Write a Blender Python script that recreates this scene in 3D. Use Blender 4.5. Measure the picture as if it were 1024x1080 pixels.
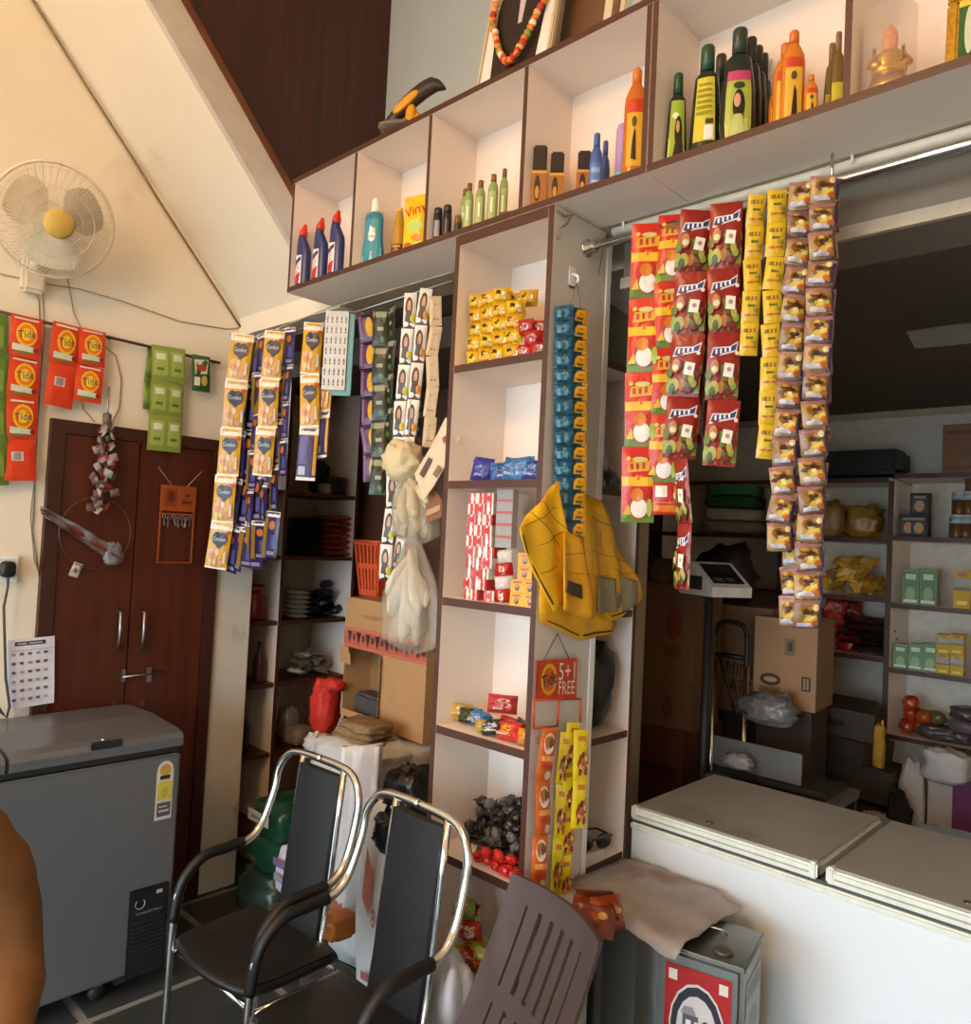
import bpy, bmesh, math, random
from mathutils import Vector, Matrix, noise
random.seed(7)
S = bpy.context.scene
COL = S.collection
for o in list(bpy.data.objects): bpy.data.objects.remove(o)

# ------------------------------------------------------------------ camera
H = 1.6
FPX = 816.25
YAW, PIT, ROL = (math.radians(v) for v in (43.507, 2.023, 2.783))
FW = Vector((-math.sin(YAW)*math.cos(PIT), math.cos(YAW)*math.cos(PIT), math.sin(PIT)))
_r = Vector((math.cos(YAW), math.sin(YAW), 0)); _u = _r.cross(FW)
RT = _r*math.cos(ROL) + _u*math.sin(ROL)
UP = _u*math.cos(ROL) - _r*math.sin(ROL)
CAM = Vector((0, 0, H))
cd = bpy.data.cameras.new('camera'); co = bpy.data.objects.new('camera', cd); COL.objects.link(co)
cd.sensor_fit = 'HORIZONTAL'; cd.sensor_width = 36; cd.lens = 36*FPX/1024
cd.clip_start = .02
m3 = Matrix((RT, UP, -FW)).transposed()
co.matrix_world = Matrix.Translation(CAM) @ m3.to_4x4()
S.camera = co

# ------------------------------------------------------------------ world, lamps, exposure
w = bpy.data.worlds.new('world'); S.world = w; w.use_nodes = True
bg = w.node_tree.nodes['Background']
bg.inputs[0].default_value = (.70, .87, 1.0, 1); bg.inputs[1].default_value = 10.0
def lamp(name, kind, loc, power, color, size=.1, aim=None, sy=None):
    l = bpy.data.lights.new(name, kind); l.energy = power; l.color = color
    if kind == 'AREA':
        l.size = size
        if sy: l.shape = 'RECTANGLE'; l.size_y = sy
    else: l.shadow_soft_size = size
    o = bpy.data.objects.new(name, l); COL.objects.link(o); o.location = loc
    if aim is not None: o.rotation_euler = (Vector(aim)-Vector(loc)).to_track_quat('-Z', 'Y').to_euler()
    return o
lamp('warm_fill_light', 'POINT', (-.95, -1.1, 3.3), 118, (1, .60, .30), .28)  # unseen point light, added to warm the upper walls and shelves
S.view_settings.view_transform = 'Standard'; S.view_settings.look = 'None'
S.view_settings.gamma = 1; S.view_settings.use_curve_mapping = False
S.view_settings.exposure = -0.12

# ------------------------------------------------------------------ pixel rays (1024 x 1080 photograph)
def ray(x, y): return FW + RT*((x-512)/FPX) - UP*((y-540)/FPX)
def onX(x, y, X): d = ray(x, y); return CAM + d*(X/d.x)
def onY(x, y, Y): d = ray(x, y); return CAM + d*(Y/d.y)
def onZ(x, y, Z): d = ray(x, y); return CAM + d*((Z-H)/d.z)
def ppm(p): return FPX/((Vector(p)-CAM).dot(FW))      # pixels per metre at a point

# ------------------------------------------------------------------ materials
def lin(h):
    if isinstance(h, str):
        h = h.lstrip('#'); h = [int(h[i:i+2], 16)/255 for i in (0, 2, 4)]
    return tuple(c/12.92 if c <= .04045 else ((c+.055)/1.055)**2.4 for c in h)
_mc = {}
def mat(c, rough=.5, metal=0, var=.10, bump=0, scale=30, alpha=1, trans=0, stretch=None, dirt=None, coat=0):
    key = (c, rough, metal, var, bump, scale, alpha, trans, stretch, dirt, coat)
    if key in _mc: return _mc[key]
    m = bpy.data.materials.new('paint_%s_%d' % (c.strip('#'), len(_mc))); m.use_nodes = True
    nt = m.node_tree; N = nt.nodes; L = nt.links; b = N['Principled BSDF']
    rgb = lin(c)
    b.inputs['Roughness'].default_value = rough; b.inputs['Metallic'].default_value = metal
    if coat: b.inputs['Coat Weight'].default_value = coat
    tc = N.new('ShaderNodeTexCoord'); src = tc.outputs['Object']
    if stretch:
        mp = N.new('ShaderNodeMapping'); mp.inputs['Scale'].default_value = stretch
        L.new(src, mp.inputs[0]); src = mp.outputs[0]
    nz = N.new('ShaderNodeTexNoise'); nz.inputs['Scale'].default_value = scale; nz.inputs['Detail'].default_value = 4
    L.new(src, nz.inputs['Vector'])
    mr = N.new('ShaderNodeMapRange'); mr.inputs[1].default_value = .25; mr.inputs[2].default_value = .75
    mr.inputs[3].default_value = 1-var; mr.inputs[4].default_value = 1+var
    L.new(nz.outputs[0], mr.inputs[0])
    mx = N.new('ShaderNodeMix'); mx.data_type = 'RGBA'; mx.blend_type = 'MULTIPLY'; mx.inputs[0].default_value = 1
    mx.inputs[6].default_value = (*rgb, 1); L.new(mr.outputs[0], mx.inputs[7])
    out = mx.outputs[2]
    if dirt:
        n2 = N.new('ShaderNodeTexNoise'); n2.inputs['Scale'].default_value = dirt[1]; n2.inputs['Detail'].default_value = 8
        L.new(tc.outputs['Object'], n2.inputs['Vector'])
        cr = N.new('ShaderNodeMapRange'); cr.inputs[1].default_value = dirt[2]; cr.inputs[2].default_value = dirt[2]+.12
        L.new(n2.outputs[0], cr.inputs[0])
        m2 = N.new('ShaderNodeMix'); m2.data_type = 'RGBA'
        L.new(cr.outputs[0], m2.inputs[0]); L.new(out, m2.inputs[6]); m2.inputs[7].default_value = (*lin(dirt[0]), 1)
        out = m2.outputs[2]
    L.new(out, b.inputs['Base Color'])
    if bump:
        bp = N.new('ShaderNodeBump'); bp.inputs['Strength'].default_value = bump; bp.inputs['Distance'].default_value = .004
        L.new(nz.outputs[0], bp.inputs['Height']); L.new(bp.outputs[0], b.inputs['Normal'])
    if alpha < 1: b.inputs['Alpha'].default_value = alpha
    if trans: b.inputs['Transmission Weight'].default_value = trans
    _mc[key] = m; return m
def foil(c, rough=.28, bump=.5): return mat(c, rough, 0, .06, bump, 60)
def print_(c): return mat(c, .35, 0, .05, .25, 60)
def metal(c, rough=.25): return mat(c, rough, 1, .06)
WOODGRAIN = (14, 14, 1)
DOORWOOD = mat('#4e1f0f', .38, 0, .34, .12, 3.5, stretch=(9, 9, .5))
PANELWOOD = mat('#3f190a', .42, 0, .4, .12, 3.5, stretch=(9, 9, .5))
CREAM = mat('#f0e1d4', .55, 0, .03, 0, 4)
BROWN = mat('#4a281d', .45, 0, .22, .1, 5, stretch=(2, 12, 12))
CHROME = metal('#d8d8d6', .14)
STEEL = metal('#9b9a96', .3)
BLACK = mat('#121213', .45, 0, .15, .15, 60)
WHITE = mat('#ececea', .45, 0, .04)
CARD = mat('#a97e51', .75, 0, .07, .1, 12)
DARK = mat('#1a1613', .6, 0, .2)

# ------------------------------------------------------------------ mesh builder
_tx = {}
def text_mesh(s):
    if s in _tx: return _tx[s]
    c = bpy.data.curves.new('lettering', 'FONT'); c.body = s; c.resolution_u = 2; c.align_x = 'CENTER'; c.align_y = 'CENTER'
    o = bpy.data.objects.new('lettering', c); COL.objects.link(o)
    dg = bpy.context.evaluated_depsgraph_get(); me = o.evaluated_get(dg).to_mesh()
    vs = [v.co.copy() for v in me.vertices]; fs = [tuple(p.vertices) for p in me.polygons]
    o.evaluated_get(dg).to_mesh_clear(); bpy.data.objects.remove(o); bpy.data.curves.remove(c)
    xs = [v.x for v in vs]; ys = [v.y for v in vs]
    cx, cy = (min(xs)+max(xs))/2, (min(ys)+max(ys))/2; wd = max(xs)-min(xs); hg = max(ys)-min(ys)
    _tx[s] = ([((v.x-cx)/wd, (v.y-cy)/wd) for v in vs], fs, hg/wd); return _tx[s]

class MB:
    def __init__(s): s.v = []; s.f = []; s.mi = []; s.m = []; s.M = None; s.sm = []
    def mid(s, m):
        if m not in s.m: s.m.append(m)
        return s.m.index(m)
    def add(s, vs, fs, m, smooth=False):
        b = len(s.v); i = s.mid(m)
        s.v += [(s.M @ Vector(v)) if s.M else Vector(v) for v in vs]
        for f in fs: s.f.append([b+k for k in f]); s.mi.append(i); s.sm.append(smooth)
        return s
    def box(s, x0, x1, y0, y1, z0, z1, m, front=None, face='-y', bev=0):
        if bev:
            bm = bmesh.new(); bmesh.ops.create_cube(bm, size=1)
            for v in bm.verts: v.co = Vector(((x0+x1)/2+v.co.x*(x1-x0), (y0+y1)/2+v.co.y*(y1-y0), (z0+z1)/2+v.co.z*(z1-z0)))
            bmesh.ops.bevel(bm, geom=list(bm.edges), offset=bev, segments=2, affect='EDGES')
            bm.verts.index_update(); s.add([v.co for v in bm.verts], [[v.index for v in f.verts] for f in bm.faces], m); bm.free(); return s
        v = [(x0,y0,z0),(x1,y0,z0),(x1,y1,z0),(x0,y1,z0),(x0,y0,z1),(x1,y0,z1),(x1,y1,z1),(x0,y1,z1)]
        fs = {'-z':(0,3,2,1),'+z':(4,5,6,7),'-y':(0,1,5,4),'+x':(1,2,6,5),'+y':(2,3,7,6),'-x':(3,0,4,7)}
        for k, f in fs.items(): s.add([v[i] for i in f], [(0,1,2,3)], front if (front and k in face) else m)
        return s
    def tube(s, pts, r, m, seg=8, closed=False, caps=True):
        pts = [Vector(p) for p in pts]; n = len(pts); vs = []; fs = []
        rr = r if isinstance(r, (list, tuple)) else [r]*n
        t0 = (pts[1]-pts[0]).normalized(); a = t0.orthogonal().normalized()
        for i, p in enumerate(pts):
            if closed: t = (pts[(i+1) % n]-pts[i-1]).normalized()
            else: t = (pts[min(i+1, n-1)]-pts[max(i-1, 0)]).normalized()
            a = (a - t*a.dot(t)).normalized(); b = t.cross(a)
            for k in range(seg):
                q = 2*math.pi*k/seg; vs.append(p + (a*math.cos(q)+b*math.sin(q))*rr[i])
        for i in range(n if closed else n-1):
            j = (i+1) % n
            for k in range(seg): k2 = (k+1) % seg; fs.append((i*seg+k, i*seg+k2, j*seg+k2, j*seg+k))
        if caps and not closed: fs += [tuple(range(seg))[::-1], tuple((n-1)*seg+k for k in range(seg))]
        return s.add(vs, fs, m, True)
    def lathe(s, prof, m, seg=16, sx=1, sy=1, c=(0,0,0)):
        vs = []; fs = []
        for r, z in prof:
            for k in range(seg):
                q = 2*math.pi*k/seg; vs.append((c[0]+r*sx*math.cos(q), c[1]+r*sy*math.sin(q), c[2]+z))
        for i in range(len(prof)-1):
            for k in range(seg): k2 = (k+1) % seg; fs.append((i*seg+k, i*seg+k2, (i+1)*seg+k2, (i+1)*seg+k))
        fs += [tuple(range(seg))[::-1], tuple((len(prof)-1)*seg+k for k in range(seg))]
        return s.add(vs, fs, m, True)
    def grid(s, fn, nu, nv, m, smooth=True, flip=False):
        vs = [fn(i/nu, j/nv) for j in range(nv+1) for i in range(nu+1)]; W = nu+1
        fs = [(j*W+i, j*W+i+1, (j+1)*W+i+1, (j+1)*W+i) for j in range(nv) for i in range(nu)]
        if flip: fs = [f[::-1] for f in fs]
        return s.add(vs, fs, m, smooth)
    def lump(s, c, size, m, amp=.15, freq=2.0, e=.7, nu=20, nv=12, seed=0, flat=0):
        sg = lambda x, p: math.copysign(abs(x)**p, x)
        def fn(u, v):
            a = u*2*math.pi; b = (v-.5)*math.pi
            d = Vector((sg(math.cos(b), e)*sg(math.cos(a), e), sg(math.cos(b), e)*sg(math.sin(a), e), sg(math.sin(b), e)))
            k = 1+amp*noise.noise(d*freq+Vector((seed*3.1, seed*1.7, seed)))+amp*.5*noise.noise(d*freq*2.7+Vector((seed, 5, 1)))-(amp*.9*abs(noise.noise(d*freq*1.9+Vector((3, seed, 1)))) if amp > .1 else 0)
            p = Vector((d.x*size[0]/2*k, d.y*size[1]/2*k, d.z*size[2]/2*(k if d.z > -.5 else 1)))
            return Vector(c)+p
        return s.grid(fn, nu, nv, m)
    def layers(s, surf, lay, eps=.0005):
        for n, l in enumerate(lay):
            e = eps*(n+1); k = l[0]; m = l[-1] if not isinstance(l[-1], str) else print_(l[-1])
            if k == 'e':
                _, cu, cv, ru, rv = l[:5]; vs = [surf(cu, cv, e)]; fs = []; sg = 16
                for q in (.5, 1):
                    for a in range(sg): t = 2*math.pi*a/sg; vs.append(surf(cu+ru*q*math.cos(t), cv+rv*q*math.sin(t), e))
                for a in range(sg):
                    b = (a+1) % sg; fs += [(0, 1+a, 1+b), (1+a, 1+sg+a, 1+sg+b, 1+b)]
                s.add(vs, fs, m)
            elif k == 'r':
                _, u0, v0, u1, v1 = l[:5]
                s.grid(lambda u, v: surf(u0+(u1-u0)*u, v0+(v1-v0)*v, e), 5, 4, m, False)
            elif k == 'p':
                pts = l[1]; q = []
                for i in range(len(pts)):
                    a, b = pts[i], pts[(i+1) % len(pts)]; q += [a, ((a[0]+b[0])/2, (a[1]+b[1])/2)]
                cu = sum(p[0] for p in pts)/len(pts); cv = sum(p[1] for p in pts)/len(pts)
                vs = [surf(cu, cv, e)]+[surf(*p, e) for p in q]
                s.add(vs, [(0, 1+i, 1+(i+1) % len(q)) for i in range(len(q))], m)
            elif k == 't':   # text, cu, cv, width, aspect (v units per u unit), rotation
                _, st, cu, cv, wd, asp, rot = l[:7]; vv, ff, hg = text_mesh(st)
                ca, sa = math.cos(math.radians(rot)), math.sin(math.radians(rot))
                s.add([surf(cu+(x*ca-y*sa)*wd, cv+(x*sa+y*ca)*wd*asp, e+.0004) for x, y in vv], ff, m)
        return s
    def mesh(s, name):
        me = bpy.data.meshes.new(name); me.from_pydata([tuple(v) for v in s.v], [], s.f)
        for m in s.m: me.materials.append(m)
        me.polygons.foreach_set('material_index', s.mi); me.polygons.foreach_set('use_smooth', s.sm)
        me.update(); return me
    def build(s, name, parent=None, loc=None, rot=None, **tags):
        return place(name, s.mesh(name), parent, loc, rot, **tags)

def tag(o, label=None, cat=None, group=None, kind=None):
    if label: o['label'] = label
    if cat: o['category'] = cat
    if group: o['group'] = group
    if kind: o['kind'] = kind
    return o
def place(name, me, parent=None, loc=None, rot=None, mw=None, **tags):
    o = bpy.data.objects.new(name, me); COL.objects.link(o)
    if parent: o.parent = parent
    if loc is not None: o.location = loc
    if rot is not None: o.rotation_euler = rot
    if mw is not None: o.matrix_local = mw
    return tag(o, **tags)
def thing(name, label, cat, loc=(0, 0, 0), rotz=0, group=None):
    o = place(name, None, None, loc, (0, 0, rotz), label=label, cat=cat, group=group); o.empty_display_size = .05; return o
def struct(name, mb, parent=None): return mb.build(name, parent, kind='structure')
def bx(*a, **k): return MB().box(*a, **k)
R = math.radians
U = random.uniform
def front_matrix(loc, yaw, zdir=(0, 0, 1)):   # local -Y looks along yaw (0 = -Y, 90 = +X)
    z = Vector(zdir).normalized(); f = Vector((math.sin(R(yaw)), -math.cos(R(yaw)), 0))
    y = -(f - z*f.dot(z)).normalized(); x = y.cross(z)
    m = Matrix((x, y, z)).transposed().to_4x4(); m.translation = Vector(loc); return m

# ------------------------------------------------------------------ packs
_pk = {}
def pouch(w, h, d, base, lay=(), crimp=.05, wr=.0012, seed=1, back=None, nu=8, nv=10, fq=1):
    key = (round(w, 3), round(h, 3), round(d, 3), base, str(lay), crimp, wr, seed, back, nu, nv, fq)
    if key in _pk: return _pk[key]
    def f(u, v):
        a = max(0, 1-abs(2*u)**2.6); b = max(0, 1-(abs(2*v)/(1-2*crimp))**3.2) if abs(2*v) < 1-2*crimp else 0
        n = noise.noise(Vector((u*4*fq+seed, v*5*fq, seed*.7)))
        return d/2*a**.6*b**.6 + wr*n*(.4+min(1, 3*b))
    mb = MB(); bm_ = base if not isinstance(base, str) else foil(base)
    front = lambda u, v, e=0: Vector((u*w*(1-.05*max(0, f(u, v))/max(d, 1e-4)), -(f(u, v)+e), v*h))
    bk = lambda u, v: Vector((u*w, max(f(u, v), .0004), v*h))
    mb.grid(lambda a, b: front(a-.5, b-.5), nu, nv, bm_)
    mb.grid(lambda a, b: bk(a-.5, b-.5), nu, nv, (foil(back) if back else bm_), flip=True)
    mb.layers(front, lay)
    _pk[key] = mb.mesh('sachet'); return _pk[key]
def busy(seed, n, u0, v0, u1, v1, cols, r):
    q = random.Random(seed); return tuple(('e', q.uniform(u0, u1), q.uniform(v0, v1), r*q.uniform(.5, 1.2), r*q.uniform(.4, .9), cols[k % len(cols)]) for k in range(n))
def carton(w, d, h, base, lay=(), side=None, top=None, laytop=(), layside=(), rough=.6):
    """box standing on z=0, print on the -Y face, side print on +X"""
    key = ('c', w, d, h, base, str(lay), side, top, str(laytop), str(layside))
    if key in _pk: return _pk[key]
    M_ = lambda c: c if not isinstance(c, str) else mat(c, rough, 0, .05, .08, 20)
    mb = MB(); b = M_(base)
    mb.box(-w/2, w/2, -d/2, d/2, 0, h, b)
    if side: mb.box(w/2-.0005, w/2+.0004, -d/2, d/2, 0, h, M_(side))
    if top: mb.box(-w/2, w/2, -d/2, d/2, h-.0005, h+.0004, M_(top))
    mb.layers(lambda u, v, e: Vector((u*w, -d/2-e, (v+.5)*h)), lay)
    mb.layers(lambda u, v, e: Vector((w/2+.0004+e, u*d, (v+.5)*h)), layside)
    mb.layers(lambda u, v, e: Vector((u*w, v*d, h+.0004+e)), laytop)
    _pk[key] = mb.mesh('carton'); return _pk[key]
def strip(name, label, cat, group, top, bot, meshes, yaw, jit=6, part='sachet', hook=None):
    """a hanging strip of joined sachets; meshes is a list top to bottom, heights from the spacing"""
    top, bot = Vector(top), Vector(bot); t = thing(name, label, cat, top, 0, group); n = len(meshes); d = (bot-top)/n
    for i, me in enumerate(meshes):
        o = place(part, me, t); o.matrix_local = front_matrix(d*(i+.5), yaw+U(-jit, jit), -d+Vector((U(-.01, .01), U(-.01, .01), 0)))
    return t
# ================================================================== SETTING
XL = -3.2          # left wall face
YS = 1.5           # shelf fronts
XP0, XP1 = -1.585, -1.235   # shelf pillar
PAINT = mat('#efe4cf', .7, 0, .03, .05, 5, dirt=('#c9b592', 1.3, .66))
OLDWHITE = mat('#d9d4c6', .7, 0, .06, .1, 7, dirt=('#8f8672', 4, .62))
PLASTER = mat('#cfc4b8', .8, 0, .08, .2, 14, dirt=('#6d4526', 5, .68))
GREYWALL = mat('#b9c2c4', .75, 0, .04, .08, 6)
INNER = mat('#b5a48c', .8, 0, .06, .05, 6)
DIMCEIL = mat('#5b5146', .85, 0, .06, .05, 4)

fl = struct('floor', bx(-4.6, 2.4, -2.6, 4.3, -.12, -.004, mat('#8e8c86', .8, 0, .1, .2, 40)))
tw = .55; tme = MB().box(-tw/2+.014, tw/2-.014, -tw/2+.014, tw/2-.014, -.03, 0, mat('#3e4140', .42, 0, .18, .06, 9), bev=.003).mesh('floor_slab')
for i in range(-4, 9):
    for j in range(-7, 6):
        x, y = -2.335+i*tw, 1.285+j*tw
        if -4.4 < x < 2.2 and -2.4 < y < 4.1: place('floor_slab', tme, fl, (x, y, 0))

wl = MB().box(XL-.13, XL, -2.6, 1.664, 0, 4.05, PAINT)
struct('wall_left', wl)
struct('trim_1', MB().box(XL-.13, XL+.012, 1.665, 1.845, 0, 2.46, OLDWHITE, bev=.006))      # white pier at the wall's end
struct('trim_2', MB().box(XL-.13, XL, 1.664, 1.845, 2.46, 4.05, PAINT))
struct('ceiling', bx(-3.4, 2.4, -2.6, 2.1, 4.05, 4.2, mat('#e8dcc6', .8, 0, .03)))
struct('light_block_front', bx(-3.4, 2.4, -2.75, -2.6, 2.35, 4.05, PAINT))            # unseen band behind the camera, added to let daylight in only low down
struct('light_block_front_lower', bx(.75, 2.4, -2.75, -2.6, 0, 2.35, PAINT))  # unseen panel, added to narrow the daylight opening on the right
struct('ground', bx(-12, 12, -14, -2.6, -.15, -.02, mat('#b3aca0', .9, 0, .1, .2, 6)))
struct('light_block_right', bx(2.2, 2.35, -2.6, 4.3, 0, 4.05, PAINT))  # unseen wall, added so that the inner room stays dark
# staircase above: sloping soffit along the left wall, plastered side band and veneer panelling over it
st = tag(thing('staircase', None, None), kind='structure')
XS = -2.6
zs = lambda y: 2.70-1.09*(y-1.56)
def slab(y0, y1, off0, off1, x0, x1, m):
    mb = MB(); v = []
    for y in (y0, y1):
        for x in (x0, x1): v += [(x, y, zs(y)+off0), (x, y, zs(y)+off1)]
    mb.add(v, [(0,2,3,1),(4,5,7,6),(0,4,6,2),(1,3,7,5),(0,1,5,4),(2,6,7,3)], m); return mb
slab(.3, 1.755, 0, .14, XL, XS, PAINT).build('soffit', st)
slab(.3, 1.70, -.002, .165, XS, XS+.025, PLASTER).build('side_band', st)
slab(.3, 1.70, .165, .20, XS-.02, XS+.034, mat('#6b3b1b', .5, 0, .25, .1, 12)).build('wood_moulding', st)
vb = MB()
vb.add([(XS, .55, zs(.55)+.2), (XS, 1.56, zs(1.56)+.2), (XS, 2.03, zs(1.56)+.2), (XS, 2.03, 4.05), (XS, .55, 4.05)], [(0,1,2,3,4)], PANELWOOD)
vb.add([(XS-.03, .55, zs(.55)+.2), (XS-.03, 1.56, zs(1.56)+.2), (XS-.03, 2.03, zs(1.56)+.2), (XS-.03, 2.03, 4.05), (XS-.03, .55, 4.05)], [(4,3,2,1,0)], PANELWOOD)
vb.build('veneer_panel', st)
struct('wall_upper', bx(XS, 2.2, 2.0, 2.12, 2.86, 4.05, GREYWALL))
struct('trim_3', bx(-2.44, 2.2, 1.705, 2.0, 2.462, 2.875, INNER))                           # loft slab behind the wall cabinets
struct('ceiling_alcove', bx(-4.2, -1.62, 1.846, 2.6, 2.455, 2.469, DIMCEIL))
struct('trim_4', bx(XL-.1, -2.44, 1.71, 1.846, 2.455, 2.75, PAINT))
# lintel over the serving opening, inner room shell
struct('trim_5', bx(-1.22, 2.2, 1.80, 1.99, 2.32, 2.47, mat('#857a6d', .8, 0, .08, .1, 10)))
struct('trim_6', bx(-1.22, 2.2, 1.785, 1.80, 2.315, 2.345, mat('#bfb19a', .6)))
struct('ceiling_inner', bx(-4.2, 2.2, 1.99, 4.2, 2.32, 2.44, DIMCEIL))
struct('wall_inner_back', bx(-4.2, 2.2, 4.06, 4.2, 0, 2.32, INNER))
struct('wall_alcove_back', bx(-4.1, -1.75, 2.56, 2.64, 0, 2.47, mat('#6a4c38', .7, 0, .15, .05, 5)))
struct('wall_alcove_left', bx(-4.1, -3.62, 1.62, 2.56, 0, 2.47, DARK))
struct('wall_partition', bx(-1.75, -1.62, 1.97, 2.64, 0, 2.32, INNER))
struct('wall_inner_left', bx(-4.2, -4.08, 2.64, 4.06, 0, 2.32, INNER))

# ------------------------------------------------------------------ wall cabinets (open pigeonholes)
def board(mb, x0, x1, y0, y1, z0, z1, face='-y', m=None): mb.box(x0, x1, y0, y1, z0, z1, m or CREAM, BROWN, face); return mb
def pigeon(name, label, x0, x1, divs, y0, y1, z0, z1, t=.018):
    c = thing(name, label, 'cabinet', ((x0+x1)/2, y1, z0)); o = Vector(c.location)
    def part(n, *a, **k):
        mb = MB(); mb.M = Matrix.Translation(-o); board(mb, *a, **k); return mb.build(n, c)
    part('bottom_board', x0, x1, y0, y1, z0, z0+t); part('top_board', x0, x1, y0, y1, z1-t, z1)
    part('back_panel', x0, x1, y1-.006, y1, z0+t, z1-t, face='')
    for i, d in enumerate(divs): part('divider', d-.007, d+.007, y0+.001, y1-.006, z0+t, z1-t)
    return c
ZB, ZT = 2.462, 2.882
pigeon('wall_cabinet', 'long cream pigeonhole cabinet with brown edges holding cleaner and green bottles', -2.474, -.968, (-2.467, -2.095, -1.729, -1.352, -.976), YS, 1.70, ZB, ZT)
pigeon('wall_cabinet', 'cream pigeonhole cabinet with hair oil bottles and golden idol', -.966, .45, (-.958, -.527, -.10, .32, .443), YS, 1.70, ZB, ZT)

# ------------------------------------------------------------------ shelf pillar
pz = (2.086, 1.759, 1.433, 1.078, .742, .435)
sp = thing('shelf_pillar', 'tall narrow cream shelf tower with brown edges full of sweets packets', 'shelf', ((XP0+XP1)/2, 1.73, 0)); so = Vector(sp.location)
def spart(n, *a, **k):
    mb = MB(); mb.M = Matrix.Translation(-so); board(mb, *a, **k); return mb.build(n, sp)
LAM = mat('#d8d0c6', .5, 0, .03, 0, 4)
spart('side_panel', XP0-.009, XP0+.009, YS+.002, 1.735, 0, 2.46)
spart('side_panel', XP1-.018, XP1, YS+.002, 1.735, 0, 2.46, m=LAM)
spart('back_panel', XP0+.009, XP1-.018, 1.727, 1.735, 0, 2.46, face='')
spart('top_board', XP0+.009, XP1-.018, YS, 1.735, 2.43, 2.46)
for z in pz: spart('shelf_board', XP0+.009, XP1-.018, YS+.003, 1.727, z-.022, z)
spart('shelf_board', XP0+.009, XP1-.018, YS+.003, 1.727, .06, .08)
# second unit on the pillar's inner side, open towards the counter
iu = thing('side_shelf', 'narrow cream side shelf behind the pillar opening towards the white freezer', 'shelf', (-1.4, 1.85, 0)); io = Vector(iu.location)
def ipart(n, *a, **k):
    mb = MB(); mb.M = Matrix.Translation(-io); mb.box(*a, **k); return mb.build(n, iu)
BRF = dict(front=BROWN, face='+x')
ipart('side_panel', -1.61, XP1+.004, 1.737, 1.757, 0, 2.44, WHITE)
ipart('side_panel', -1.61, XP1, 1.944, 1.962, 0, 2.44, CREAM, **BRF)
ipart('back_panel', -1.62, -1.61, 1.737, 1.962, 0, 2.44, CREAM)
for z in (2.114, 1.76, 1.415, 1.069, .723, .40): ipart('shelf_board', -1.61, XP1-.002, 1.757, 1.944, z-.02, z, CREAM, **BRF)

# ------------------------------------------------------------------ cupboard door in the left wall
dr = tag(thing('door_1', None, None, (XL, 1.3, 0)), kind='structure')
def dpart(n, mb, parent=None):
    p = parent or dr; mb2 = mb; off = Matrix.Translation(-Vector((XL, 1.3, 0)))
    mb2.v = [off @ v for v in mb2.v]; o = mb2.build(n, p); return o
DY0, DY1, DZ = .965, 1.66, 1.975
FR = mat('#3a1a0e', .5, 0, .25, .1, 8)
dpart('door_frame', MB().box(XL, XL+.03, DY0, DY0+.05, 0, DZ, FR).box(XL, XL+.03, DY1-.05, DY1, 0, DZ, FR).box(XL, XL+.03, DY0+.05, DY1-.05, DZ-.05, DZ, FR))
ym = onX(140, 600, XL+.02).y
l1 = dpart('door_leaf', MB().box(XL+.002, XL+.022, DY0+.052, ym-.003, .03, DZ-.052, DOORWOOD, bev=.002))
l2 = dpart('door_leaf', MB().box(XL+.002, XL+.022, ym+.003, DY1-.052, .03, DZ-.052, DOORWOOD, bev=.002))
def dsub(n, mb, l): mb.v = [Matrix.Translation(-Vector((XL, 1.3, 0))) @ v for v in mb.v]; return mb.build(n, l)
for l, px in ((l1, 124), (l2, 149)):
    p0, p1 = onX(px+.5, 643, XL+.022), onX(px-2, 685, XL+.022)
    dsub('handle', MB().tube([p0, p0+Vector((.03, 0, -.01)), (p0+p1)/2+Vector((.035, 0, 0)), p1+Vector((.03, 0, .01)), p1], .007, STEEL), l)
    q = onX(px-4 if l is l1 else px+1, 742, XL+.022); dsub('hinge_plate', MB().box(XL+.022, XL+.025, q.y-.008, q.y+.008, q.z-.012, q.z+.012, metal('#8a6a3c', .5)), l)
p = onX(136, 713, XL+.022)
bo = dsub('bolt', MB().tube([p+Vector((.012, -.03, 0)), p+Vector((.012, .13, .004))], .005, STEEL).box(XL+.022, XL+.036, p.y+.065, p.y+.085, p.z-.03, p.z+.03, STEEL), l2)
dsub('bolt_catch', MB().box(XL+.022, XL+.034, p.y-.034, p.y-.018, p.z-.02, p.z+.03, STEEL), l1)

# ------------------------------------------------------------------ alcove shelves on the continuing left wall (open towards +X)
al = thing('alcove_shelf', 'dim brown shelving in the alcove beside the white pier, full of bundles', 'shelf', (-3.4, 2.1, 0)); ao = Vector(al.location)
def apart(n, *a, **k):
    mb = MB(); mb.M = Matrix.Translation(-ao); mb.box(*a, **k); return mb.build(n, al)
AX0, AX1 = -3.58, -3.25
apart('back_panel', AX0-.02, AX0, 1.70, 2.5, 0, 2.4, mat('#b8a894', .6))
AY = (1.70, 2.035, 2.452)
for y in AY: apart('side_panel', AX0, AX1, y-.01, y+.01, 0, 2.4, CREAM, **BRF)
AZ = (1.79, 1.475, 1.163, .87, .54, .2)
for z in AZ:
    for y0, y1 in zip(AY, AY[1:]): apart('shelf_board', AX0, AX1-.004, y0+.01, y1-.01, z-.02, z, BROWN)

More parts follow.
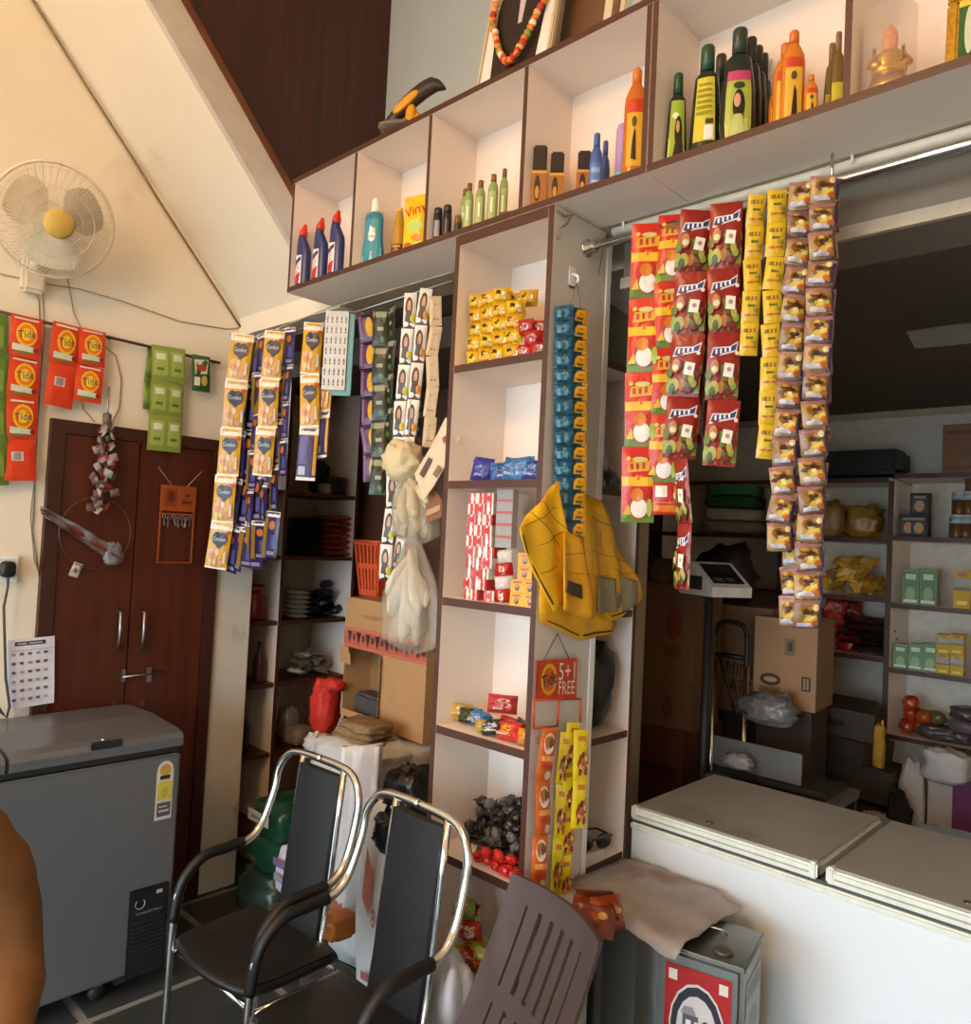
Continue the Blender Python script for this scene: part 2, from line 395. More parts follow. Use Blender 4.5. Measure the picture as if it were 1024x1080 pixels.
# ------------------------------------------------------------------ shelves on the back wall of the inner room
YBK = 3.75
br = thing('back_shelf', 'brown edged shelving along the back wall behind the counter', 'shelf', (-1.0, 4.0, 0)); bo_ = Vector(br.location)
def bpart(n, *a, **k):
    mb = MB(); mb.M = Matrix.Translation(-bo_); mb.box(*a, **k); return mb.build(n, br)
BF = dict(front=BROWN, face='-y')
bpart('back_panel', -3.2, .4, 4.03, 4.055, 0, 2.28, mat('#d2cabd', .6))
xpost = onY(936, 650, YBK).x
BZ = [onY(937, v, YBK).z for v in (500, 565, 636, 704, 774)]
for x in (-3.1, onY(695, 600, YBK).x, onY(822, 600, YBK).x, xpost, -.35, .38): bpart('side_panel', x-.012, x+.012, YBK, 4.03, 0, BZ[0]-.03, CREAM, **BF)
for z in BZ+[.3]:
    bpart('shelf_board', xpost+.012, .38, YBK, 4.03, z-.02, z, CREAM, **BF)
BZL = [onY(930, v, YBK).z for v in (504, 568, 631, 694)]
for z in BZL:
    bpart('shelf_board', -3.1, xpost-.012, YBK, 4.03, z-.02, z, CREAM, **BF)
# ceiling fan of the inner room (only its blades reach into the picture)
cf = thing('ceiling_fan', 'pale ceiling fan with two blades showing under the dark ceiling', 'fan', (-.02, 2.42, 2.31))
MB().lathe([(.012, -.10), (.012, 0)], WHITE, 10).lathe([(.05, -.12), (.09, -.10), (.09, -.06), (.05, -.05)], WHITE, 16).build('motor', cf)
bme = MB().grid(lambda u, v: Vector((.1+u*.52, (v-.5)*(.10+.035*u)*(1 if u < .97 else .8), -.09+.02*(v-.5)+.004)), 6, 3, mat('#8f8a80', .5)).grid(lambda u, v: Vector((.1+u*.52, (v-.5)*(.10+.035*u)*(1 if u < .97 else .8), -.09+.02*(v-.5))), 6, 3, mat('#8f8a80', .5), flip=True).mesh('fan_blade')
for a in (183, 303, 63): place('fan_blade', bme, cf, (0, 0, 0), (0, 0, R(a)))
# ================================================================== BOTTLES AND BOXES IN THE WALL CABINETS
ZF = ZB+.018+.0005
def bsurf(prof, sx, sy, amax):
    def rad(z):
        for (r0, z0), (r1, z1) in zip(prof, prof[1:]):
            if z0 <= z <= z1 and z1 > z0: return r0+(r1-r0)*(z-z0)/(z1-z0)
        return prof[-1][0]
    return lambda z0, z1: (lambda u, v, e: Vector(((rad(z0+(v+.5)*(z1-z0))*sx+e)*math.sin(u*amax), -(rad(z0+(v+.5)*(z1-z0))*sy+e)*math.cos(u*amax), z0+(v+.5)*(z1-z0))))
def bottle(name, label, cat, px, py, Y, wpx, prof, capz, bodym, capm, lab=None, labz=(.12, .6), lay=(), yaw=32, group=None, z=None, dep=.6, hh=None, amax=1.9, labm=None):
    """prof: (radius 0..1, height 0..1); the cap is what lies above capz"""
    z = ZF if z is None else z
    p = onY(px, py, Y); h = (p.z-z) if hh is None else hh; wd = wpx/ppm((p.x, Y, z+h/2))/2
    t = thing(name, label, cat, (p.x, Y, z), R(yaw), group)
    P = [(r*wd, q*h) for r, q in prof]
    k = next(i for i, a in enumerate(prof) if a[1] >= capz)
    MB().lathe(P[:k+1], bodym, 20, 1, dep).build('body', t)
    MB().lathe([(P[k][0]*1.05, P[k][1])]+P[k+1:], capm, 16, 1, max(dep, .8)).build('cap', t)
    if lab:
        sf = bsurf(P, 1, dep, amax)(labz[0]*h, labz[1]*h)
        MB().layers(sf, [('r', -.5, -.5, .5, .5, lab)]+list(lay), .0006).build('label', t)
    return t
PL = lambda c: mat(c, .3, 0, .05)
# three blue toilet cleaner bottles: bent neck, red cap
def cleaner(px, py, wpx, label):
    Y = 1.532; p = onY(px, py, Y); h = p.z-ZF; k = h/.245
    t = thing('toilet_cleaner_bottle', label, 'bottle', (p.x, Y, ZF), R(28), 'blue toilet cleaner bottles'); t.scale = (k*.76, k*.85, k*.98)
    mb = MB(); bl = PL('#26346b')
    st = [(.036,0,0,.5),(.039,0,.01,.5),(.040,0,.12,.5),(.038,-.001,.145,.5),(.030,-.008,.170,.6),(.022,-.013,.19,.8),(.019,-.011,.202,.9)]
    vs = []; fs = []; sg = 16
    for r, x, z, d in st:
        for a in range(sg): q = 2*math.pi*a/sg; vs.append((x+r*math.cos(q), r*d*math.sin(q), z))
    for i in range(len(st)-1):
        for a in range(sg): b = (a+1) % sg; fs.append((i*sg+a, i*sg+b, (i+1)*sg+b, (i+1)*sg+a))
    fs += [tuple(range(sg))[::-1], tuple((len(st)-1)*sg+a for a in range(sg))]
    mb.add(vs, fs, bl, True).build('body', t)
    cp = MB(); cp.M = Matrix.Translation((-.011, 0, .2)) @ Matrix.Rotation(R(14), 4, 'Y')
    cp.lathe([(.021, 0), (.020, .018), (.011, .036), (.009, .046), (.006, .048)], PL('#d8331c'), 14).build('cap', t)
    sf = bsurf([(.040, 0), (.040, .13)], 1, .5, 1.5)(.012, .122)
    MB().layers(lambda u, v, e: sf(u-.36, v, e), [('r', -.42, -.5, .36, .5, '#e9e3e6'), ('p', [(-.3,-.5),(.2,-.5),(.3,-.1),(-.3,-.25)], '#c22a2a'), ('p', [(-.35,.1),(.3,.32),(.3,.45),(-.35,.3)], '#2a2a60'), ('t', 'Harpic', 0, -.02, .75, .9, 78, '#c32020')], .0006).build('label', t)
cleaner(322.5, 236, 16, 'blue toilet cleaner bottle with red cap, leftmost of three')
cleaner(340.5, 229, 16, 'blue toilet cleaner bottle with red cap, middle of three')
cleaner(357.5, 221, 16, 'blue toilet cleaner bottle with red cap, beside the cabinet divider')
bottle('detergent_bottle', 'teal liquid detergent bottle with white cap in second pigeonhole', 'bottle', 396.5, 209, 1.565, 25, [(.9,0),(1,.05),(.98,.2),(.8,.45),(.76,.62),(.8,.70),(.72,.77),(.34,.8),(.34,.81),(.34,.93),(.26,.98),(.1,1)], .8, PL('#2b7f92'), PL('#f2efe9'), lab=PL('#3f93a4'), labz=(.03, .68),
    lay=[('p', [(-.5,-.5),(.5,-.5),(.5,-.1),(-.5,-.3)], '#9cc9cf'), ('e', -.02, .16, .2, .16, '#e8f2f4'), ('e', .1, .26, .07, .06, '#f2d44a'), ('e', -.1, .3, .06, .06, '#ffffff'), ('t', 'SURF', 0, .12, .34, .42, 0, '#1c2f6c'), ('t', 'MATIC', 0, .0, .3, .38, 0, '#1c2f6c')], dep=.55)
bottle('sauce_bottle', 'yellow bottle with dark brown label beside yellow dishwash pouch', 'bottle', 422, 219, 1.60, 16, [(.85,0),(1,.05),(.97,.3),(.75,.6),(.55,.85),(.42,.92),(.42,.93),(.40,.99),(.2,1)], .93, PL('#b98a25'), PL('#d9b45c'), lab=PL('#4a2a16'), labz=(.05, .36), lay=[('e', 0, 0, .25, .3, '#b0643a'), ('r', -.3, .3, .3, .42, '#caa23a')], dep=.8)
p = onY(440.5, 206, 1.59); hv = p.z-ZF
t = thing('dishwash_pouch', 'yellow standing dishwash pouch lettered Vim', 'pouch', (p.x, 1.59, ZF), R(14))
place('pouch', pouch(.095, hv, .05, '#e9c419', (('p', ((-.5,.5),(.5,.5),(.5,.1),(-.5,-.1)), '#f0b41e'), ('e', .1, -.02, .3, .1, '#bcd26a'), ('t', 'Vim', .06, .22, .72, .5, 14, '#cf1f18'), ('p', ((-.45,-.42),(0,-.42),(.1,-.25),(-.4,-.3)), '#b9d152'), ('e', -.16, -.32, .2, .06, '#c9532a'), ('e', .2, -.2, .2, .05, '#ef8f2b')), crimp=.03), t, (0, 0, hv/2))
# third pigeonhole
for i, (px, py, wp, c) in enumerate(((462.5, 220, 9.5, '#1d1a20'), (472.5, 217, 9.5, '#17151b'))):
    bottle('deodorant_can', 'small black bottle with pale label, %s of a pair' % ('left', 'right')[i], 'bottle', px, py, 1.53+.015*i, wp, [(.9,0),(1,.03),(1,.72),(.9,.76),(.9,.77),(.9,.97),(.8,1)], .77, PL(c), PL('#232026'), lab=PL('#8f8a90') if i == 0 else PL('#3b3742'), labz=(.12, .6), dep=1, amax=1.3)
bottle('balm_jar', 'tiny dark jar with brown lid beside green bottles', 'jar', 483, 228, 1.56, 7, [(1,0),(1,.6),(.8,.66),(.9,.67),(.9,1)], .67, PL('#33302a'), PL('#7a5a2a'), dep=1)
gl = [(490.5, 199, 8), (495.5, 193.5, 10), (507.5, 190.5, 10.5), (521, 184, 11), (532.5, 178, 9)]
gn = ['leftmost and half hidden', 'second from left', 'middle one', 'fourth from left', 'rightmost, farthest back']
for i, (px, py, wp) in enumerate(gl):
    bottle('green_bottle', 'slim pale green bottle with brown cap, '+gn[i], 'bottle', px, py, 1.555+(.03 if i in (0, 4) else 0), wp, [(.92,0),(1,.02),(1,.7),(.8,.80),(.55,.84),(.55,.85),(.55,.99),(.4,1)], .85, mat('#8ba05a', .15, 0, .06), PL('#7c5527'), lab=PL('#a9b877'), labz=(.1, .66), lay=[('e', 0, .05, .12, .3, '#5d7f3c'), ('r', -.12, -.2, .12, .3, '#e5e8c8')], dep=.8, group='green bottles', amax=1.4)
t = thing('small_carton', 'small dark brown carton lying beside the green bottles', 'box', (onY(536, 222, 1.56).x, 1.56, ZF), R(20)); place('carton', carton(.045, .03, .03, '#5a4526', top='#8a6a34'), t)
# fourth pigeonhole: three perfume boxes with dark tops
for i, (px, py, w, dm) in enumerate(((570.5, 154, .042, 'nearest the divider'), (588.5, 161, .040, 'middle one'), (617, 160, .040, 'beside the blue bottles'))):
    Y = 1.555+.012*i; p = onY(px, py, Y); h = p.z-ZF
    t = thing('perfume_box', 'amber carton with black cap top, '+dm, 'box', (p.x, Y, ZF), R(38), 'amber cartons')
    place('carton', carton(w, w, h*.58, '#a8672c', (('e', -.1, .05, .2, .34, '#3a2a16'), ('e', -.1, -.05, .13, .16, '#c88e3a'), ('r', -.5, .42, .5, .5, '#d09a45')), side='#b8742e'), t)
    MB().box(-w*.44, w*.44, -w*.44, w*.44, h*.58, h*.97, PL('#2b2320'), bev=.004).build('cap', t)
for i, (px, py, wp, Y) in enumerate(((630, 141, 13.5, 1.56), (639, 149, 11, 1.625))):
    bottle('blue_lotion_bottle', 'slate blue bottle with slim neck, '+('in front', 'behind the other')[i], 'bottle', px, py, Y, wp, [(.9,0),(1,.04),(1,.55),(.85,.68),(.55,.76),(.5,.77),(.5,.98),(.4,1)], .77, PL('#3f5da0'), PL('#3a5796'), lab=PL('#5577b5') if i == 0 else None, labz=(.1, .5), lay=[('r', -.3, -.3, .3, -.2, '#9ab0d6'), ('r', -.35, .1, .35, .3, '#8aa2cf')], dep=.7)
bottle('talc_bottle', 'lilac and turquoise bottle beside the tall amber oil bottle', 'bottle', 657.5, 130, 1.60, 14, [(.95,0),(1,.03),(1,.3),(.95,.31),(1,.9),(.8,.97),(.3,1)], .31, PL('#5fc0b4'), PL('#b48cc0'), dep=.7)
OILP = [(.86,0),(.95,.03),(1,.12),(1,.66),(.92,.74),(.62,.82),(.40,.86),(.40,.87),(.42,.98),(.3,1)]
def woman(k=1): return [('e', .08, -.02, .2, .26, '#1b120e'), ('e', .05, .06, .1, .1, '#c99470'), ('p', [(-.2,-.5),(.4,-.5),(.25,-.12),(-.05,-.15)], '#2b1a12')]
bottle('hair_oil_bottle', 'tall amber hair oil bottle at right end of the long cabinet', 'bottle', 672.5, 73, 1.545, 24, OILP, .87, mat('#c4661a', .15, 0, .05), PL('#d9781f'), lab=PL('#d8a52c'), labz=(.1, .70), lay=[('r', -.5, .3, .5, .5, '#c03a1c'), ('e', -.05, .16, .14, .08, '#5a4a20'), ('p', [(-.18,-.4),(.1,-.42),(.05,.0),(-.02,.06),(-.12,-.1)], '#241a10')], dep=.55, amax=1.5)
# right cabinet
DKG = mat('#16231a', .18, 0, .1)
TPR = [(.8,0),(.86,.02),(1,.2),(.92,.5),(.7,.74),(.42,.78),(.40,.79),(.42,.98),(.34,1)]
SLP = [(1,0),(1,.03),(.85,.45),(.72,.72),(.42,.77),(.42,.78),(.42,.98),(.34,1)]
bottle('hair_oil_bottle', 'short dark green oil bottle whose label shows a long-haired woman', 'bottle', 716, 78, 1.56, 23, SLP, .78, DKG, PL('#1d4a2a'), lab=PL('#9aae35'), labz=(.05, .70), lay=[('p', [(-.5,-.5),(.5,-.5),(.5,-.3),(-.5,-.1)], '#c7cf5a'), ('e', -.1, .25, .2, .05, '#dfe8c0')]+woman(), dep=.5, amax=1.7)
bottle('hair_oil_bottle', 'dark green oil bottle with plain yellow back label', 'bottle', 747, 49, 1.565, 34, SLP, .78, DKG, PL('#1f4a32'), lab=PL('#cdbb35'), labz=(.14, .70), lay=[('r', .0, -.48, .42, -.26, '#e8e4d8'), ('r', .05, -.24, .4, -.16, '#39452a')]+[('r', -.36, .4-.09*i, .3, .37-.09*i, '#8c8a2a') for i in range(6)], dep=.55, amax=1.5, yaw=20)
bottle('hair_oil_bottle', 'dark oil bottle standing behind the yellow back-label bottle', 'bottle', 761, 58, 1.64, 26, SLP, .78, DKG, PL('#3a3a34'), dep=.5)
bottle('hair_oil_bottle', 'largest dark green oil bottle wrapped in film, woman on its label', 'bottle', 781, 31, 1.56, 37, TPR, .79, DKG, PL('#2a3a32'), lab=PL('#a8b04a'), labz=(.04, .62), lay=[('r', -.5, .36, .5, .5, '#b53d6a'), ('p', [(-.4,-.5),(.4,-.5),(.3,-.2),(-.3,-.2)], '#b9bf62'), ('e', .0, .28, .2, .05, '#24361f'), ('e', 0, -.0, .2, .22, '#17100d'), ('e', -.05, .06, .11, .1, '#d0a07a'), ('p', [(-.3,-.45),(.25,-.45),(.1,-.14),(-.12,-.14)], '#b8c078')], dep=.5, amax=1.6)
for i, (px, py) in enumerate(((793, 40), (800, 49), (806, 57))):
    bottle('hair_oil_bottle', 'dark film-wrapped oil bottle in the row behind, %s' % ('first', 'second', 'third')[i], 'bottle', px, py, 1.60+.035*i, 26-2*i, TPR, .79, DKG, PL('#33332c'), dep=.5, group='row of dark oil bottles')
AMB = mat('#c9761d', .15, 0, .05)
alay = [('r', -.5, .34, .5, .5, '#c7401c'), ('e', 0, .2, .16, .07, '#4a4a20'), ('p', [(-.1,-.45),(.2,-.45),(.14,-.05),(.02,.05),(-.04,-.2)], '#22180e')]
for i, (px, py, Y, wp, d) in enumerate(((838, 33, 1.555, 24, 'tallest, front'), (829, 46, 1.60, 24, 'behind the tallest'), (819, 84, 1.63, 14, 'low one at the back left'), (856, 79, 1.56, 14, 'smallest, front right'))):
    bottle('amber_oil_bottle', 'amber almond oil bottle with orange cap, '+d, 'bottle', px, py, Y, wp, OILP, .87, AMB, PL('#cf6f1c'), lab=PL('#d9a835'), labz=(.08, .70), lay=alay, dep=.55, amax=1.5)
for i, (px, py, Y) in enumerate(((885, 34, 1.60), (878, 46, 1.64))):
    bottle('brown_oil_bottle', 'slim brown oil bottle by the second divider, '+('taller', 'shorter')[i], 'bottle', px, py, Y, 15, TPR, .79, mat('#6a5326', .2), PL('#7a6038'), lab=PL('#b9a92e'), labz=(.05, .45), dep=.6)
# idol under a clear cylinder
p = onY(937, 91, 1.552)
t = thing('golden_idol', 'small golden seated figurine on a tiered base under clear cover', 'figurine', (p.x, 1.552, ZF), R(25)); t.scale = (1.15, 1.15, 1.2)
GO = metal('#d9a520', .2)
MB().lathe([(.036, 0), (.036, .012), (.030, .014), (.030, .022), (.024, .024), (.022, .03)], GO, 24).build('base', t)
mb = MB().lump((0, 0, .052), (.042, .036, .045), GO, .06).lump((0, -.008, .036), (.052, .04, .018), GO, .05).tube([(-.02, 0, .066), (-.029, -.006, .05), (-.018, -.018, .044)], .006, GO).tube([(.02, 0, .066), (.029, -.006, .05), (.018, -.018, .044)], .006, GO)
mb.build('body', t)
MB().lump((0, -.002, .086), (.024, .022, .026), mat('#d88a50', .4), .05).build('head', t)
MB().lathe([(.013, .094), (.011, .104), (.004, .114), (.001, .118)], mat('#d88a50', .4), 12).build('crown', t)
MB().tube([(-.022, .008, .03), (-.022, .008, .085)], .003, GO).tube([(.022, .008, .03), (.022, .008, .085)], .003, GO).build('pillar', t)
ht = onY(937, 17, 1.552).z-ZF
cv = thing('clear_cover', 'clear plastic cylinder standing over the golden figurine', 'cover', (p.x, 1.552, ZF))
mb = MB(); GLS = mat('#d6c2ae', .08, 0, .02, alpha=.22)
mb.grid(lambda u, v: Vector((.047*math.cos(u*2*math.pi), .047*math.sin(u*2*math.pi), v*ht)), 32, 1, GLS)
mb.grid(lambda u, v: Vector((.047*v*math.cos(u*2*math.pi), .047*v*math.sin(u*2*math.pi), ht)), 32, 2, GLS); mb.build('cylinder', cv)
# framed print, gold moulding
def frame(t, w, h, fw, d, fm, pic, lay=()):
    for a in ((-w/2, w/2, 0, fw), (-w/2, w/2, h-fw, h)): MB().box(a[0], a[1], -d/2, d/2, a[2], a[3], fm, bev=.004).build('frame_rail', t)
    for a in ((-w/2, -w/2+fw), (w/2-fw, w/2)): MB().box(a[0], a[1], -d/2, d/2, fw, h-fw, fm, bev=.004).build('frame_rail', t)
    MB().box(-w/2+fw, w/2-fw, -d/2+.004, d/2, fw, h-fw, pic).layers(lambda u, v, e: Vector((u*(w-2*fw), -d/2+.004-e, h/2+v*(h-2*fw))), lay).build('picture', t)
p = onY(1000, 72, 1.60); 
t = thing('framed_print', 'small picture in a gold frame at the cabinet right end', 'picture', (p.x+.075, 1.62, ZF), R(8)); t.rotation_euler = (R(-8), 0, R(6))
frame(t, .17, .21, .02, .014, mat('#b98a1f', .4, .3, .3, .6, 90), mat('#2f5a2c', .4, 0, .3, 0, 25), [('r', -.5, .42, .5, .5, '#d9c64a'), ('e', .1, -.1, .3, .36, '#d59a86'), ('e', .1, .22, .14, .12, '#d7a58e'), ('e', .08, .24, .1, .04, '#3a6a6e'), ('e', -.25, -.32, .15, .12, '#d9c9b4'), ('e', -.36, .1, .06, .3, '#c8d0b0')])
# ------------------------------------------------------------------ on top of the cabinet
ZTT = ZT+.0005
p = onY(440, 95, 1.6)
t = thing('bird_figure', 'black and yellow bird-shaped figure perched on cabinet top', 'figurine', (onY(437, 118, 1.545).x, 1.545, ZTT), R(30))
k = onY(455, 72, 1.545).z-ZTT
def bird(u, v):   # swept body along a curve in local xz
    pts = [(-.085, .014, .006), (-.06, .034, .013), (-.03, .060, .019), (-.002, .084, .020), (.025, .104, .020), (.05, .116, .019), (.072, .112, .014), (.082, .104, .005)]
    q = v*(len(pts)-1); i = min(int(q), len(pts)-2); f = q-i
    a = [pts[i][j]*(1-f)+pts[i+1][j]*f for j in range(3)]; an = u*2*math.pi
    return Vector((a[0]-.5*a[2]*math.cos(an), .8*a[2]*math.sin(an), max(.002, a[1]+a[2]*math.cos(an))))
BB = mat('#2a2019', .4); YB = mat('#d9971e', .4)
mb = MB().grid(bird, 14, 18, BB); mb.v = [v*(k/.14) for v in mb.v]; mb.build('body', t)
mb = MB()
for s_ in (-1, 1): mb.lump((-.02, s_*.015, .06), (.085, .012, .022), YB, .08)
mb.v = [Matrix.Rotation(R(-40), 4, 'Y') @ (v-Vector((-.02, 0, .06)))+Vector((-.02, 0, .066)) for v in mb.v]; mb.v = [v*(k/.14) for v in mb.v]; mb.build('wing', t)
mb = MB().lump((-.008, 0, .034), (.030, .032, .07), YB, .1, e=.9).lump((.012, 0, .02), (.022, .03, .042), YB, .1, e=.9); mb.v = [v*(k/.14) for v in mb.v]; mb.build('breast', t)
mb = MB().lump((-.045, 0, .008), (.10, .07, .016), mat('#7b6a58', .7), .2); mb.v = [v*(k/.14) for v in mb.v]; mb.build('base', t)
# garlanded portrait: lower half shows
p0 = onY(507, 70, 1.55); p1 = onY(580, 40, 1.55)
t = thing('garlanded_portrait', 'framed portrait with a flower garland on top of the cabinet', 'picture', ((p0.x+p1.x)/2, 1.545, ZTT)); t.rotation_euler = (R(-10), 0, R(4))
wP = p1.x-p0.x
frame(t, wP, .62, .016, .02, mat('#c9b79a', .5), mat('#e8e3dc', .5), [('p', [(-.34,-.5),(.34,-.5),(.40,-.1),(.3,.12),(.1,.18),(-.1,.18),(-.3,.12),(-.4,-.1)], '#241a14'), ('p', [(-.03,-.22),(.03,-.22),(.08,.16),(-.08,.16)], '#cbb9c0'), ('e', 0, .3, .14, .12, '#a97654')])
g = MB(); FLC = [mat(c, .7, 0, .1, .4, 90) for c in ('#e8862e', '#c2391f', '#efe3cf', '#8a9a3a', '#e2b06a')]
gt = thing('flower_garland', 'orange white and red flower garland hung around the portrait', 'garland', t.location); gt.rotation_euler = t.rotation_euler
fme = [MB().lump((0, 0, 0), (.024, .018, .022), c, .3, 3, 1, 8, 6, i).mesh('flower') for i, c in enumerate(FLC)]
for i in range(54):
    u = i/53; x = (u-.5)*2; zz = .045+.40*(abs(x)**1.4); s_ = 1 if x > 0 else -1
    place('flower', fme[(0, 2, 0, 4, 1, 0, 3)[i % 7] if abs(x) > .16 else (1, 0)[i % 2]], gt, (s_*min(abs(x)**.9*wP*.62, wP*.36)+U(-.003, .003), -.022, zz), (U(0, 3), U(0, 3), U(0, 3)))
p2 = onY(575, 30, 1.62); p3 = onY(636, 5, 1.62)
t = thing('framed_print', 'second framed print leaning behind the garlanded portrait', 'picture', ((p2.x+p3.x)/2, 1.64, ZTT)); t.rotation_euler = (R(-8), 0, 0)
frame(t, .30, .40, .022, .018, mat('#cdbf9f', .5), mat('#7c5a3e', .5, 0, .2), [('r', -.4, -.4, .4, .4, '#d9cbb2'), ('r', -.28, -.4, .3, .3, '#6e4c34')])
t = thing('framed_print', 'third dark-edged frame on the cabinet top beside the divider', 'picture', (onY(668, 0, 1.62).x+.03, 1.64, ZTT)); t.rotation_euler = (R(-8), 0, 0)
frame(t, .22, .36, .018, .018, mat('#6a4a30', .5), mat('#8aa0a0', .5, 0, .1), [('r', -.3, -.4, .3, .4, '#a7b5b4')])
# ================================================================== LEFT WALL
XF_ = XL+.045
def wallrod(name, label, pts, r, m, cat='rod', seg=6): return MB().tube(pts, r, m, seg).build(name, label=label, cat=cat)
r0, r1 = onX(-25, 323, XL+.03), onX(232, 383, XL+.03)
t = thing('hanging_rod', 'thin dark rod along the left wall carrying detergent strips', 'rod', r0)
MB().tube([Vector(), r1-r0], .006, mat('#4a4038', .5, .3), 8).build('bar', t)
for k in (.02, .5, .98): MB().tube([(r1-r0)*k+Vector((-.03, 0, 0)), (r1-r0)*k], .005, STEEL, 6).build('bracket', t)
def wstrip(name, label, cat, group, a, b, kinds, wpx, X=XF_, yaw=90, d=.014, jit=4):
    A, B = onX(*a, X), onX(*b, X); n = len(kinds); hh = (A-B).length/n; wm = wpx/ppm(A)
    return strip(name, label, cat, group, A, B, [k(wm, hh, d, i) for i, k in enumerate(kinds)], yaw, jit)
def tide(w_, h, d, i): return pouch(w_, h, d, '#d9401a', (('e', .02, .06, .34, .30, '#f2c21f'), ('e', .02, .06, .27, .24, '#ee7c1a'), ('e', .02, .06, .18, .16, '#f4d12b'), ('t', 'Tide', .02, .06, .56, .82, 8, '#1b2d6b'), ('p', ((-.4,-.36),(.3,-.36),(.3,-.24),(-.4,-.2)), '#cfd8c4'), ('r', -.3, -.42, .2, -.38, '#5e8a3f'), ('e', .33, -.3, .08, .06, '#8a2a2a'), ('r', -.4, .4, .36, .45, '#e6d9cf')), seed=3)
def tideback(w_, h, d, i): return pouch(w_, h, d, '#d9401a', (('r', -.28, -.02, .1, .2, '#d5c8c4'), ('r', -.22, .0, .04, .18, '#9a8f90')), seed=5)
def tidehalf(w_, h, d, i): return pouch(w_, h, d, '#d9401a', (), seed=6)
wstrip('detergent_strip', 'long strip of four orange detergent sachets, leftmost on the wall rod', 'sachet strip', None, (28, 334), (20, 507), [tide, tide, tide, tideback], 30)
wstrip('detergent_strip', 'short orange detergent strip whose lower sachet shows its back', 'sachet strip', None, (71, 342), (62, 429), [tide, tideback], 28)
wstrip('detergent_strip', 'short strip of two orange detergent sachets above the cupboard door', 'sachet strip', None, (99, 348), (92, 424), [tide, tide], 27)
def greensq(w_, h, d, i): return pouch(w_, h, d, '#8a9a45', (('r', -.44, -.34, -.05, .36, '#a3b35c'), ('r', .06, -.34, .44, .36, '#a3b35c'), ('r', -.38, .1, -.12, .28, '#d9dfc0'), ('r', .12, .1, .38, .28, '#d9dfc0'), ('r', -.36, -.2, -.16, -.12, '#5f7a2a'), ('r', .14, -.2, .34, -.12, '#5f7a2a')), seed=8)
def greenplain(w_, h, d, i): return pouch(w_, h, d, '#5d7a2c', (('r', -.3, -.3, .3, .2, '#7c9440'),), seed=9)
wstrip('green_sachet_strip', 'lime green strip of three double sachets beside the small green packet', 'sachet strip', None, (179, 366), (173, 476), [greensq]*3, 36)
wstrip('green_sachet_strip', 'darker green strip hanging behind the lime green strip', 'sachet strip', None, (160, 367), (155, 432), [greenplain]*2, 10, X=XL+.02)
wstrip('green_sachet_strip', 'green strip cut off at the left picture edge', 'sachet strip', None, (-4, 330), (-4, 512), [greenplain]*4, 22)
def greenw(w_, h, d, i): return pouch(w_, h, d, '#2e5a33', (('p', ((-.4,.36),(.4,.4),(.3,.0),(-.36,-.05)), '#d8d2c0'), ('e', 0, .15, .26, .1, '#b03a2a'), ('e', .15, -.2, .18, .14, '#b8b04a'), ('r', -.4, -.35, -.1, -.12, '#e2dccb')), seed=4)
wstrip('green_packet', 'single small green and white packet near the yellow strips', 'packet', None, (213, 375), (211, 413), [greenw], 20)
# bundle of tiny foil sachets on the door
p = onX(113, 440, XL+.06)
t = thing('sachet_bundle', 'dense hanging bundle of tiny red and silver sachets before the cupboard door', 'sachet bundle', p)
MB().tube([(0, 0, .12), (0, 0, -.02)], .004, STEEL, 6).build('hook', t)
MB().lathe([(.012, -.03), (.016, -.02), (.016, .01), (.01, .016)], mat('#6a5a50', .6), 10).build('clip', t)
sm = [pouch(.034, .03, .012, c, (), wr=.004, seed=i, nu=4, nv=4) for i, c in enumerate(('#8f8784', '#7a2a24', '#5a4a46', '#a89a96'))]
for i in range(64):
    q = i/63; rr = .014+.022*q; place('sachet', sm[i % 4], t, (U(-1, 1)*rr, U(-1, 1)*rr*1.3, -.03-.33*q), (U(-.6, .6), U(-.6, .6), U(0, 6.2)))
# crumpled wrapper on a wire ring, small sachet under it
a, b = onX(42, 537, XL+.05), onX(126, 588, XL+.05)
c = onX(101, 562, XL+.045); rad = 36/ppm(c)
MB().tube([c+Vector((0, rad*math.cos(i/24*2*math.pi), rad*1.05*math.sin(i/24*2*math.pi))) for i in range(24)], .0012, metal('#7c756c', .4), 5, closed=True).build('wire_ring', label='thin wire ring hanging on the left door leaf', cat='wire')
t = thing('plastic_wrapper', 'crumpled clear and red plastic wrapper slung across the door', 'wrapper', (a+b)/2)
d = b-a; mb = MB(); CL = mat('#8f8f93', .2, 0, .4, .8, 40, alpha=.75); RD = mat('#7c2f28', .3, 0, .3, .8, 40, alpha=.8)
def wr(off, wd, sd):
    def fn(u, v):
        q = u-.5; ww = wd*(.6+.8*u); n = noise.noise(Vector((u*6, v*3, sd)))*.02
        return d*q*.98 + Vector((.012*math.sin(v*6.3+u*5)+n, 0, (v-.5)*ww+off+.3*n))
    return fn
mb.grid(wr(0, .05, 1), 20, 6, CL); mb.grid(wr(-.006, .028, 5), 20, 5, RD); mb.lump(d*.42, (.03, .07, .09), CL, .5, 3); mb.build('wrapper', t)
p = onX(80, 601, XL+.04); t = thing('foil_sachet', 'tiny white foil sachet below the wrapper on the door', 'packet', p); place('sachet', pouch(.035, .055, .008, '#b9b5b0', (('r', -.2, -.2, .25, .1, '#6a5a52'),), wr=.003), t, mw=front_matrix((0, 0, 0), 90, (0, .35, 1)))
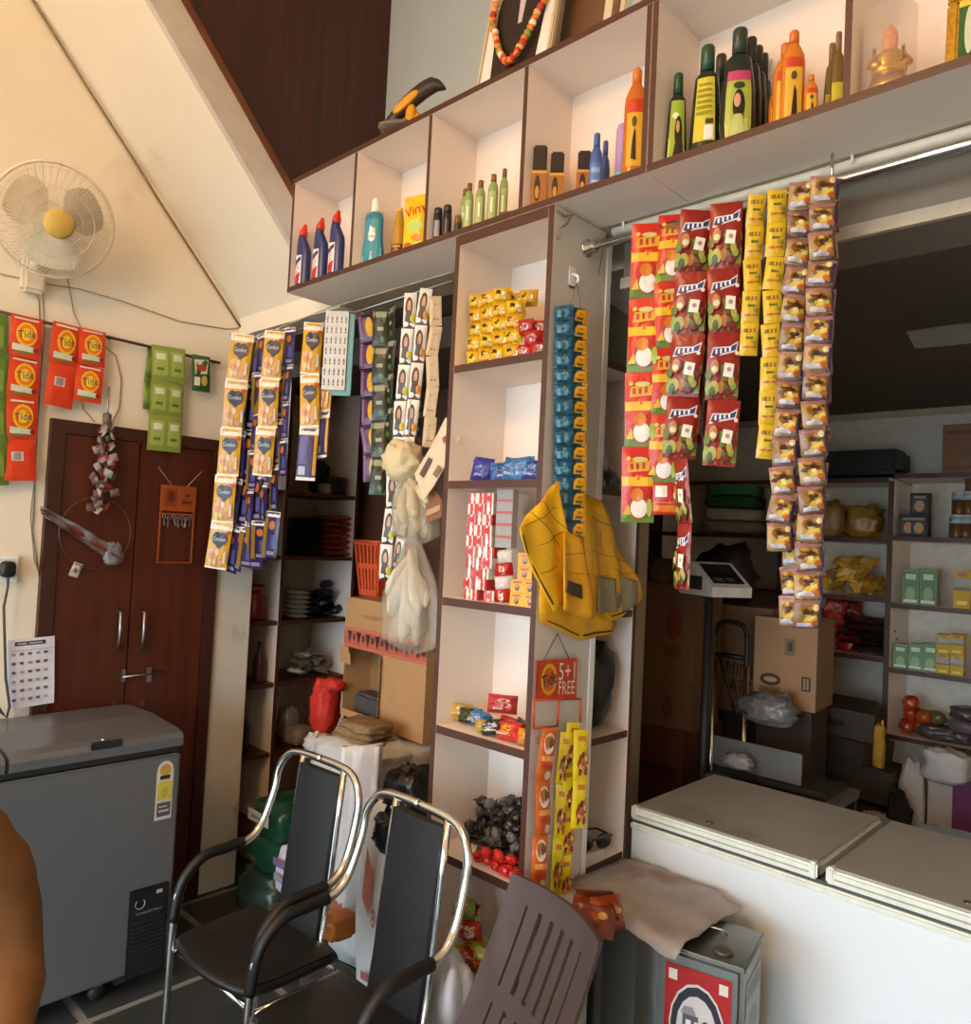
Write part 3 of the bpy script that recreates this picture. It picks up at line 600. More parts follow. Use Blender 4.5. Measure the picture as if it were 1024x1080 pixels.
# key holder
p = onX(188, 526, XL+.035); OR = mat('#9a4a1c', .5, 0, .1)
t = thing('key_holder', 'orange brown key board with keys hanging on the right door leaf', 'key holder', p)
wk, hk = 38/ppm(p), 27/ppm(p)
sf = lambda u, v, e: Vector((.006+e, u*wk, v*hk))
MB().box(-.004, .006, -wk/2, wk/2, -hk/2, hk/2, OR, bev=.002).layers(sf, [('r', -.4, -.3, -.05, .35, '#843c14'), ('r', .05, -.3, .42, .35, '#8f4318'), ('e', -.22, .05, .09, .22, '#5a240c'), ('r', .1, -.18, .38, -.08, '#5a240c'), ('r', .16, .08, .3, .2, '#6a2c10')]).build('board', t)
hb = 68/ppm(p)
for yy in (-wk/2+.004, wk/2-.004): MB().box(-.003, .003, yy-.003, yy+.003, -hb, -hk/2, OR).build('frame_bar', t)
MB().box(-.003, .003, -wk/2, wk/2, -hb, -hb+.005, OR).build('frame_bar', t)
MB().box(-.003, .003, -wk/2, wk/2, -hk/2-.016, -hk/2-.008, OR).build('frame_bar', t)
for s_ in (-1, 1): MB().tube([(.004, s_*wk*.22+.0, hk/2), (.004, s_*wk*.62, hk/2+.07)], .0016, mat('#a8927a', .8), 5).build('string', t)
key = MB().tube([(0, .006*math.cos(i*.785), -.008+.008*math.sin(i*.785)) for i in range(8)], .0016, STEEL, 5, closed=True).box(-.001, .001, -.0022, .0022, -.045, -.015, STEEL).box(-.001, .001, .002, .006, -.042, -.036, STEEL).box(-.001, .001, .002, .005, -.033, -.029, STEEL).mesh('key')
for i in range(7): place('key', key, t, (.006, -wk*.38+i*wk*.125, -hk/2-.016-(.006 if i % 2 else 0)), (U(-.25, .25), 0, U(-.5, .5)))
# calendar sheet, switch with plug and cable
a, b = onX(8, 673, XL+.006), onX(52, 741, XL+.006)
t = thing('calendar_sheet', 'white printed calendar sheet taped beside the cupboard door', 'calendar', ((XL+.033), (a.y+b.y)/2, (a.z+b.z)/2)); t.rotation_euler = (R(3), 0, 0)
wc, hc = abs(b.y-a.y), a.z-b.z; INK = '#55566e'
lay = [('r', -.36, .40, .3, .46, '#3a3a48'), ('r', -.3, .42, -.1, .44, '#b0b0bc'), ('r', -.05, .42, .22, .44, '#b0b0bc')]
for i in range(6):
    for j in range(5): lay.append(('r', -.42+j*.17, .3-i*.13, -.42+j*.17+.08, .26-i*.13, INK if (i+j) % 3 else '#9aa0b8'))
lay += [('r', -.46, .335, .46, .34, INK), ('r', -.2, -.5, -.195, .35, '#a0a4b8')]
CAL = mat('#dcdce6', .7, 0, .02)
mb = MB(); csf = lambda u, v, e: Vector((.003+.004*noise.noise(Vector((u*2, v*2, 4)))+e, u*wc, v*hc))
mb.grid(lambda u, v: csf(u-.5, v-.5, 0), 8, 10, CAL).grid(lambda u, v: csf(u-.5, v-.5, -.001), 8, 10, CAL, flip=True); mb.layers(csf, lay, .0003); mb.build('sheet', t)
MB().tube([(0, .004, hc/2), (.004, 0, hc/2+.07)], .001, mat('#d8d4c8', .8), 5).build('string', t)
a, b = onX(-8, 585, XL), onX(17, 614, XL)
t = thing('wall_socket', 'white wall socket plate with black plug and grey lead', 'socket', (XL, (a.y+b.y)/2, (a.z+b.z)/2)); ws, hs = b.y-a.y, a.z-b.z
MB().box(0, .02, -ws/2, ws/2, -hs/2, hs/2, WHITE, bev=.004).layers(lambda u, v, e: Vector((.02+e, u*ws, v*hs)), [('r', -.36, -.36, .36, .36, '#d4d2cb'), ('r', .2, -.2, .34, .2, '#f4f4f0')]).build('plate', t)
MB().lump((.04, .0, 0), (.045, .05, .06), BLACK, .05, e=.6).build('plug', t)
pl = Vector(t.location)
w_ = [Vector((.05, 0, -.02)), Vector((.055, .0, -.06))]+[onX(x, y, XL+.06)-pl for x, y in ((4, 640), (5, 680), (6, 715), (10, 745), (7, 757), (2, 752), (-4, 742))]
MB().tube(w_, .005, mat('#3a3b3d', .5), 6).build('lead', t)
# loose cables on the wall
CB = mat('#b9a184', .7, 0, .1); CG = mat('#7e746a', .7, 0, .1)
def cable(label, px, r, m, X=XL+.006):
    return MB().tube([onX(x, y, X) for x, y in px], r, m, 5).build('cable', label=label, cat='cable')
cable('thin cream cable clipped across the wall below the fan', [(-12, 286), (48, 299), (85, 305), (130, 318), (190, 339), (240, 347), (258, 345)], .003, CB)
cable('thin lead dropping from the fan past the orange strips', [(33, 284), (36, 302), (41, 318), (44, 380), (41, 430), (37, 480), (36, 530), (34, 560), (40, 600), (42, 614)], .0022, CG)
cable('second thin lead beside the fan lead, ending above the calendar', [(45, 290), (46, 330), (47, 350), (41, 420), (37, 500), (32, 545), (36, 590), (44, 612)], .0018, CG)
cable('wire from fan to door hook, looping over the orange strips', [(70, 287), (78, 330), (85, 345), (82, 400), (88, 432), (100, 445)], .0018, CG)
cable('curved dark wire looping beside the foil bundle', [(111, 366), (122, 375), (128, 400), (126, 430), (117, 447)], .002, CG)
cable('rough grey joint line running up where the stair soffit meets the wall', [(255, 347), (210, 277), (166, 209), (146, 176), (92, 92), (52, 28), (33, -2)], .005, mat('#8a775a', .9, 0, .3, .5, 50), XL+.008)
# ================================================================== WALL FAN
c = onX(57, 233, XL+.20)
FA = mat('#e9dcc2', .4, 0, .04); FAD = mat('#d6c9b0', .5)
t = thing('wall_fan', 'cream wall-mounted fan with round wire cage and yellow hub badge', 'fan', c)
yz = Vector((1, -.10, -.42)).normalized(); q = yz.to_track_quat('Z', 'Y').to_matrix().to_4x4()
RA = 58/ppm(c)
def fp(n, mb): mb.v = [q @ v for v in mb.v]; return mb.build(n, t)
def ring(r, z, n=48): return [Vector((r*math.cos(i/n*2*math.pi), r*math.sin(i/n*2*math.pi), z)) for i in range(n)]
fp('rim', MB().tube(ring(RA, 0), .006, FA, 6, closed=True).tube(ring(RA, -.012), .005, FA, 6, closed=True))
g = MB(); gb = MB()
for i in range(84):
    a = i/84*2*math.pi; cs, sn = math.cos(a), math.sin(a); a2 = a+.25; c2, s2 = math.cos(a2), math.sin(a2)
    g.tube([(RA*cs, RA*sn, 0), (RA*.78*math.cos(a+.07), RA*.78*math.sin(a+.07), .062), (RA*.22*c2, RA*.22*s2, .088)], .0011, FA, 3, caps=False)
    if i % 2: gb.tube([(RA*cs, RA*sn, -.012), (RA*.78*cs, RA*.78*sn, -.06), (RA*.3*cs, RA*.3*sn, -.075)], .0011, FA, 3, caps=False)
for r_, z_ in ((.92, .028), (.6, .074), (.4, .082)): g.tube(ring(RA*r_, z_, 36), .0012, FA, 3, closed=True)
fp('front_cage', g); fp('rear_cage', gb.tube(ring(RA*.6, -.07, 32), .0012, FA, 3, closed=True))
fp('hub_badge', MB().lathe([(RA*.25, .084), (RA*.25, .094), (RA*.2, .102), (.002, .104)], mat('#d7b455', .4), 28))
blades = MB()
for k in range(3):
    b0 = k*2*math.pi/3+.6
    def bf(u, v):
        r = RA*(.16+.68*v); a = b0+(u-.5)*(.5+1.15*math.sin(math.pi*min(1, v*.78+.12))); return Vector((r*math.cos(a), r*math.sin(a), .012+(u-.5)*.05))
    o = MB().grid(bf, 8, 8, FAD).grid(lambda u, v: bf(u, v)+Vector((0, 0, -.002)), 8, 8, FAD, flip=True); fp('blade', o)
fp('hub', MB().lathe([(.03, -.01), (.036, .0), (.034, .03), (.02, .04)], FA, 20))
fp('motor_housing', MB().lathe([(.02, -.16), (.05, -.15), (.06, -.11), (.06, -.07), (.03, -.05)], FA, 20))
o = MB(); pz_ = onX(38, 285, XL+.05)-c; m_ = q @ Vector((0, 0, -.12))
o.tube([m_, m_+Vector((-.02, 0, -.06)), (pz_+m_)/2+Vector((-.03, 0, -.05)), pz_], [.03, .026, .024, .03], FA, 12); o.build('arm', t)
o = MB().box(-.05, .0, -.04, .04, -.08, .06, FA, bev=.012); o.v = [v+pz_ for v in o.v]; o.build('wall_bracket', t)
# ================================================================== HANGING STRIPS
def ystrip(name, label, cat, group, a, b, kinds, wpx, Y=1.62, yaw=30, d=.012, jit=6, Yb=None, part='sachet'):
    A, B = onY(*a, Y), onY(*b, Yb or Y); n = len(kinds); hh = (A-B).length/n
    f = Vector((math.sin(R(yaw)), -math.cos(R(yaw)))); v = Vector((CAM.x-A.x, CAM.y-A.y)).normalized()
    wm = wpx/ppm((A+B)/2)/max(.35, abs(f.dot(v)))
    return strip(name, label, cat, group, A, B, [k(wm, hh, d, i) for i, k in enumerate(kinds)], yaw, jit, part)
# --- left opening: wire and rod
a, b = onY(252, 369, 1.69), onY(478, 296, 1.69)
t = thing('hanging_rod', 'thin rod across the alcove opening carrying yellow and purple strips', 'rod', b)
MB().tube([a-b, Vector()], .005, STEEL, 8).build('bar', t)
MB().tube([a-b+Vector((0, -.01, .02)), (a-b)*.5+Vector((0, -.01, .045)), Vector((0, -.01, .025))], .003, mat('#c8b898', .7), 5).build('cord', t)
def comfort(w_, h, d, i): return pouch(w_, h, d, '#d9a31f', (('r', -.5, .34, .5, .5, '#efe9dd'), ('r', -.5, -.5, .5, -.46, '#efe9dd'), ('e', -.22, -.2, .24, .16, '#e3b08e'), *busy(7, 9, -.38, -.38, .2, -.12, ('#e8c8a8', '#e0a488', '#ecd08a', '#d99a5a'), .12), ('e', -.12, .16, .22, .14, '#2a3350'), ('e', .14, .16, .22, .14, '#2a3350'), ('p', ((-.3,.12),(.32,.12),(.02,-.06)), '#2a3350'), ('t', 'Comfort', .01, .15, .6, .7, 0, '#e8e4dc'), ('r', .3, -.36, .42, -.1, '#d9d2c6'), ('e', .36, .3, .1, .04, '#c9532a')), seed=2)
def purple(w_, h, d, i): return pouch(w_, h, d, ('#2c2150', '#241b40')[i % 2], (('r', -.5, .38, .5, .5, '#e9e4dc'), ('r', -.5, -.5, -.2, .36, '#8a6a1f'), ('r', .1, -.3, .4, .0, '#4a4a8a'), ('e', .1, .2, .2, .1, '#b8682a'), ('r', -.1, -.44, .4, -.36, '#8a86a8')), seed=3+i % 3)
def purpleback(w_, h, d, i): return pouch(w_, h, d, '#2f2a66', (('r', -.5, .36, .5, .5, '#efe9dd'), ('r', -.42, -.2, .0, .32, '#5a5a9a'), ('r', .1, -.34, .3, .3, '#3a2f60'), ('r', .32, -.4, .48, .36, '#d9a31f'), ('r', -.4, -.4, -.05, -.24, '#b8b8d0'), ('r', -.5, -.5, .5, -.44, '#efe9dd')), seed=7)
G1 = 'yellow fabric conditioner strips'
ystrip('conditioner_strip', 'longest yellow conditioner strip with white bands, hanging leftmost', 'sachet strip', G1, (256, 352), (228, 600), [comfort]*5, 22, Y=1.60, yaw=48, jit=5)
ystrip('conditioner_strip', 'yellow conditioner strip with white bands, right of the dark purple ones', 'sachet strip', G1, (290, 349), (276, 502), [comfort]*3, 20, Y=1.61, yaw=48, jit=5)
ystrip('conditioner_strip', 'short yellow conditioner strip beside the white blister card', 'sachet strip', G1, (330, 340), (323, 507), [comfort, comfort, purpleback], 20, Y=1.62, yaw=48, jit=10)
for i, (xa, xb, yb, n) in enumerate(((264, 240, 603, 5), (271, 250, 602, 5), (277, 258, 598, 6), (283, 266, 600, 5), (289, 272, 590, 6), (300, 284, 588, 5))):
    ystrip('purple_strip', ('first', 'second', 'third', 'fourth', 'fifth', 'last')[i]+' dark purple strip seen edge-on, counted from the longest yellow strip', 'sachet strip', 'edge-on purple strips', (xa, 356-2*i), (xb, yb), [purple]*n, 12, Y=1.655+.006*(i % 2), yaw=-8+6*(i % 3), jit=14)
ystrip('purple_strip', 'short purple strip just right of the second yellow strip', 'sachet strip', None, (306, 346), (297, 502), [purple]*4, 9, Y=1.66, yaw=0)
ystrip('purple_strip', 'purple and yellow strip half hidden behind the short yellow strip', 'sachet strip', None, (347, 338), (340, 483), [purple, comfort, purpleback], 11, Y=1.67, yaw=5)
# blister card
a, b = onY(356, 328, 1.63), onY(351, 411, 1.63)
t = thing('blister_card', 'white card of tiny bottle prints in front of a teal card', 'card', a); wq, hq = .085, (a-b).length
dots = []
for r_ in range(7):
    for c_ in range(5):
        x, y = -.4+c_*.2, .40-r_*.133; dots += [('r', x-.03, y-.05, x+.03, y+.012, '#4c4a5a'), ('r', x-.016, y+.012, x+.016, y+.034, '#23232b'), ('r', x-.03, y-.03, x+.03, y-.012, ('#b89a9a', '#9ab0b8')[(r_+c_) % 2])]
WC = mat('#d6d4d0', .5)
mb = MB().box(-wq/2, wq/2, 0, .003, -hq/2, hq/2, WC).layers(lambda u, v, e: Vector((u*wq, -e, v*hq)), dots, .00002); mb.build('card', t).matrix_local = front_matrix((b-a)/2, 40, a-b)
MB().box(-wq/2+.03, wq/2+.022, .008, .012, -hq/2-.02, hq/2-.005, mat('#5b9ea0', .4), bev=.002).build('backing_card', t).matrix_local = front_matrix((b-a)/2, 40, a-b)
def violet(w_, h, d, i): return pouch(w_, h, d, '#4a2250', (('r', -.45, -.4, -.25, .4, '#7a5a8a'), ('e', .22, -.02, .24, .36, '#d9a31f'), ('r', -.2, .36, .45, .44, '#2a1030')), seed=2)
def blackgreen(w_, h, d, i): return pouch(w_, h, d, '#1c2a18', (('r', -.5, .26, .5, .42, '#8f927a'), ('e', 0, -.05, .34, .26, '#0f160e'), ('r', -.2, -.1, .2, .0, '#9aa088'), ('e', .1, -.34, .2, .08, '#4a6a2a')), seed=3)
def shampoo(col, pet):
    def f(w_, h, d, i): return pouch(w_, h, d, '#e6e0d4', (('p', ((-.5,-.5),(.5,-.5),(.5,-.25),(-.5,-.38)), col), ('e', -.05, .1, .30, .28, '#3a2014'), ('e', -.02, .12, .16, .16, '#c4906c'), ('p', ((-.35,-.3),(.3,-.35),(.2,.0),(-.25,.0)), '#46281a'), ('e', .28, -.22, .2, .11, pet)), seed=4)
    return f
ystrip('sachet_strip', 'violet sachet strip with yellow patches left of the black one', 'sachet strip', None, (386, 331), (391, 508), [violet]*6, 16, Y=1.66, yaw=30)
ystrip('sachet_strip', 'black and green sachet strip beside the violet strip', 'sachet strip', None, (402, 326), (399, 522), [blackgreen]*5, 17, Y=1.66, yaw=35)
ystrip('sachet_strip', 'thin black strip hanging edge-on behind the black and green strip', 'sachet strip', None, (414, 322), (408, 500), [blackgreen]*5, 7, Y=1.68, yaw=-10)
ystrip('shampoo_strip', 'long white shampoo strip with woman portraits and dark bottoms, left one', 'sachet strip', 'shampoo strips', (434, 309), (405, 612), [shampoo('#20231a', '#c9bf2a')]*8, 13, Y=1.62, yaw=35)
ystrip('shampoo_strip', 'shorter shampoo strip with brown bottoms beside the cream paper strip', 'sachet strip', 'shampoo strips', (449, 304), (428, 500), [shampoo('#5a2a14', '#d98a22')]*5, 13, Y=1.63, yaw=35)
ystrip('shampoo_strip', 'lower shampoo strip ending behind the hanging plastic bags', 'sachet strip', 'shampoo strips', (428, 500), (419, 600), [shampoo('#20231a', '#c9bf2a')]*3, 11, Y=1.65, yaw=30)
def creamp(w_, h, d, i): return pouch(w_, h, .003, '#cdb592', (('r', -.2, -.3, .0, -.26, '#7a6248'), ('r', .1, -.3, .25, -.26, '#7a6248'), ('r', -.2, .2, .2, .22, '#a08a6a')), seed=5, crimp=.01)
ystrip('paper_strip', 'long cream paper strip hanging beside the shelf pillar', 'paper strip', None, (460, 312), (452, 472), [creamp]*5, 13, Y=1.62, yaw=45, jit=2, part='label_panel')
ystrip('dark_strip', 'grey-green strip edge hanging between shampoo and paper strips', 'sachet strip', None, (447, 320), (441, 470), [blackgreen]*4, 6, Y=1.67, yaw=20)

# --- right opening: chrome rod, white conduit, strips
a, b = onY(622, 258, 1.64), Vector((.44, 1.64, 2.395)); rz_ = onY(1000, 158, 1.64).z; b.z = rz_; a = Vector((XP1+.002, 1.64, rz_))
t = thing('hanging_rod', 'chrome rod across the serving opening carrying tea and snack strips', 'rod', a)
MB().tube([Vector(), b-a], .011, CHROME, 12).build('bar', t)
MB().lathe([(.024, 0), (.024, .006), (.016, .008), (.016, .03), (.012, .032)], CHROME, 16).build('end_socket', t, rot=(0, R(90), 0))
for x in (-.6, .1): MB().tube([(x-a.x, 0, 0), (x-a.x, 0, .06)], .004, CHROME, 6).build('hanger', t)
t = thing('conduit_pipe', 'white conduit pipe fixed under the wall cabinet above the chrome rod', 'pipe', (-1.2, 1.715, 2.448))
MB().tube([(0, 0, 0), (1.64, 0, 0)], .0125, mat('#e9dcc4', .5), 12).build('pipe', t)
for x in (.04, .62, 1.2): MB().tube([(x, -.014, -.004), (x, -.016, .014)], .004, WHITE, 6).build('clip', t)
def tea(w_, h, d, i): return pouch(w_, h, d, '#c8281a', (('p', ((-.5,-.5),(.5,-.5),(.5,-.04),(-.5,-.04)), '#5f7f24'), ('r', -.48, -.02, .48, .1, '#e8b41f'), ('p', ((-.5,.06),(.5,.06),(.5,.14),(-.5,.12)), '#dc5a1c'), ('p', ((-.36,.16),(.34,.18),(.38,.32),(-.3,.30)), '#e3a024'), ('r', -.26, .2, -.16, .28, '#a83018'), ('r', -.06, .2, .02, .28, '#a83018'), ('r', .12, .21, .2, .29, '#a83018'), ('e', .05, .33, .24, .035, '#c9c07a'), ('e', -.3, .34, .07, .03, '#e6b73a'), ('e', .04, -.28, .34, .16, '#b03a1c'), ('e', .04, -.31, .26, .13, '#e9e2d6'), ('e', -.02, -.14, .2, .09, '#d0761f'), ('p', ((-.46,-.4),(-.2,-.4),(-.28,-.26)), '#d9b32a'), ('e', .36, -.3, .09, .12, '#a8b84a')), seed=2)
def teab(w_, h, d, i): return pouch(w_, h, d, '#8c1d16', (('p', ((-.5,-.44),(.5,-.44),(.5,.02),(-.5,.02)), '#7d8a34'), ('p', ((-.42,.12),(.4,.22),(.44,.38),(.3,.30),(-.34,.28)), '#d9dbe2'), ('p', ((-.38,.15),(.36,.24),(.4,.34),(.28,.28),(-.3,.26)), '#2c3a72'), ('r', -.26, .18, -.2, .25, '#e8e8ee'), ('r', -.12, .19, -.06, .26, '#e8e8ee'), ('r', .02, .21, .08, .27, '#e8e8ee'), ('r', .16, .22, .22, .29, '#e8e8ee'), *busy(5, 16, -.44, -.42, .42, .0, ('#5a6a2a', '#a8a24a', '#6e1c14', '#b9763a', '#8a9a3a', '#4a5220'), .13), ('p', ((.0,-.16),(.3,-.18),(.34,.02),(.04,.04)), '#e8e4d2'), ('e', .18, -.06, .07, .035, '#b88a9a'), ('e', -.26, -.06, .1, .05, '#d2cfa2'), ('e', .4, .18, .06, .03, '#e8e0d4')), seed=3)
def teaend(w_, h, d, i): return pouch(w_, h, d, '#b3231a', (('r', -.4, .05, .05, .4, '#e2dbd0'), ('r', -.45, -.42, .5, -.1, '#d9771f'), ('r', -.5, -.2, .5, -.14, '#b3231a')), seed=5)
ystrip('tea_strip', 'red and green tea sachet strip with cup prints, nearest the shelf pillar', 'sachet strip', 'red tea strips', (684, 236), (671, 551), [tea]*4, 34, yaw=30)
ystrip('tea_strip', 'red and green tea sachet strip with cup prints, ending in a half sachet', 'sachet strip', 'red tea strips', (711, 226), (699, 509), [tea]*4, 32, yaw=30, Y=1.645)
ystrip('tea_strip', 'half folded tea sachet hanging under the second tea strip', 'sachet strip', None, (703, 509), (701, 543), [teaend], 27, yaw=30, Y=1.645)
ystrip('dark_tea_strip', 'long dark red tea strip with blue badge, longest of the dark ones', 'sachet strip', 'dark tea strips', (734, 222), (716, 484), [teab]*4, 34, yaw=28, Y=1.61, jit=8)
ystrip('dark_tea_strip', 'twisted narrow end of the long dark red tea strip', 'sachet strip', None, (720, 484), (721, 622), [teab]*2, 14, yaw=-14, Y=1.61, jit=4)
ystrip('dark_tea_strip', 'shorter dark red tea strip with blue badges beside the yellow strips', 'sachet strip', 'dark tea strips', (766, 214), (760, 492), [teab]*4, 33, yaw=30, Y=1.61, jit=8)
def redback(w_, h, d, i): return pouch(w_, h, d, '#5e1512', (('r', -.3, -.3, .1, .2, '#8a7a6a'),), seed=6)
ystrip('dark_tea_strip', 'dark red strip back showing between the two badge strips', 'sachet strip', None, (748, 222), (738, 470), [redback]*4, 12, yaw=10, Y=1.67)
ystrip('dark_tea_strip', 'dark red strip back showing right of the shorter badge strip', 'sachet strip', None, (783, 214), (770, 490), [redback]*4, 8, yaw=0, Y=1.67)
def yel(w_, h, d, i): return pouch(w_, h, d, '#d8b024', (('r', -.36, .2, .3, .32, '#7a681c'), ('r', -.2, .0, .24, .07, '#5c6420'), ('r', -.34, -.28, .4, -.22, '#b8642a'), ('r', -.1, .21, .0, .31, '#dfae1c'), ('r', .14, .21, .2, .31, '#dfae1c'), ('e', .26, -.1, .16, .07, '#9a8a3a')), seed=2, crimp=.03, nu=5, nv=6)
ystrip('yellow_strip', 'short strip of yellow printed sachets, left of the pair', 'sachet strip', 'yellow strips', (798, 206), (789, 375), [yel]*5, 18, yaw=30, jit=4)
ystrip('yellow_strip', 'long strip of yellow printed sachets, right of the pair', 'sachet strip', 'yellow strips', (820, 200), (808, 484), [yel]*8, 19, yaw=30, jit=4)
def glit(w_, h, d, i): return pouch(w_, h, d, ('#a98a58', '#8c6c52')[i % 2], (('r', -.5, .36, .5, .5, '#a8707a'), ('r', -.5, -.5, .5, -.42, '#4a3450'), ('e', 0, .12, .36, .2, ('#8a5a1a', '#a07a20')[i % 2]), *busy(i % 3, 8, -.34, -.3, .34, .3, ('#6a4418', '#caa44a', '#e2d2a0', '#8a4a2a', '#b88a3a'), .14), ('p', ((-.34,-.3),(.38,-.34),(.3,.02),(-.1,-.06)), '#d9bd5a'), ('r', -.42, -.4, .2, -.26, '#c9c4d2'), ('r', .4, -.4, .5, .34, '#43306a'), ('e', 0, .12, .2, .08, '#4a2a14'), ('e', .24, -.24, .16, .1, '#c96a2a')), seed=2+i % 3, crimp=.06, wr=.003, nu=6, nv=6)
for lab, a_, b_, n, w_, Y_, yw in (('glittering gold and pink snack strip right of the yellow pair', (846, 192), (821, 582), 13, 25, 1.62, 32),
        ('glittering snack strip behind the gold and pink one, hanging lower', (857, 196), (832, 660), 15, 21, 1.67, 20),
        ('glittering gold and purple snack strip, rightmost and longest in front', (869, 186), (850, 663), 16, 26, 1.62, 34),
        ('thin edge of a further snack strip at the far right of the rod', (882, 186), (862, 610), 14, 9, 1.66, -8)):
    ystrip('snack_strip', lab, 'sachet strip', 'glittering snack strips', a_, b_, [glit]*n, w_, Y=Y_, yaw=yw, jit=9, d=.016)

# ================================================================== ON THE PILLAR'S SIDE PANEL
p = onX(602, 292, XP1); 
t = thing('adhesive_hook', 'white adhesive hook on the grey pillar panel', 'hook', p)
MB().box(0, .006, -.016, .016, -.028, .028, WHITE, bev=.003).tube([(.006, 0, .006), (.022, 0, -.002), (.026, 0, -.014), (.018, 0, -.022)], .004, WHITE, 8).build('hook', t)
A, B = onX(606, 324, XP1+.045), onX(604, 566, XP1+.045)
st_ = thing('blue_yellow_strip', 'long blue sachet strip with yellow shampoo shapes hanging from the adhesive hook', 'sachet strip', A)
MB().tube([(0, -.02, 0), p+Vector((.02, 0, -.014))-A, (0, .03, -.01)], .0012, CG, 5).build('string', st_)
n = 15; d_ = (B-A)/n; hh = d_.length; wm = .075
bs = pouch(wm, hh, .012, '#1e4a5a', (('r', .3, -.5, .5, .5, '#dfa41e'), ('p', ((-.05,-.4),(.45,-.4),(.45,.1),(.3,.34),(.1,.34),(-.02,.1)), '#e2a81f'), ('r', .08, -.24, .34, -.16, '#8a5a1a'), ('e', .2, .08, .08, .1, '#c87a1c'), ('r', -.42, -.3, -.3, .3, '#5a8a98')), seed=3, crimp=.04)
for i in range(n): place('sachet', bs, st_, mw=front_matrix(d_*(i+.5), 66+U(-5, 5), -d_))
be = pouch(.05, hh, .02, '#1c5068', (('r', -.3, -.3, .2, .2, '#4a8298'),), wr=.006, seed=4)
A2 = onX(595, 322, XP1+.03)-A; B2 = onX(594, 520, XP1+.03)-A
for i in range(12): place('folded_sachet', be, st_, mw=front_matrix(A2+(B2-A2)*((i+.5)/12), 30+U(-15, 15), A2-B2))
# bunch of yellow carry bags
YBAG = mat('#fcc222', .38, 0, .06, .3, 25); YB2 = mat('#eab01e', .38, 0, .12, .3, 25); GRN = mat('#8a7f62', .3, 0, .25, .6, 40)
bg0 = onX(600, 560, XP1+.03)
t = thing('carry_bag_bunch', 'bunch of creased yellow plastic bags hung over the pillar edge', 'plastic bags', bg0)
def sheet(name, pts, X, m, amp=.012, sd=1, marks=()):
    P = [onX(x, y, X) for x, y in pts]; c_ = sum(P, Vector())/len(P); mb = MB(); n = len(P); rings = 6; vs = [c_-bg0]; per = []
    for i in range(n):
        for k in range(4): per.append(P[i].lerp(P[(i+1) % n], k/4))
    m_ = len(per)
    for r_ in range(1, rings+1):
        for q_ in per:
            v = c_.lerp(q_, r_/rings); v = v+Vector((amp*noise.noise(Vector((v.y*14+sd, v.z*9, sd)))+amp*.8*math.sin(v.y*60+v.z*16+sd), 0, 0)); vs.append(v-bg0)
    fs = [(0, 1+i, 1+(i+1) % m_) for i in range(m_)]
    for r_ in range(rings-1):
        for i in range(m_): j = (i+1) % m_; fs.append((1+r_*m_+i, 1+(r_+1)*m_+i, 1+(r_+1)*m_+j, 1+r_*m_+j))
    mb.add(vs, fs, m, True); o = mb.build(name, t)
    mo = o.modifiers.new('thick', 'SOLIDIFY'); mo.thickness = .0025
    for (x0, y0), (x1, y1), w_ in marks:
        q = [onX(x0+(x1-x0)*k/8, y0+(y1-y0)*k/8, X) for k in range(9)]
        q = [v+Vector((amp*noise.noise(Vector((v.y*14+sd, v.z*9, sd)))+amp*.8*math.sin(v.y*60+v.z*16+sd)+.003, 0, 0))-bg0 for v in q]
        MB().tube(q, w_, mat('#4a3418', .6), 4).build('printed_line', o)
    return o
sheet('bag', [(572, 600), (570, 656), (612, 676), (648, 667), (651, 658), (630, 640), (600, 600)], XP1+.012, YB2, .006, 4, [((578, 655), (610, 670), .002), ((614, 670), (643, 665), .003)])
sheet('bag', [(545, 558), (567, 531), (589, 507), (596, 560), (610, 575), (624, 640), (617, 652), (600, 645), (588, 642), (581, 645)], XP1+.045, YBAG, .010, 1, [((549, 564), (580, 637), .0028), ((560, 540), (590, 575), .0008), ((552, 556), (588, 535), .0008), ((560, 580), (594, 560), .0008), ((570, 605), (600, 590), .0008), ((570, 528), (597, 560), .0008), ((594, 637), (614, 641), .0022)])
sheet('bag', [(594, 560), (612, 568), (626, 640), (622, 654), (592, 643)], XP1+.062, mat('#f2ae20', .38, 0, .08, .3, 25), .006, 6, [((594, 585), (616, 583), .0008), ((597, 603), (620, 606), .0008)])
sheet('bag', [(612, 520), (633, 527), (641, 546), (658, 586), (668, 606), (680, 626), (668, 638), (645, 655), (624, 650), (616, 600)], XP1+.035, YB2, .010, 2, [((622, 545), (645, 556), .001), ((620, 580), (660, 592), .0008), ((618, 610), (664, 604), .0008), ((645, 650), (660, 640), .0024), ((634, 560), (642, 640), .0008)])
sheet('pouch_window', [(630, 607), (648, 610), (650, 645), (628, 647)], XP1+.05, GRN, .006, 3)
sheet('pouch_window', [(655, 608), (670, 612), (672, 634), (660, 645), (652, 640)], XP1+.05, GRN, .006, 5)
sheet('pouch_window', [(597, 612), (614, 617), (615, 632), (595, 624)], XP1+.068, mat('#4a3a28', .4), .003, 5)
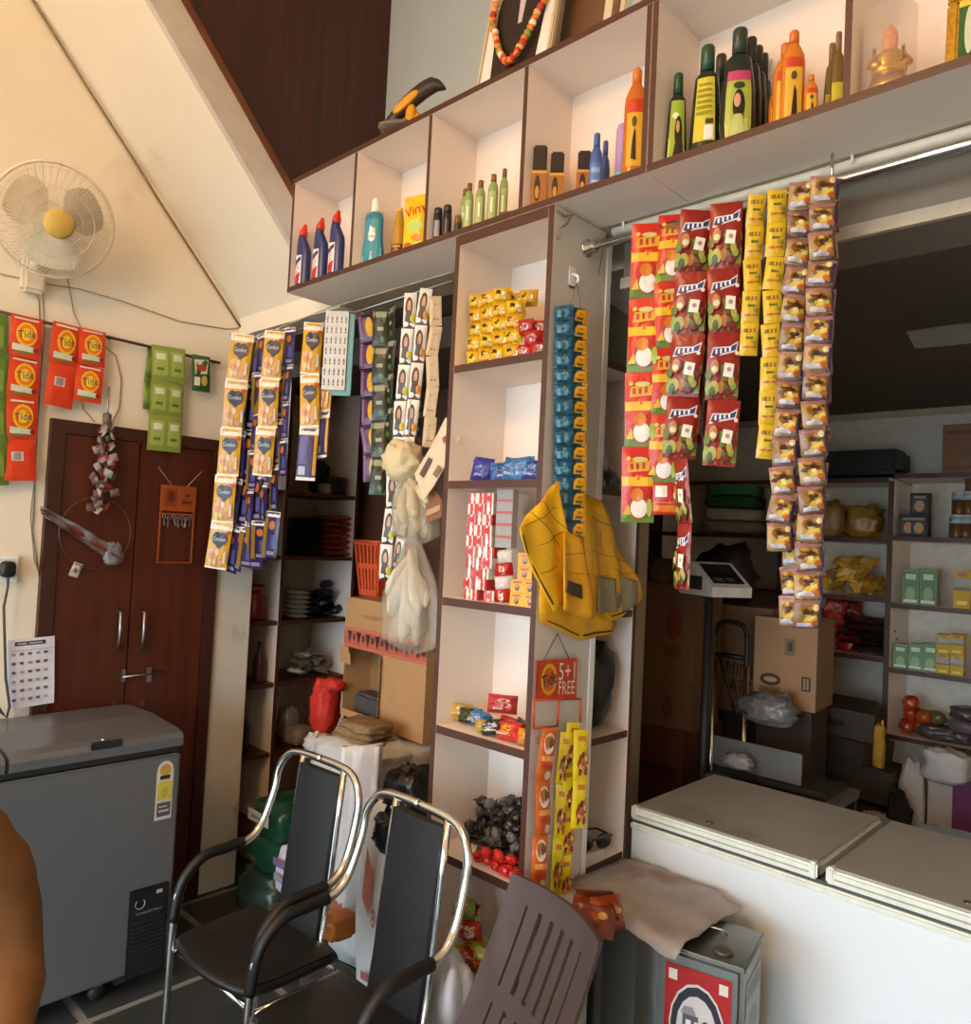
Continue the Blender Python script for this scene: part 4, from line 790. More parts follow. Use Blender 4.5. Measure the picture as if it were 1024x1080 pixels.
# orange hanger with lettering
A = onX(589, 716, XP1+.012); wpx = lambda v: v/ppm(A)
def hp(x, y): return onX(x, y, XP1+.012)-A
t = thing('promo_hanger', 'orange hanger sign lettered 5+1 FREE with two empty frames', 'sign', A)
OG = mat('#d2461a', .4)
q0, q1, q2, q3 = hp(567, 697), hp(608, 694), hp(607, 737), hp(565, 739)
def quad(u, v, e):
    a_ = q3.lerp(q2, u+.5); b_ = q0.lerp(q1, u+.5); r_ = a_.lerp(b_, v+.5); return r_+Vector((.002+e, 0, 0))
mb = MB(); mb.grid(lambda u, v: quad(u-.5, v-.5, 0), 2, 2, OG, False).grid(lambda u, v: quad(u-.5, v-.5, -.004), 2, 2, OG, False, True)
asp = (q1-q0).length/(q0-q3).length
mb.layers(quad, [('e', -.22, .02, .2, .40, '#efb51d'), ('e', -.22, .02, .15, .3, '#d9681c'), ('t', 'Tide', -.22, .02, .36, asp*1.5, 12, '#20284f'), ('t', '5+1', .22, .2, .42, asp*1.2, 0, '#f0e6da'), ('t', 'FREE', .22, -.2, .42, asp*1.35, 0, '#f0e6da')]); mb.build('board', t)
mb = MB()
for a_, b_ in (((563, 738), (563, 768)), ((589, 736), (588, 766)), ((612, 737), (612, 762)), ((563, 768), (588, 766)), ((565, 738), (612, 737))): mb.tube([hp(*a_), hp(*b_)], .003, OG, 6)
mb.build('frame', t)
MB().tube([hp(573, 697), hp(588, 668)], .0018, mat('#6a625a', .6), 5).tube([hp(600, 695), hp(588, 668)], .0018, mat('#6a625a', .6), 5).build('cord', t)
def xstrip(name, label, cat, group, a, b, kinds, wm, X, yaw, d=.012, jit=4):
    A, B = onX(*a, X), onX(*b, X); n = len(kinds); hh = (A-B).length/n
    return strip(name, label, cat, group, A, B, [k(wm, hh, d, i) for i, k in enumerate(kinds)], yaw, jit)
def orng(w_, h, d, i): return pouch(w_, h, d, '#c05a1a', (('e', .02, .22, .34, .2, '#e2cdb6'), *busy(6, 12, -.2, .12, .24, .34, ('#7a4224', '#a85a24', '#c98a5a', '#5a3a1a', '#8a8a3a'), .1), ('r', -.4, -.1, .4, .0, '#d98a4a'), ('r', -.34, -.24, .34, -.16, '#a8321a'), ('e', .1, -.36, .2, .08, '#b9a88a')), seed=3, crimp=.02)
def yelm(w_, h, d, i): return pouch(w_, h, d, '#d9bf16', (('r', -.2, .28, .3, .38, '#b5682a'), *busy(4, 18, -.2, -.38, .36, .14, ('#7a3018', '#a8481c', '#c98a4a', '#5a2410', '#b8622a', '#d8b070'), .12)), seed=4, crimp=.04)
xstrip('masala_strip', 'orange spice sachet strip below the promo hanger', 'sachet strip', None, (578, 768), (567, 938), [orng]*3, .044, XP1+.03, 70)
xstrip('nut_strip', 'long yellow peanut sachet strip below the promo hanger', 'sachet strip', 'yellow peanut strips', (604, 762), (594, 950), [yelm]*4, .042, XP1+.03, 66)
xstrip('nut_strip', 'short two-sachet yellow peanut strip at the panel edge', 'sachet strip', 'yellow peanut strips', (613, 770), (610, 873), [yelm]*2, .042, XP1+.055, 66)
xstrip('nut_strip', 'yellow strip folded edge-on between orange and yellow strips', 'sachet strip', None, (596, 772), (586, 940), [yelm]*3, .03, XP1+.02, 40)
MB().tube([onX(631, 290, XP1+.004), onX(636, 262, XP1+.004), onX(640, 247, XP1+.004)], .0012, CG, 4).build('tie_wire', label='bit of wire tied at the rod socket on the pillar', cat='wire')
MB().tube([onX(x, y, XP1+.005) for x, y in ((587, 222), (596, 228), (604, 226), (598, 236), (590, 240), (588, 252))], .003, mat('#8a7a6c', .7), 5).build('knotted_string', label='knotted cord at the top corner of the pillar panel', cat='cord')
# ================================================================== PACKETS ON THE PILLAR SHELVES
def candy(w, r, c, c2=None, seed=0):
    key = ('candy', w, r, c, seed)
    if key in _pk: return _pk[key]
    m = foil(c, .22, .9); mb = MB(); sg = 8
    prof = [(-.5, .75), (-.36, .18), (-.28, .75), (-.12, 1), (.12, 1), (.28, .75), (.36, .18), (.5, .75)]
    vs = []
    for k, (x, q) in enumerate(prof):
        for a in range(sg):
            t_ = 2*math.pi*a/sg+.35*k*(1 if x in (-.5, .5) else 0); fl_ = .25 if abs(x) == .5 else 1
            n = 1+.25*noise.noise(Vector((x*6, math.cos(t_)*2, seed+math.sin(t_)*2)))
            vs.append((x*w, q*r*n*math.cos(t_), q*r*n*fl_*math.sin(t_)))
    fs = [(i*sg+a, i*sg+(a+1) % sg, (i+1)*sg+(a+1) % sg, (i+1)*sg+a) for i in range(len(prof)-1) for a in range(sg)]
    mb.add(vs, fs, m)
    if c2: mb.layers(lambda u, v, e: Vector((u*w*.4, -r*1.06-e, v*r*1.2)), [('r', -.4, -.5, .4, .5, c2)])
    _pk[key] = mb.mesh('candy'); return _pk[key]
ORD = ('first', 'second', 'third', 'fourth', 'fifth', 'sixth', 'seventh', 'eighth', 'ninth', 'tenth')
def px_x(px, py, Y): return onY(px, py, Y).x
def item(name, label, cat, me, loc, rot=(0, 0, 0), group=None, scale=1):
    o = place(name, me, None, loc, rot, label=label, cat=cat, group=group)
    if scale != 1: o.scale = (scale,)*3
    return o
# shelf 1: yellow packets stacked, a grey one leaning, red ones
z0 = pz[0]; yl = lambda s_, c='#dcb414': pouch(.054, .047, .042, c, (('r', -.22, -.02, .02, .24, '#4a3a12'), ('r', .1, -.3, .36, .1, '#e8dfb0'), ('r', -.36, -.4, .3, -.3, '#c98a18')), wr=.009, seed=s_, nu=8, nv=8, fq=1.6)
xl0, xr0 = px_x(499, 340, 1.55), px_x(545, 340, 1.55); cw = (xr0-xl0)/3.6
for dep in range(2):
    for r_ in range(5):
        for c_ in range(4):
            if (r_ == 4 and dep == 0 and c_ == 3) or (dep == 1 and r_ < 4): continue
            item('yellow_packet', 'small yellow packet on the top pillar shelf, %s row, %s from left' % (('bottom', 'second', 'middle', 'fourth', 'top')[r_] if dep == 0 else 'rear top', ('first', 'second', 'third', 'fourth')[c_]), 'packet', yl((r_+c_+dep) % 4, ('#dcb414', '#d6a41a')[(r_*3+c_) % 2]), (xl0+.022+c_*cw+U(-.003, .003), 1.548+dep*.05+U(-.004, .004), z0+.0235+r_*.0405), (U(-.08, .08), U(-.08, .08), U(0, .5)), 'yellow packets on the top pillar shelf')
item('grey_packet', 'grey foil packet leaning against the yellow packet stack', 'packet', pouch(.07, .10, .02, '#a39a92', (('r', -.3, -.3, .1, -.2, '#6a7a3a'),), wr=.003), (px_x(550, 345, 1.56), 1.56, z0+.055), (R(-14), 0, R(30)))
for i in range(8):
    item('red_packet', 'small red sweet packet beside the yellow stack, %s layer, %s from left' % (ORD[i//3], ORD[i % 3]), 'packet', pouch(.048, .04, .03, '#b01f1c', (('e', .05, 0, .26, .26, '#d9cfc8'),), wr=.009, seed=i % 3, nu=8, nv=8, fq=1.6), (px_x(558+(i % 3)*7.5, 360, 1.56)+U(-.002, .002), 1.545+.03*(i % 2), z0+.0185+.034*(i//3)), (U(-.3, .3), U(-.15, .15), U(0, .8)), 'red packets on the top pillar shelf')
# shelf 2: blue pouches
z0 = pz[1]
for i, (px, h, c, y) in enumerate(((509, .068, '#2f3590', 1.545), (520, .055, '#26307e', 1.57), (529, .05, '#3a62a0', 1.54), (541, .062, '#2a6aa0', 1.545), (552, .066, '#3a7ab0', 1.55), (563, .055, '#2f3f90', 1.555))):
    item('blue_pouch', 'blue foil pouch on the second pillar shelf, '+('leftmost, violet tinted', 'second from left', 'low pale one in the middle', 'fourth from left', 'tall light blue one', 'rightmost')[i], 'packet', pouch(.062, h, .03, c, (('e', .0, .05, .26, .2, '#8fa8d0'), ('r', -.3, -.3, .2, -.2, '#c8c8e0')), wr=.012, seed=i, nu=10, fq=1.5), (px_x(px, 490, y), y, z0+h/2), (R(-8+U(-6, 6)), U(-.2, .2), U(.0, .7)), 'blue pouches on the second pillar shelf')
# shelf 3: toffee rolls and little yellow boxes
z0 = pz[2]; 
def roll(c): return MB().tube([(0, -.045, 0), (0, -.043, 0), (0, .045, 0)], [.010, .0145, .0145], foil(c, .3), 8).box(-.0155, .0155, -.012, .0, -.0155, .0155, foil('#b51f1c', .3)).tube([(0, -.03, 0), (0, -.02, 0)], .0155, foil('#b51f1c', .3), 8).mesh('toffee_roll')
rm = [carton(.029, .09, .0285, a_, (('r', -.5, -.5, -.2, .5, b_), ('r', .1, -.5, .3, .5, b_), ('e', 0, 0, .2, .3, c_)), None, a_) for a_, b_, c_ in (('#e2ded8', '#b8241f', '#e8e0da'), ('#b8241f', '#d9d2cb', '#d0392c'), ('#d6cdc6', '#c4302a', '#b8241f'))]
xb = px_x(501, 560, 1.56)
for r_ in range(10):
    for c_ in range(3):
        item('toffee_roll', 'red and white toffee carton in the %s column, %s layer from the shelf' % (('left', 'middle', 'right')[c_], ORD[r_]), 'packet', rm[(r_*2+c_) % 3], (xb+.016+c_*.031+(U(-.004, .006) if r_ < 5 else 0), 1.565, z0+.0008+r_*.0292), (0, 0, R(10)+(U(-.25, .25) if r_ < 5 else U(-.04, .04))), 'toffee rolls on the third pillar shelf')
cartm = carton(.05, .03, .032, '#b6aca4', (('r', -.5, -.5, .5, .5, '#8f8880'), ('r', -.5, .3, .5, .5, '#b51f1c')))
for r_ in range(5): item('toffee_box', 'small grey-ended toffee carton beside the striped stack, %s from below' % ORD[r_], 'box', cartm, (xb+.125, 1.552, z0+.147+r_*.0325+.0), (0, 0, R(12)), 'grey-ended toffee cartons')
for r_ in range(4): item('toffee_packet', 'crumpled toffee packet under the grey-ended cartons, %s from below' % ORD[r_], 'packet', pouch(.05, .036, .03, ('#b51f1c', '#d6cfc8')[r_ % 2], (('r', -.2, -.4, .1, .4, '#e2dcd6'),), wr=.005, seed=r_, nu=6, nv=6), (xb+.122+U(-.004, .004), 1.552, z0+.018+r_*.0355), (U(-.15, .15), U(-.15, .15), U(0, .5)), 'crumpled toffee packets')
ybx = carton(.04, .04, .034, '#d9a93c', (('r', -.3, .2, .3, .36, '#b8482a'), ('e', 0, -.12, .16, .26, '#5a2a18'), ('e', 0, -.02, .1, .14, '#c98a5a')), side='#d09a34', layside=(('e', 0, -.1, .2, .3, '#e8d0a0'),))
for i, (dx, r_) in enumerate(((0, 0), (.043, 0), (0, 1), (.043, 1), (.02, 2), (.02, 3))):
    item('yellow_box', 'small yellow carton beside the toffee stack, '+('bottom left', 'bottom right', 'second layer left', 'second layer right', 'third layer', 'topmost')[i], 'box', ybx, (px_x(549, 615, 1.53)+dx, 1.532, z0+r_*.0345), (0, 0, R(14+U(-5, 5))), 'little yellow cartons')
# shelf 4: assorted packets
z0 = pz[3]
pk = [('#c9a01e', 484, 755, .06, 'yellow and green wafer packet at the left end'), ('#2f3a24', 496, 760, .05, 'dark green packet next to the wafer packet'), ('#3a78b0', 507, 752, .05, 'pale blue packet in the middle'), ('#b83038', 530, 745, .062, 'round red packet sitting on top'), ('#c9404a', 540, 756, .055, 'pink-red packet behind'), ('#d0342c', 538, 772, .06, 'bright red packet in front'), ('#2a3a2a', 520, 762, .05, 'dark packet with yellow fold'), ('#c9a81e', 511, 772, .04, 'small yellow packet at the front edge'), ('#26301f', 553, 750, .055, 'dark green packet at the right'), ('#d9861e', 560, 764, .05, 'orange packet against the right side')]
for i, (c, px, py, w_, d_) in enumerate(pk):
    y = 1.54 if py > 760 else 1.585
    hz = w_*.62; zz = z0+hz*.42+(.05 if i == 3 else 0)
    item('snack_packet', d_+' on the fourth pillar shelf', 'packet', pouch(w_*1.3, hz*1.3, .05, c, (('e', .05, .05, .28, .26, ('#e8dcc0', '#d9b02a', '#d8d4e0', '#e3a8a0')[i % 4]), ('r', -.3, -.3, .3, -.2, '#e8e0d0')), wr=.014, seed=i, nu=10, fq=1.5), (px_x(px, py, y), y, zz+.012), (R(U(-25, -5)), U(-.2, .2), U(-.2, .9)), 'mixed packets on the fourth pillar shelf')
# shelf 5: black candies and red candies
z0 = pz[4]; bc = [candy(.05, .0165, ('#1d1b1c', '#2a2829', '#4a474a', '#6a6668')[i % 4], seed=i) for i in range(6)]
rnd = random.Random(3); n = 0
for lv, cnt in enumerate((34, 30, 24, 16, 9, 4)):
    for k in range(cnt):
        q = (k+.5)/cnt; x = -1.545+.27*((q*7.3) % 1)*(1-.05*lv)+.012*lv; y = 1.565+.008*lv+(.135-.014*lv)*((q*3.7+.3) % 1)
        item('dark_candy', 'black foil-wrapped candy in the heap on the fifth pillar shelf', 'candy', bc[n % 6], (x+rnd.uniform(-.006, .006), y, z0+.0165+lv*.025+rnd.uniform(0, .004)), (rnd.uniform(-.5, .5), rnd.uniform(-.6, .6), rnd.uniform(0, 6.2)), 'black candies'); n += 1
rc = [candy(.044, .0125, ('#c4201c', '#d63a24')[i % 2], seed=i+5) for i in range(3)]
for i in range(17):
    px = 503+i*3.3; y = 1.535-.0+.012*(i % 3)-.018*(i/17); item('red_candy', 'red foil-wrapped candy lying in front of the black heap', 'candy', rc[i % 3], (px_x(px, 905, y), y, z0+.0135+(.022 if i % 4 == 3 else 0)), (rnd.uniform(-.3, .3), rnd.uniform(-.4, .4), rnd.uniform(0, 6.2)), 'red candies')
# shelf 6: yellow and red packets
z0 = pz[5]
for i, (px, py, c, w_, lv) in enumerate(((481, 995, '#c9b01e', .06, 0), (494, 1000, '#b8221f', .062, 0), (507, 1000, '#d0b81e', .055, 0), (519, 998, '#c03028', .06, 0), (486, 985, '#b8a81e', .055, 1), (499, 975, '#d6c022', .06, 1), (512, 980, '#a8b04a', .055, 1), (497, 962, '#c9382a', .055, 2), (493, 945, '#b03a24', .058, 3), (490, 940, '#8a9a3a', .055, 3.6))):
    y = 1.545+.02*(i % 3)
    item('mixed_packet', ('yellow packet at the bottom left', 'red packet at the bottom, second from left', 'yellow packet at the bottom, third from left', 'red packet at the bottom right', 'olive yellow packet in the second layer left', 'bright yellow packet in the second layer', 'yellow-green packet in the second layer right', 'red packet above the bright yellow one', 'brown-red packet near the top', 'green topmost packet')[i]+' of the lowest pillar shelf heap', 'packet', pouch(w_*1.15, w_*.95, .045, c, (('e', .05, .0, .25, .25, ('#d9382a', '#e0d8c8', '#c02a20')[i % 3]), ('r', -.35, .25, .3, .34, '#e8dfc0')), wr=.013, seed=i, nu=10, fq=1.5), (px_x(px, py, y), y, z0+.026+lv*.038), (U(-.5, .2), U(-.4, .4), U(-.2, 1)), 'packets on the lowest pillar shelf')
# side shelf contents
item('green_carton', 'dark green wrapped block on the top side shelf behind the pillar', 'box', carton(.14, .12, .17, '#3f4a30', (), side='#47523a'), (-1.34, 1.85, 2.1145), (0, 0, R(8)))
for i, (dy, dz, c) in enumerate(((-.03, 0, '#8f8f92'), (.02, 0, '#55555a'), (.05, .0, '#3c3c42'), (.0, .05, '#a8a6a4'))):
    item('silver_packet', ('silver packet nearest on', 'grey packet in the middle of', 'dark packet at the back of', 'pale silver packet on top of the pile on')[i]+' the second side shelf', 'packet', pouch(.09, .07, .035, c, (), wr=.01, seed=i), (-1.30, 1.84+dy, 1.797+dz), (R(-30), .2, R(80+i*12)))
item('black_bag', 'black plastic bag bulging on a side shelf above the freezer', 'bag', MB().lump((0, 0, .13), (.14, .12, .26), mat('#161617', .3, 0, .2, .6, 30), .25, 2, .8).mesh('bag'), (-1.31, 1.85, 1.069+.006))
t = thing('sunglasses', 'dark sunglasses lying on a pale box on the low side shelf', 'sunglasses', (-1.285, 1.85, .7235)); t.rotation_euler = (0, 0, R(75))
for s_ in (-1, 1):
    MB().lump((s_*.033, -.02, .04), (.056, .01, .044), mat('#1b1d1f', .12), .03, 1, .9).build('lens', t); MB().tube([(s_*.062, -.02, .05), (s_*.066, .05, .045), (s_*.064, .09, .03)], .003, BLACK, 6).build('temple', t)
MB().tube([(-.008, -.02, .046), (.008, -.02, .046)], .003, BLACK, 6).build('bridge', t)
item('pale_box', 'small pale box under the sunglasses on the side shelf', 'box', carton(.07, .05, .016, '#c9c4bb'), (-1.285, 1.845, .7233), (0, 0, R(80)))
# ================================================================== FREEZERS
GF = mat('#6b6e71', .3, .2, .05, 0, 5); GFD = mat('#26282a', .5)
FX0, FX1, FY0, FY1, FZ = -3.17, -2.652, -.05, 1.298, .872
t = thing('grey_chest_freezer', 'grey chest freezer with two lids against the left wall', 'freezer', ((FX0+FX1)/2, (FY0+FY1)/2, 0)); fo = Vector(t.location)
def gp(n, mb, par=None): mb.v = [v-fo for v in mb.v]; return mb.build(n, par or t)
gp('body', MB().box(FX0, FX1, FY0, FY1, .07, .80, GF, bev=.012))
gp('gasket', MB().box(FX0+.01, FX1-.012, FY0+.01, FY1-.01, .795, .822, GFD))
ysp = onX(8, 800, FX1).y
lids = []
for a, b in ((FY0, ysp-.006), (ysp+.006, FY1)):
    mb = MB(); prof = [(FX1+.002, .822), (FX1+.004, .85), (FX1-.006, .866), (FX1-.05, .874), ((FX0+FX1)/2, .886), (FX0+.03, .878), (FX0, .86), (FX0, .822)]
    vs = [(x, y, z) for y in (a, b) for x, z in prof]; n = len(prof)
    mb.add(vs, [(i, (i+1) % n, n+(i+1) % n, n+i) for i in range(n)]+[tuple(range(n))[::-1], tuple(range(n, 2*n))], GF); lids.append(gp('lid', mb))
p0, p1 = onX(96, 790, FX1+.004), onX(129, 783, FX1+.004)
gp('handle_recess', MB().box(FX1, FX1+.008, p0.y, p1.y, p0.z-.006, p0.z+.02, mat('#1c1d1e', .4), bev=.003), lids[1]); gp('handle_grip', MB().box(FX1+.004, FX1+.012, p0.y+.012, p1.y-.004, p0.z+.008, p0.z+.02, GFD, bev=.002), lids[1])
q = onZ(107, 779, .874); gp('lock', MB().lathe([(.008, 0), (.008, .006), (.005, .008)], CHROME, 12, c=(FX1-.03, q.y, .87)), lids[1])
a, b = onX(166, 805, FX1), onX(180, 862, FX1)
sy, sz = abs(b.y-a.y)*1.0, a.z-b.z; sc = (a+b)/2
st_ = lambda u, v, e: Vector((FX1+.0012+e, sc.y+u*sy, sc.z+v*sz))
gp('energy_label', MB().layers(st_, [('e', 0, .36, .48, .16, '#d9d6cc'), ('r', -.5, -.5, .5, .36, '#d5d2c8'), ('e', 0, .36, .34, .1, '#c9a24a'), ('r', -.3, .2, .3, .27, '#3a2f2a'), ('r', -.42, -.16, .42, .16, '#d3c24a'), ('e', .0, -.02, .2, .1, '#b5b04a'), ('r', -.4, -.44, .4, -.2, '#57575a'), ('r', -.3, -.36, .3, -.33, '#d0d0c8'), ('r', -.3, -.28, .2, -.26, '#d0d0c8')], .0004))
a, b = onX(137, 936, FX1), onX(176, 1028, FX1); Y0, Y1, Z1, Z0 = a.y, onX(175, 980, FX1).y, onX(155, 935, FX1).z, onX(150, 1028, FX1).z
cp = gp('control_panel', MB().box(FX1, FX1+.006, Y0, Y1, Z0, Z1, mat('#1d1f21', .4), bev=.003))
zm = Z1-(Z1-Z0)*.32
gp('dial', MB().tube([(FX1+.008, Y0+.035+.016*math.cos(i/10*4.7+2.3), zm+.045+.016*math.sin(i/10*4.7+2.3)) for i in range(11)], .0016, mat('#a8a8a6', .5), 4), cp)
gp('display', MB().box(FX1+.006, FX1+.008, Y1-.045, Y1-.025, Z1-.03, Z1-.018, mat('#b5b9ba', .4)), cp)
lt = MB(); lt.layers(lambda u, v, e: Vector((FX1+.0065+e, (Y0+Y1)/2+u*.11, zm+.012+v*.02)), [('t', 'CONVERTIBLE', 0, 0, .8, 4.5, 0, '#9a9c9c')]); gp('lettering', lt, cp)
for i in range(13): zz = Z0+.012+i*(zm-Z0-.02)/13; gp('vent_slat', MB().box(FX1+.005, FX1+.011, Y0+.012, Y1-.012, zz, zz+.006, mat('#2c2f31', .4)), cp)
gp('base_rail', MB().box(FX1-.02, FX1-.002, Y0-.03, FY1-.02, .055, .071, STEEL))
for x in (FX0+.06, FX1-.06):
    for y in (FY0+.1, FY1-.22):
        gp('castor', MB().tube([(x-.012, y, .026), (x+.012, y, .026)], .026, mat('#2a2a2a', .5), 14).box(x-.016, x+.016, y-.012, y+.012, .045, .07, STEEL))
# white chest freezer behind the counter line
WF = mat('#dfe6ea', .3, 0, .02, 0, 4); LIDSHADE = mat('#a3a5a3', .4, 0, .06, .05, 8, dirt=('#8a8a84', 3, .6)); WE = mat('#dfe2d6', .4)  # lid tops toned grey to carry the dark room's shade and reflection
WX0, WX1, WY0, WY1 = -1.232, .42, 1.972, 2.475
t = thing('white_chest_freezer', 'long white chest freezer with grey shade painted on its lids in the serving opening', 'freezer', ((WX0+WX1)/2, (WY0+WY1)/2, 0)); fo = Vector(t.location)
gp('body', MB().box(WX0, WX1, WY0, WY1, .03, .795, WF, bev=.01))
gp('top_rim', MB().box(WX0, WX1, WY0-.004, WY1, .783, .803, WE, bev=.005))
gp('gasket', MB().box(WX0+.006, WX1-.006, WY0+.006, WY1-.006, .803, .812, mat('#4a4a46', .7)))
xg = onZ(858, 918, .85).x
for a, b in ((WX0+.002, xg-.008), (xg+.012, WX1)):
    l = gp('lid', MB().box(a, b, WY0-.002, WY1, .811, .845, WE, bev=.006)); gp('lid_top', MB().box(a+.006, b-.006, WY0+.008, WY1-.006, .8445, .850, LIDSHADE, bev=.002), l)
    for xx in (a, b-.022): gp('corner_cap', MB().box(xx, xx+.022, WY0-.005, WY0+.02, .812, .852, WE, bev=.005), l)
    gp('lip_line', MB().box(a+.02, b-.02, WY0-.0035, WY0, .824, .828, mat('#a9a99c', .6)), l)
    gp('lock', MB().lathe([(.010, 0), (.010, .003), (.006, .004)], STEEL, 14, c=(a+.22 if a < -1 else onZ(1018, 957, .85).x, WY0+.05, .85)), l)
for x in (WX0+.08, WX1-.08):
    for y in (WY0+.08, WY1-.08): gp('foot', MB().lathe([(.02, 0), (.02, .032)], BLACK, 10, c=(x, y, 0)))

# ================================================================== CHAIRS
def smooth(pts, n=5):
    P = [Vector(p) for p in pts]; out = []
    for i in range(len(P)-1):
        a, b, c_, d = P[max(i-1, 0)], P[i], P[i+1], P[min(i+2, len(P)-1)]
        for k in range(n):
            t_ = k/n; out.append(.5*((2*b)+(c_-a)*t_+(2*a-5*b+4*c_-d)*t_*t_+(3*b-a-3*c_+d)*t_**3))
    return out+[P[-1]]
LEA = mat('#19191b', .42, 0, .15, .25, 50); LEA2 = mat('#191a1c', .46, 0, .12, .2, 50)
def chrome_chair(loc, rz, label):
    t = thing('visitor_chair', label, 'chair', loc, rz, 'chrome visitor chairs'); W = .205; t.scale = (1, .80, .975)
    for s_ in (-1, 1):
        MB().tube(smooth([(s_*W, -.20, 0), (s_*W, -.195, .30), (s_*W, -.19, .48), (s_*W, -.17, .585), (s_*W, -.09, .645), (s_*W, .02, .655), (s_*W, .09, .66), (s_*W, .15, .70), (s_*(W-.005), .195, .80), (s_*(W-.01), .21, .875), (s_*(W-.05), .222, .925), (s_*.09, .226, .938), (0, .227, .94)]), .0125, CHROME, 10).build('side_tube', t)
        MB().tube(smooth([(s_*W, -.19, .485), (s_*W, -.165, .59), (s_*W, -.09, .648), (s_*W, .0, .656), (s_*W, .075, .659)]), .0165, BLACK, 10).build('arm_pad', t)
        MB().tube([(s_*.10+.012, .224, .935), (s_*.10+.012, .205, .80), (s_*.10+.012, .175, .55), (s_*.10+.012, .15, .42), (s_*(W-.02), .145, .40)], .011, CHROME, 8).build('back_tube', t)
        MB().tube(smooth([(s_*W, .15, .40), (s_*W, .17, .2), (s_*(W), .19, 0)]), .0125, CHROME, 10).build('rear_leg', t)
        MB().tube([(s_*W, -.19, .40), (s_*W, .15, .40)], .010, CHROME, 8).build('seat_rail', t)
    MB().tube([(-W, -.17, .395), (W, -.17, .395)], .010, CHROME, 8).build('cross_rail', t)
    def seat(u, v, top):
        x = (u-.5)*2; y = (v-.5)*2; sx = .19*(1-.10*max(0, -y)**3); fy = -.0-.035*(1-x*x)*(1 if y < 0 else 0)*abs(y)**3
        edge = max(abs(x), abs(y)); zz = .455+.018*(1-edge**4)-.012*(1-x*x)*(1-y*y) if top else .412+.012*edge**6
        return Vector((x*sx, -.02+y*.165+fy, zz))
    mb = MB().grid(lambda u, v: seat(u, v, True), 12, 12, LEA).grid(lambda u, v: seat(u, v, False), 12, 12, LEA, flip=True)
    per = [(i/12, 0) for i in range(12)]+[(1, i/12) for i in range(12)]+[(1-i/12, 1) for i in range(12)]+[(0, 1-i/12) for i in range(12)]
    vs = [seat(u, v, tp) for u, v in per for tp in (True, False)]; n = len(per)
    mb.add(vs, [(2*i, 2*i+1, 2*((i+1) % n)+1, 2*((i+1) % n)) for i in range(n)], LEA, True); mb.build('seat', t)
    MB().tube([seat(u, v, True)*.5+seat(u, v, False)*.5 for u, v in per], .012, LEA, 6, closed=True).build('seat_piping', t)
    def bk(u, v, f):
        zz = .44+.475*v; yy = .152+(zz-.42)*.142; x = (u-.5)*2*.094+.012
        return Vector((x, yy-(.018+.008*(1-(2*u-1)**2) if f else -.006), zz))
    mb = MB().grid(lambda u, v: bk(u, v, True), 8, 10, LEA2).grid(lambda u, v: bk(u, v, False), 8, 10, LEA2, flip=True)
    per = [(i/8, 0) for i in range(8)]+[(1, i/10) for i in range(10)]+[(1-i/8, 1) for i in range(8)]+[(0, 1-i/10) for i in range(10)]; n = len(per)
    vs = [bk(u, v, tp) for u, v in per for tp in (True, False)]
    mb.add(vs, [(2*i, 2*i+1, 2*((i+1) % n)+1, 2*((i+1) % n)) for i in range(n)], LEA2); mb.build('backrest', t)
    return t
chrome_chair((-1.945, 1.212, 0), R(2), 'chrome tube chair with black seat nearest the grey freezer')
chrome_chair((-1.478, 1.18, 0), R(-1), 'chrome tube chair with black seat beside the brown plastic chair')
# brown moulded plastic chair
PB = mat('#4a3b38', .4, 0, .1, .08, 20)
TL, TR = onZ(545, 920, .80), onZ(638, 993, .80)
ctr = (TL+TR)/2; ang = math.atan2(TR.y-TL.y, TR.x-TL.x); wd = (TR-TL).length
t = thing('plastic_chair', 'brown moulded plastic chair with slotted backrest in the foreground', 'chair', (ctr.x, ctr.y, 0), ang)
def back(u, v, th=0):     # u across, v from the seat up
    x = (u-.5)*wd*(1-.02*(1-v)); zz = .40+.40*v; y = -.17*(1-v)**1.15-.02*(1-(2*u-1)**2)*.0+.035*(2*u-1)**2*-1+.02; return Vector((x, y+th, zz))
mb = MB(); NU, NV = 50, 24; slots = [(.19+.124*i) for i in range(6)]
def solid(u, v):
    for i, s_ in enumerate(slots):
        if abs(u-s_) < .019 and ((.47 < v < .86) or (.05 < v < .38)): return False
    return True
V = {}
def vid(i, j, b):
    if (i, j, b) not in V: V[(i, j, b)] = len(vs); vs.append(back(i/NU, j/NV, .010*b))
    return V[(i, j, b)]
vs = []; fs = []; cell = {(i, j): solid((i+.5)/NU, (j+.5)/NV) for i in range(NU) for j in range(NV)}
for (i, j), ok in cell.items():
    if not ok: continue
    fs.append((vid(i, j, 0), vid(i+1, j, 0), vid(i+1, j+1, 0), vid(i, j+1, 0))); fs.append((vid(i, j, 1), vid(i, j+1, 1), vid(i+1, j+1, 1), vid(i+1, j, 1)))
    for di, dj, a_, b_ in ((-1, 0, (i, j+1), (i, j)), (1, 0, (i+1, j), (i+1, j+1)), (0, -1, (i, j), (i+1, j)), (0, 1, (i+1, j+1), (i, j+1))):
        if not cell.get((i+di, j+dj), False): fs.append((vid(*a_, 0), vid(*a_, 1), vid(*b_, 1), vid(*b_, 0)))
mb.add(vs, fs, PB); mb.build('backrest', t)
def sea(u, v, o=0): return Vector(((u-.5)*(wd*.92)+.03+.10*v, -.17-v*.36, .40-.012*math.sin(math.pi*u)+.02*(v-.5)+o-.05*max(0, v-.85)))
MB().grid(lambda u, v: sea(u, v), 12, 12, PB, flip=True).grid(lambda u, v: sea(u, v, -.012), 12, 12, PB).build('seat', t)
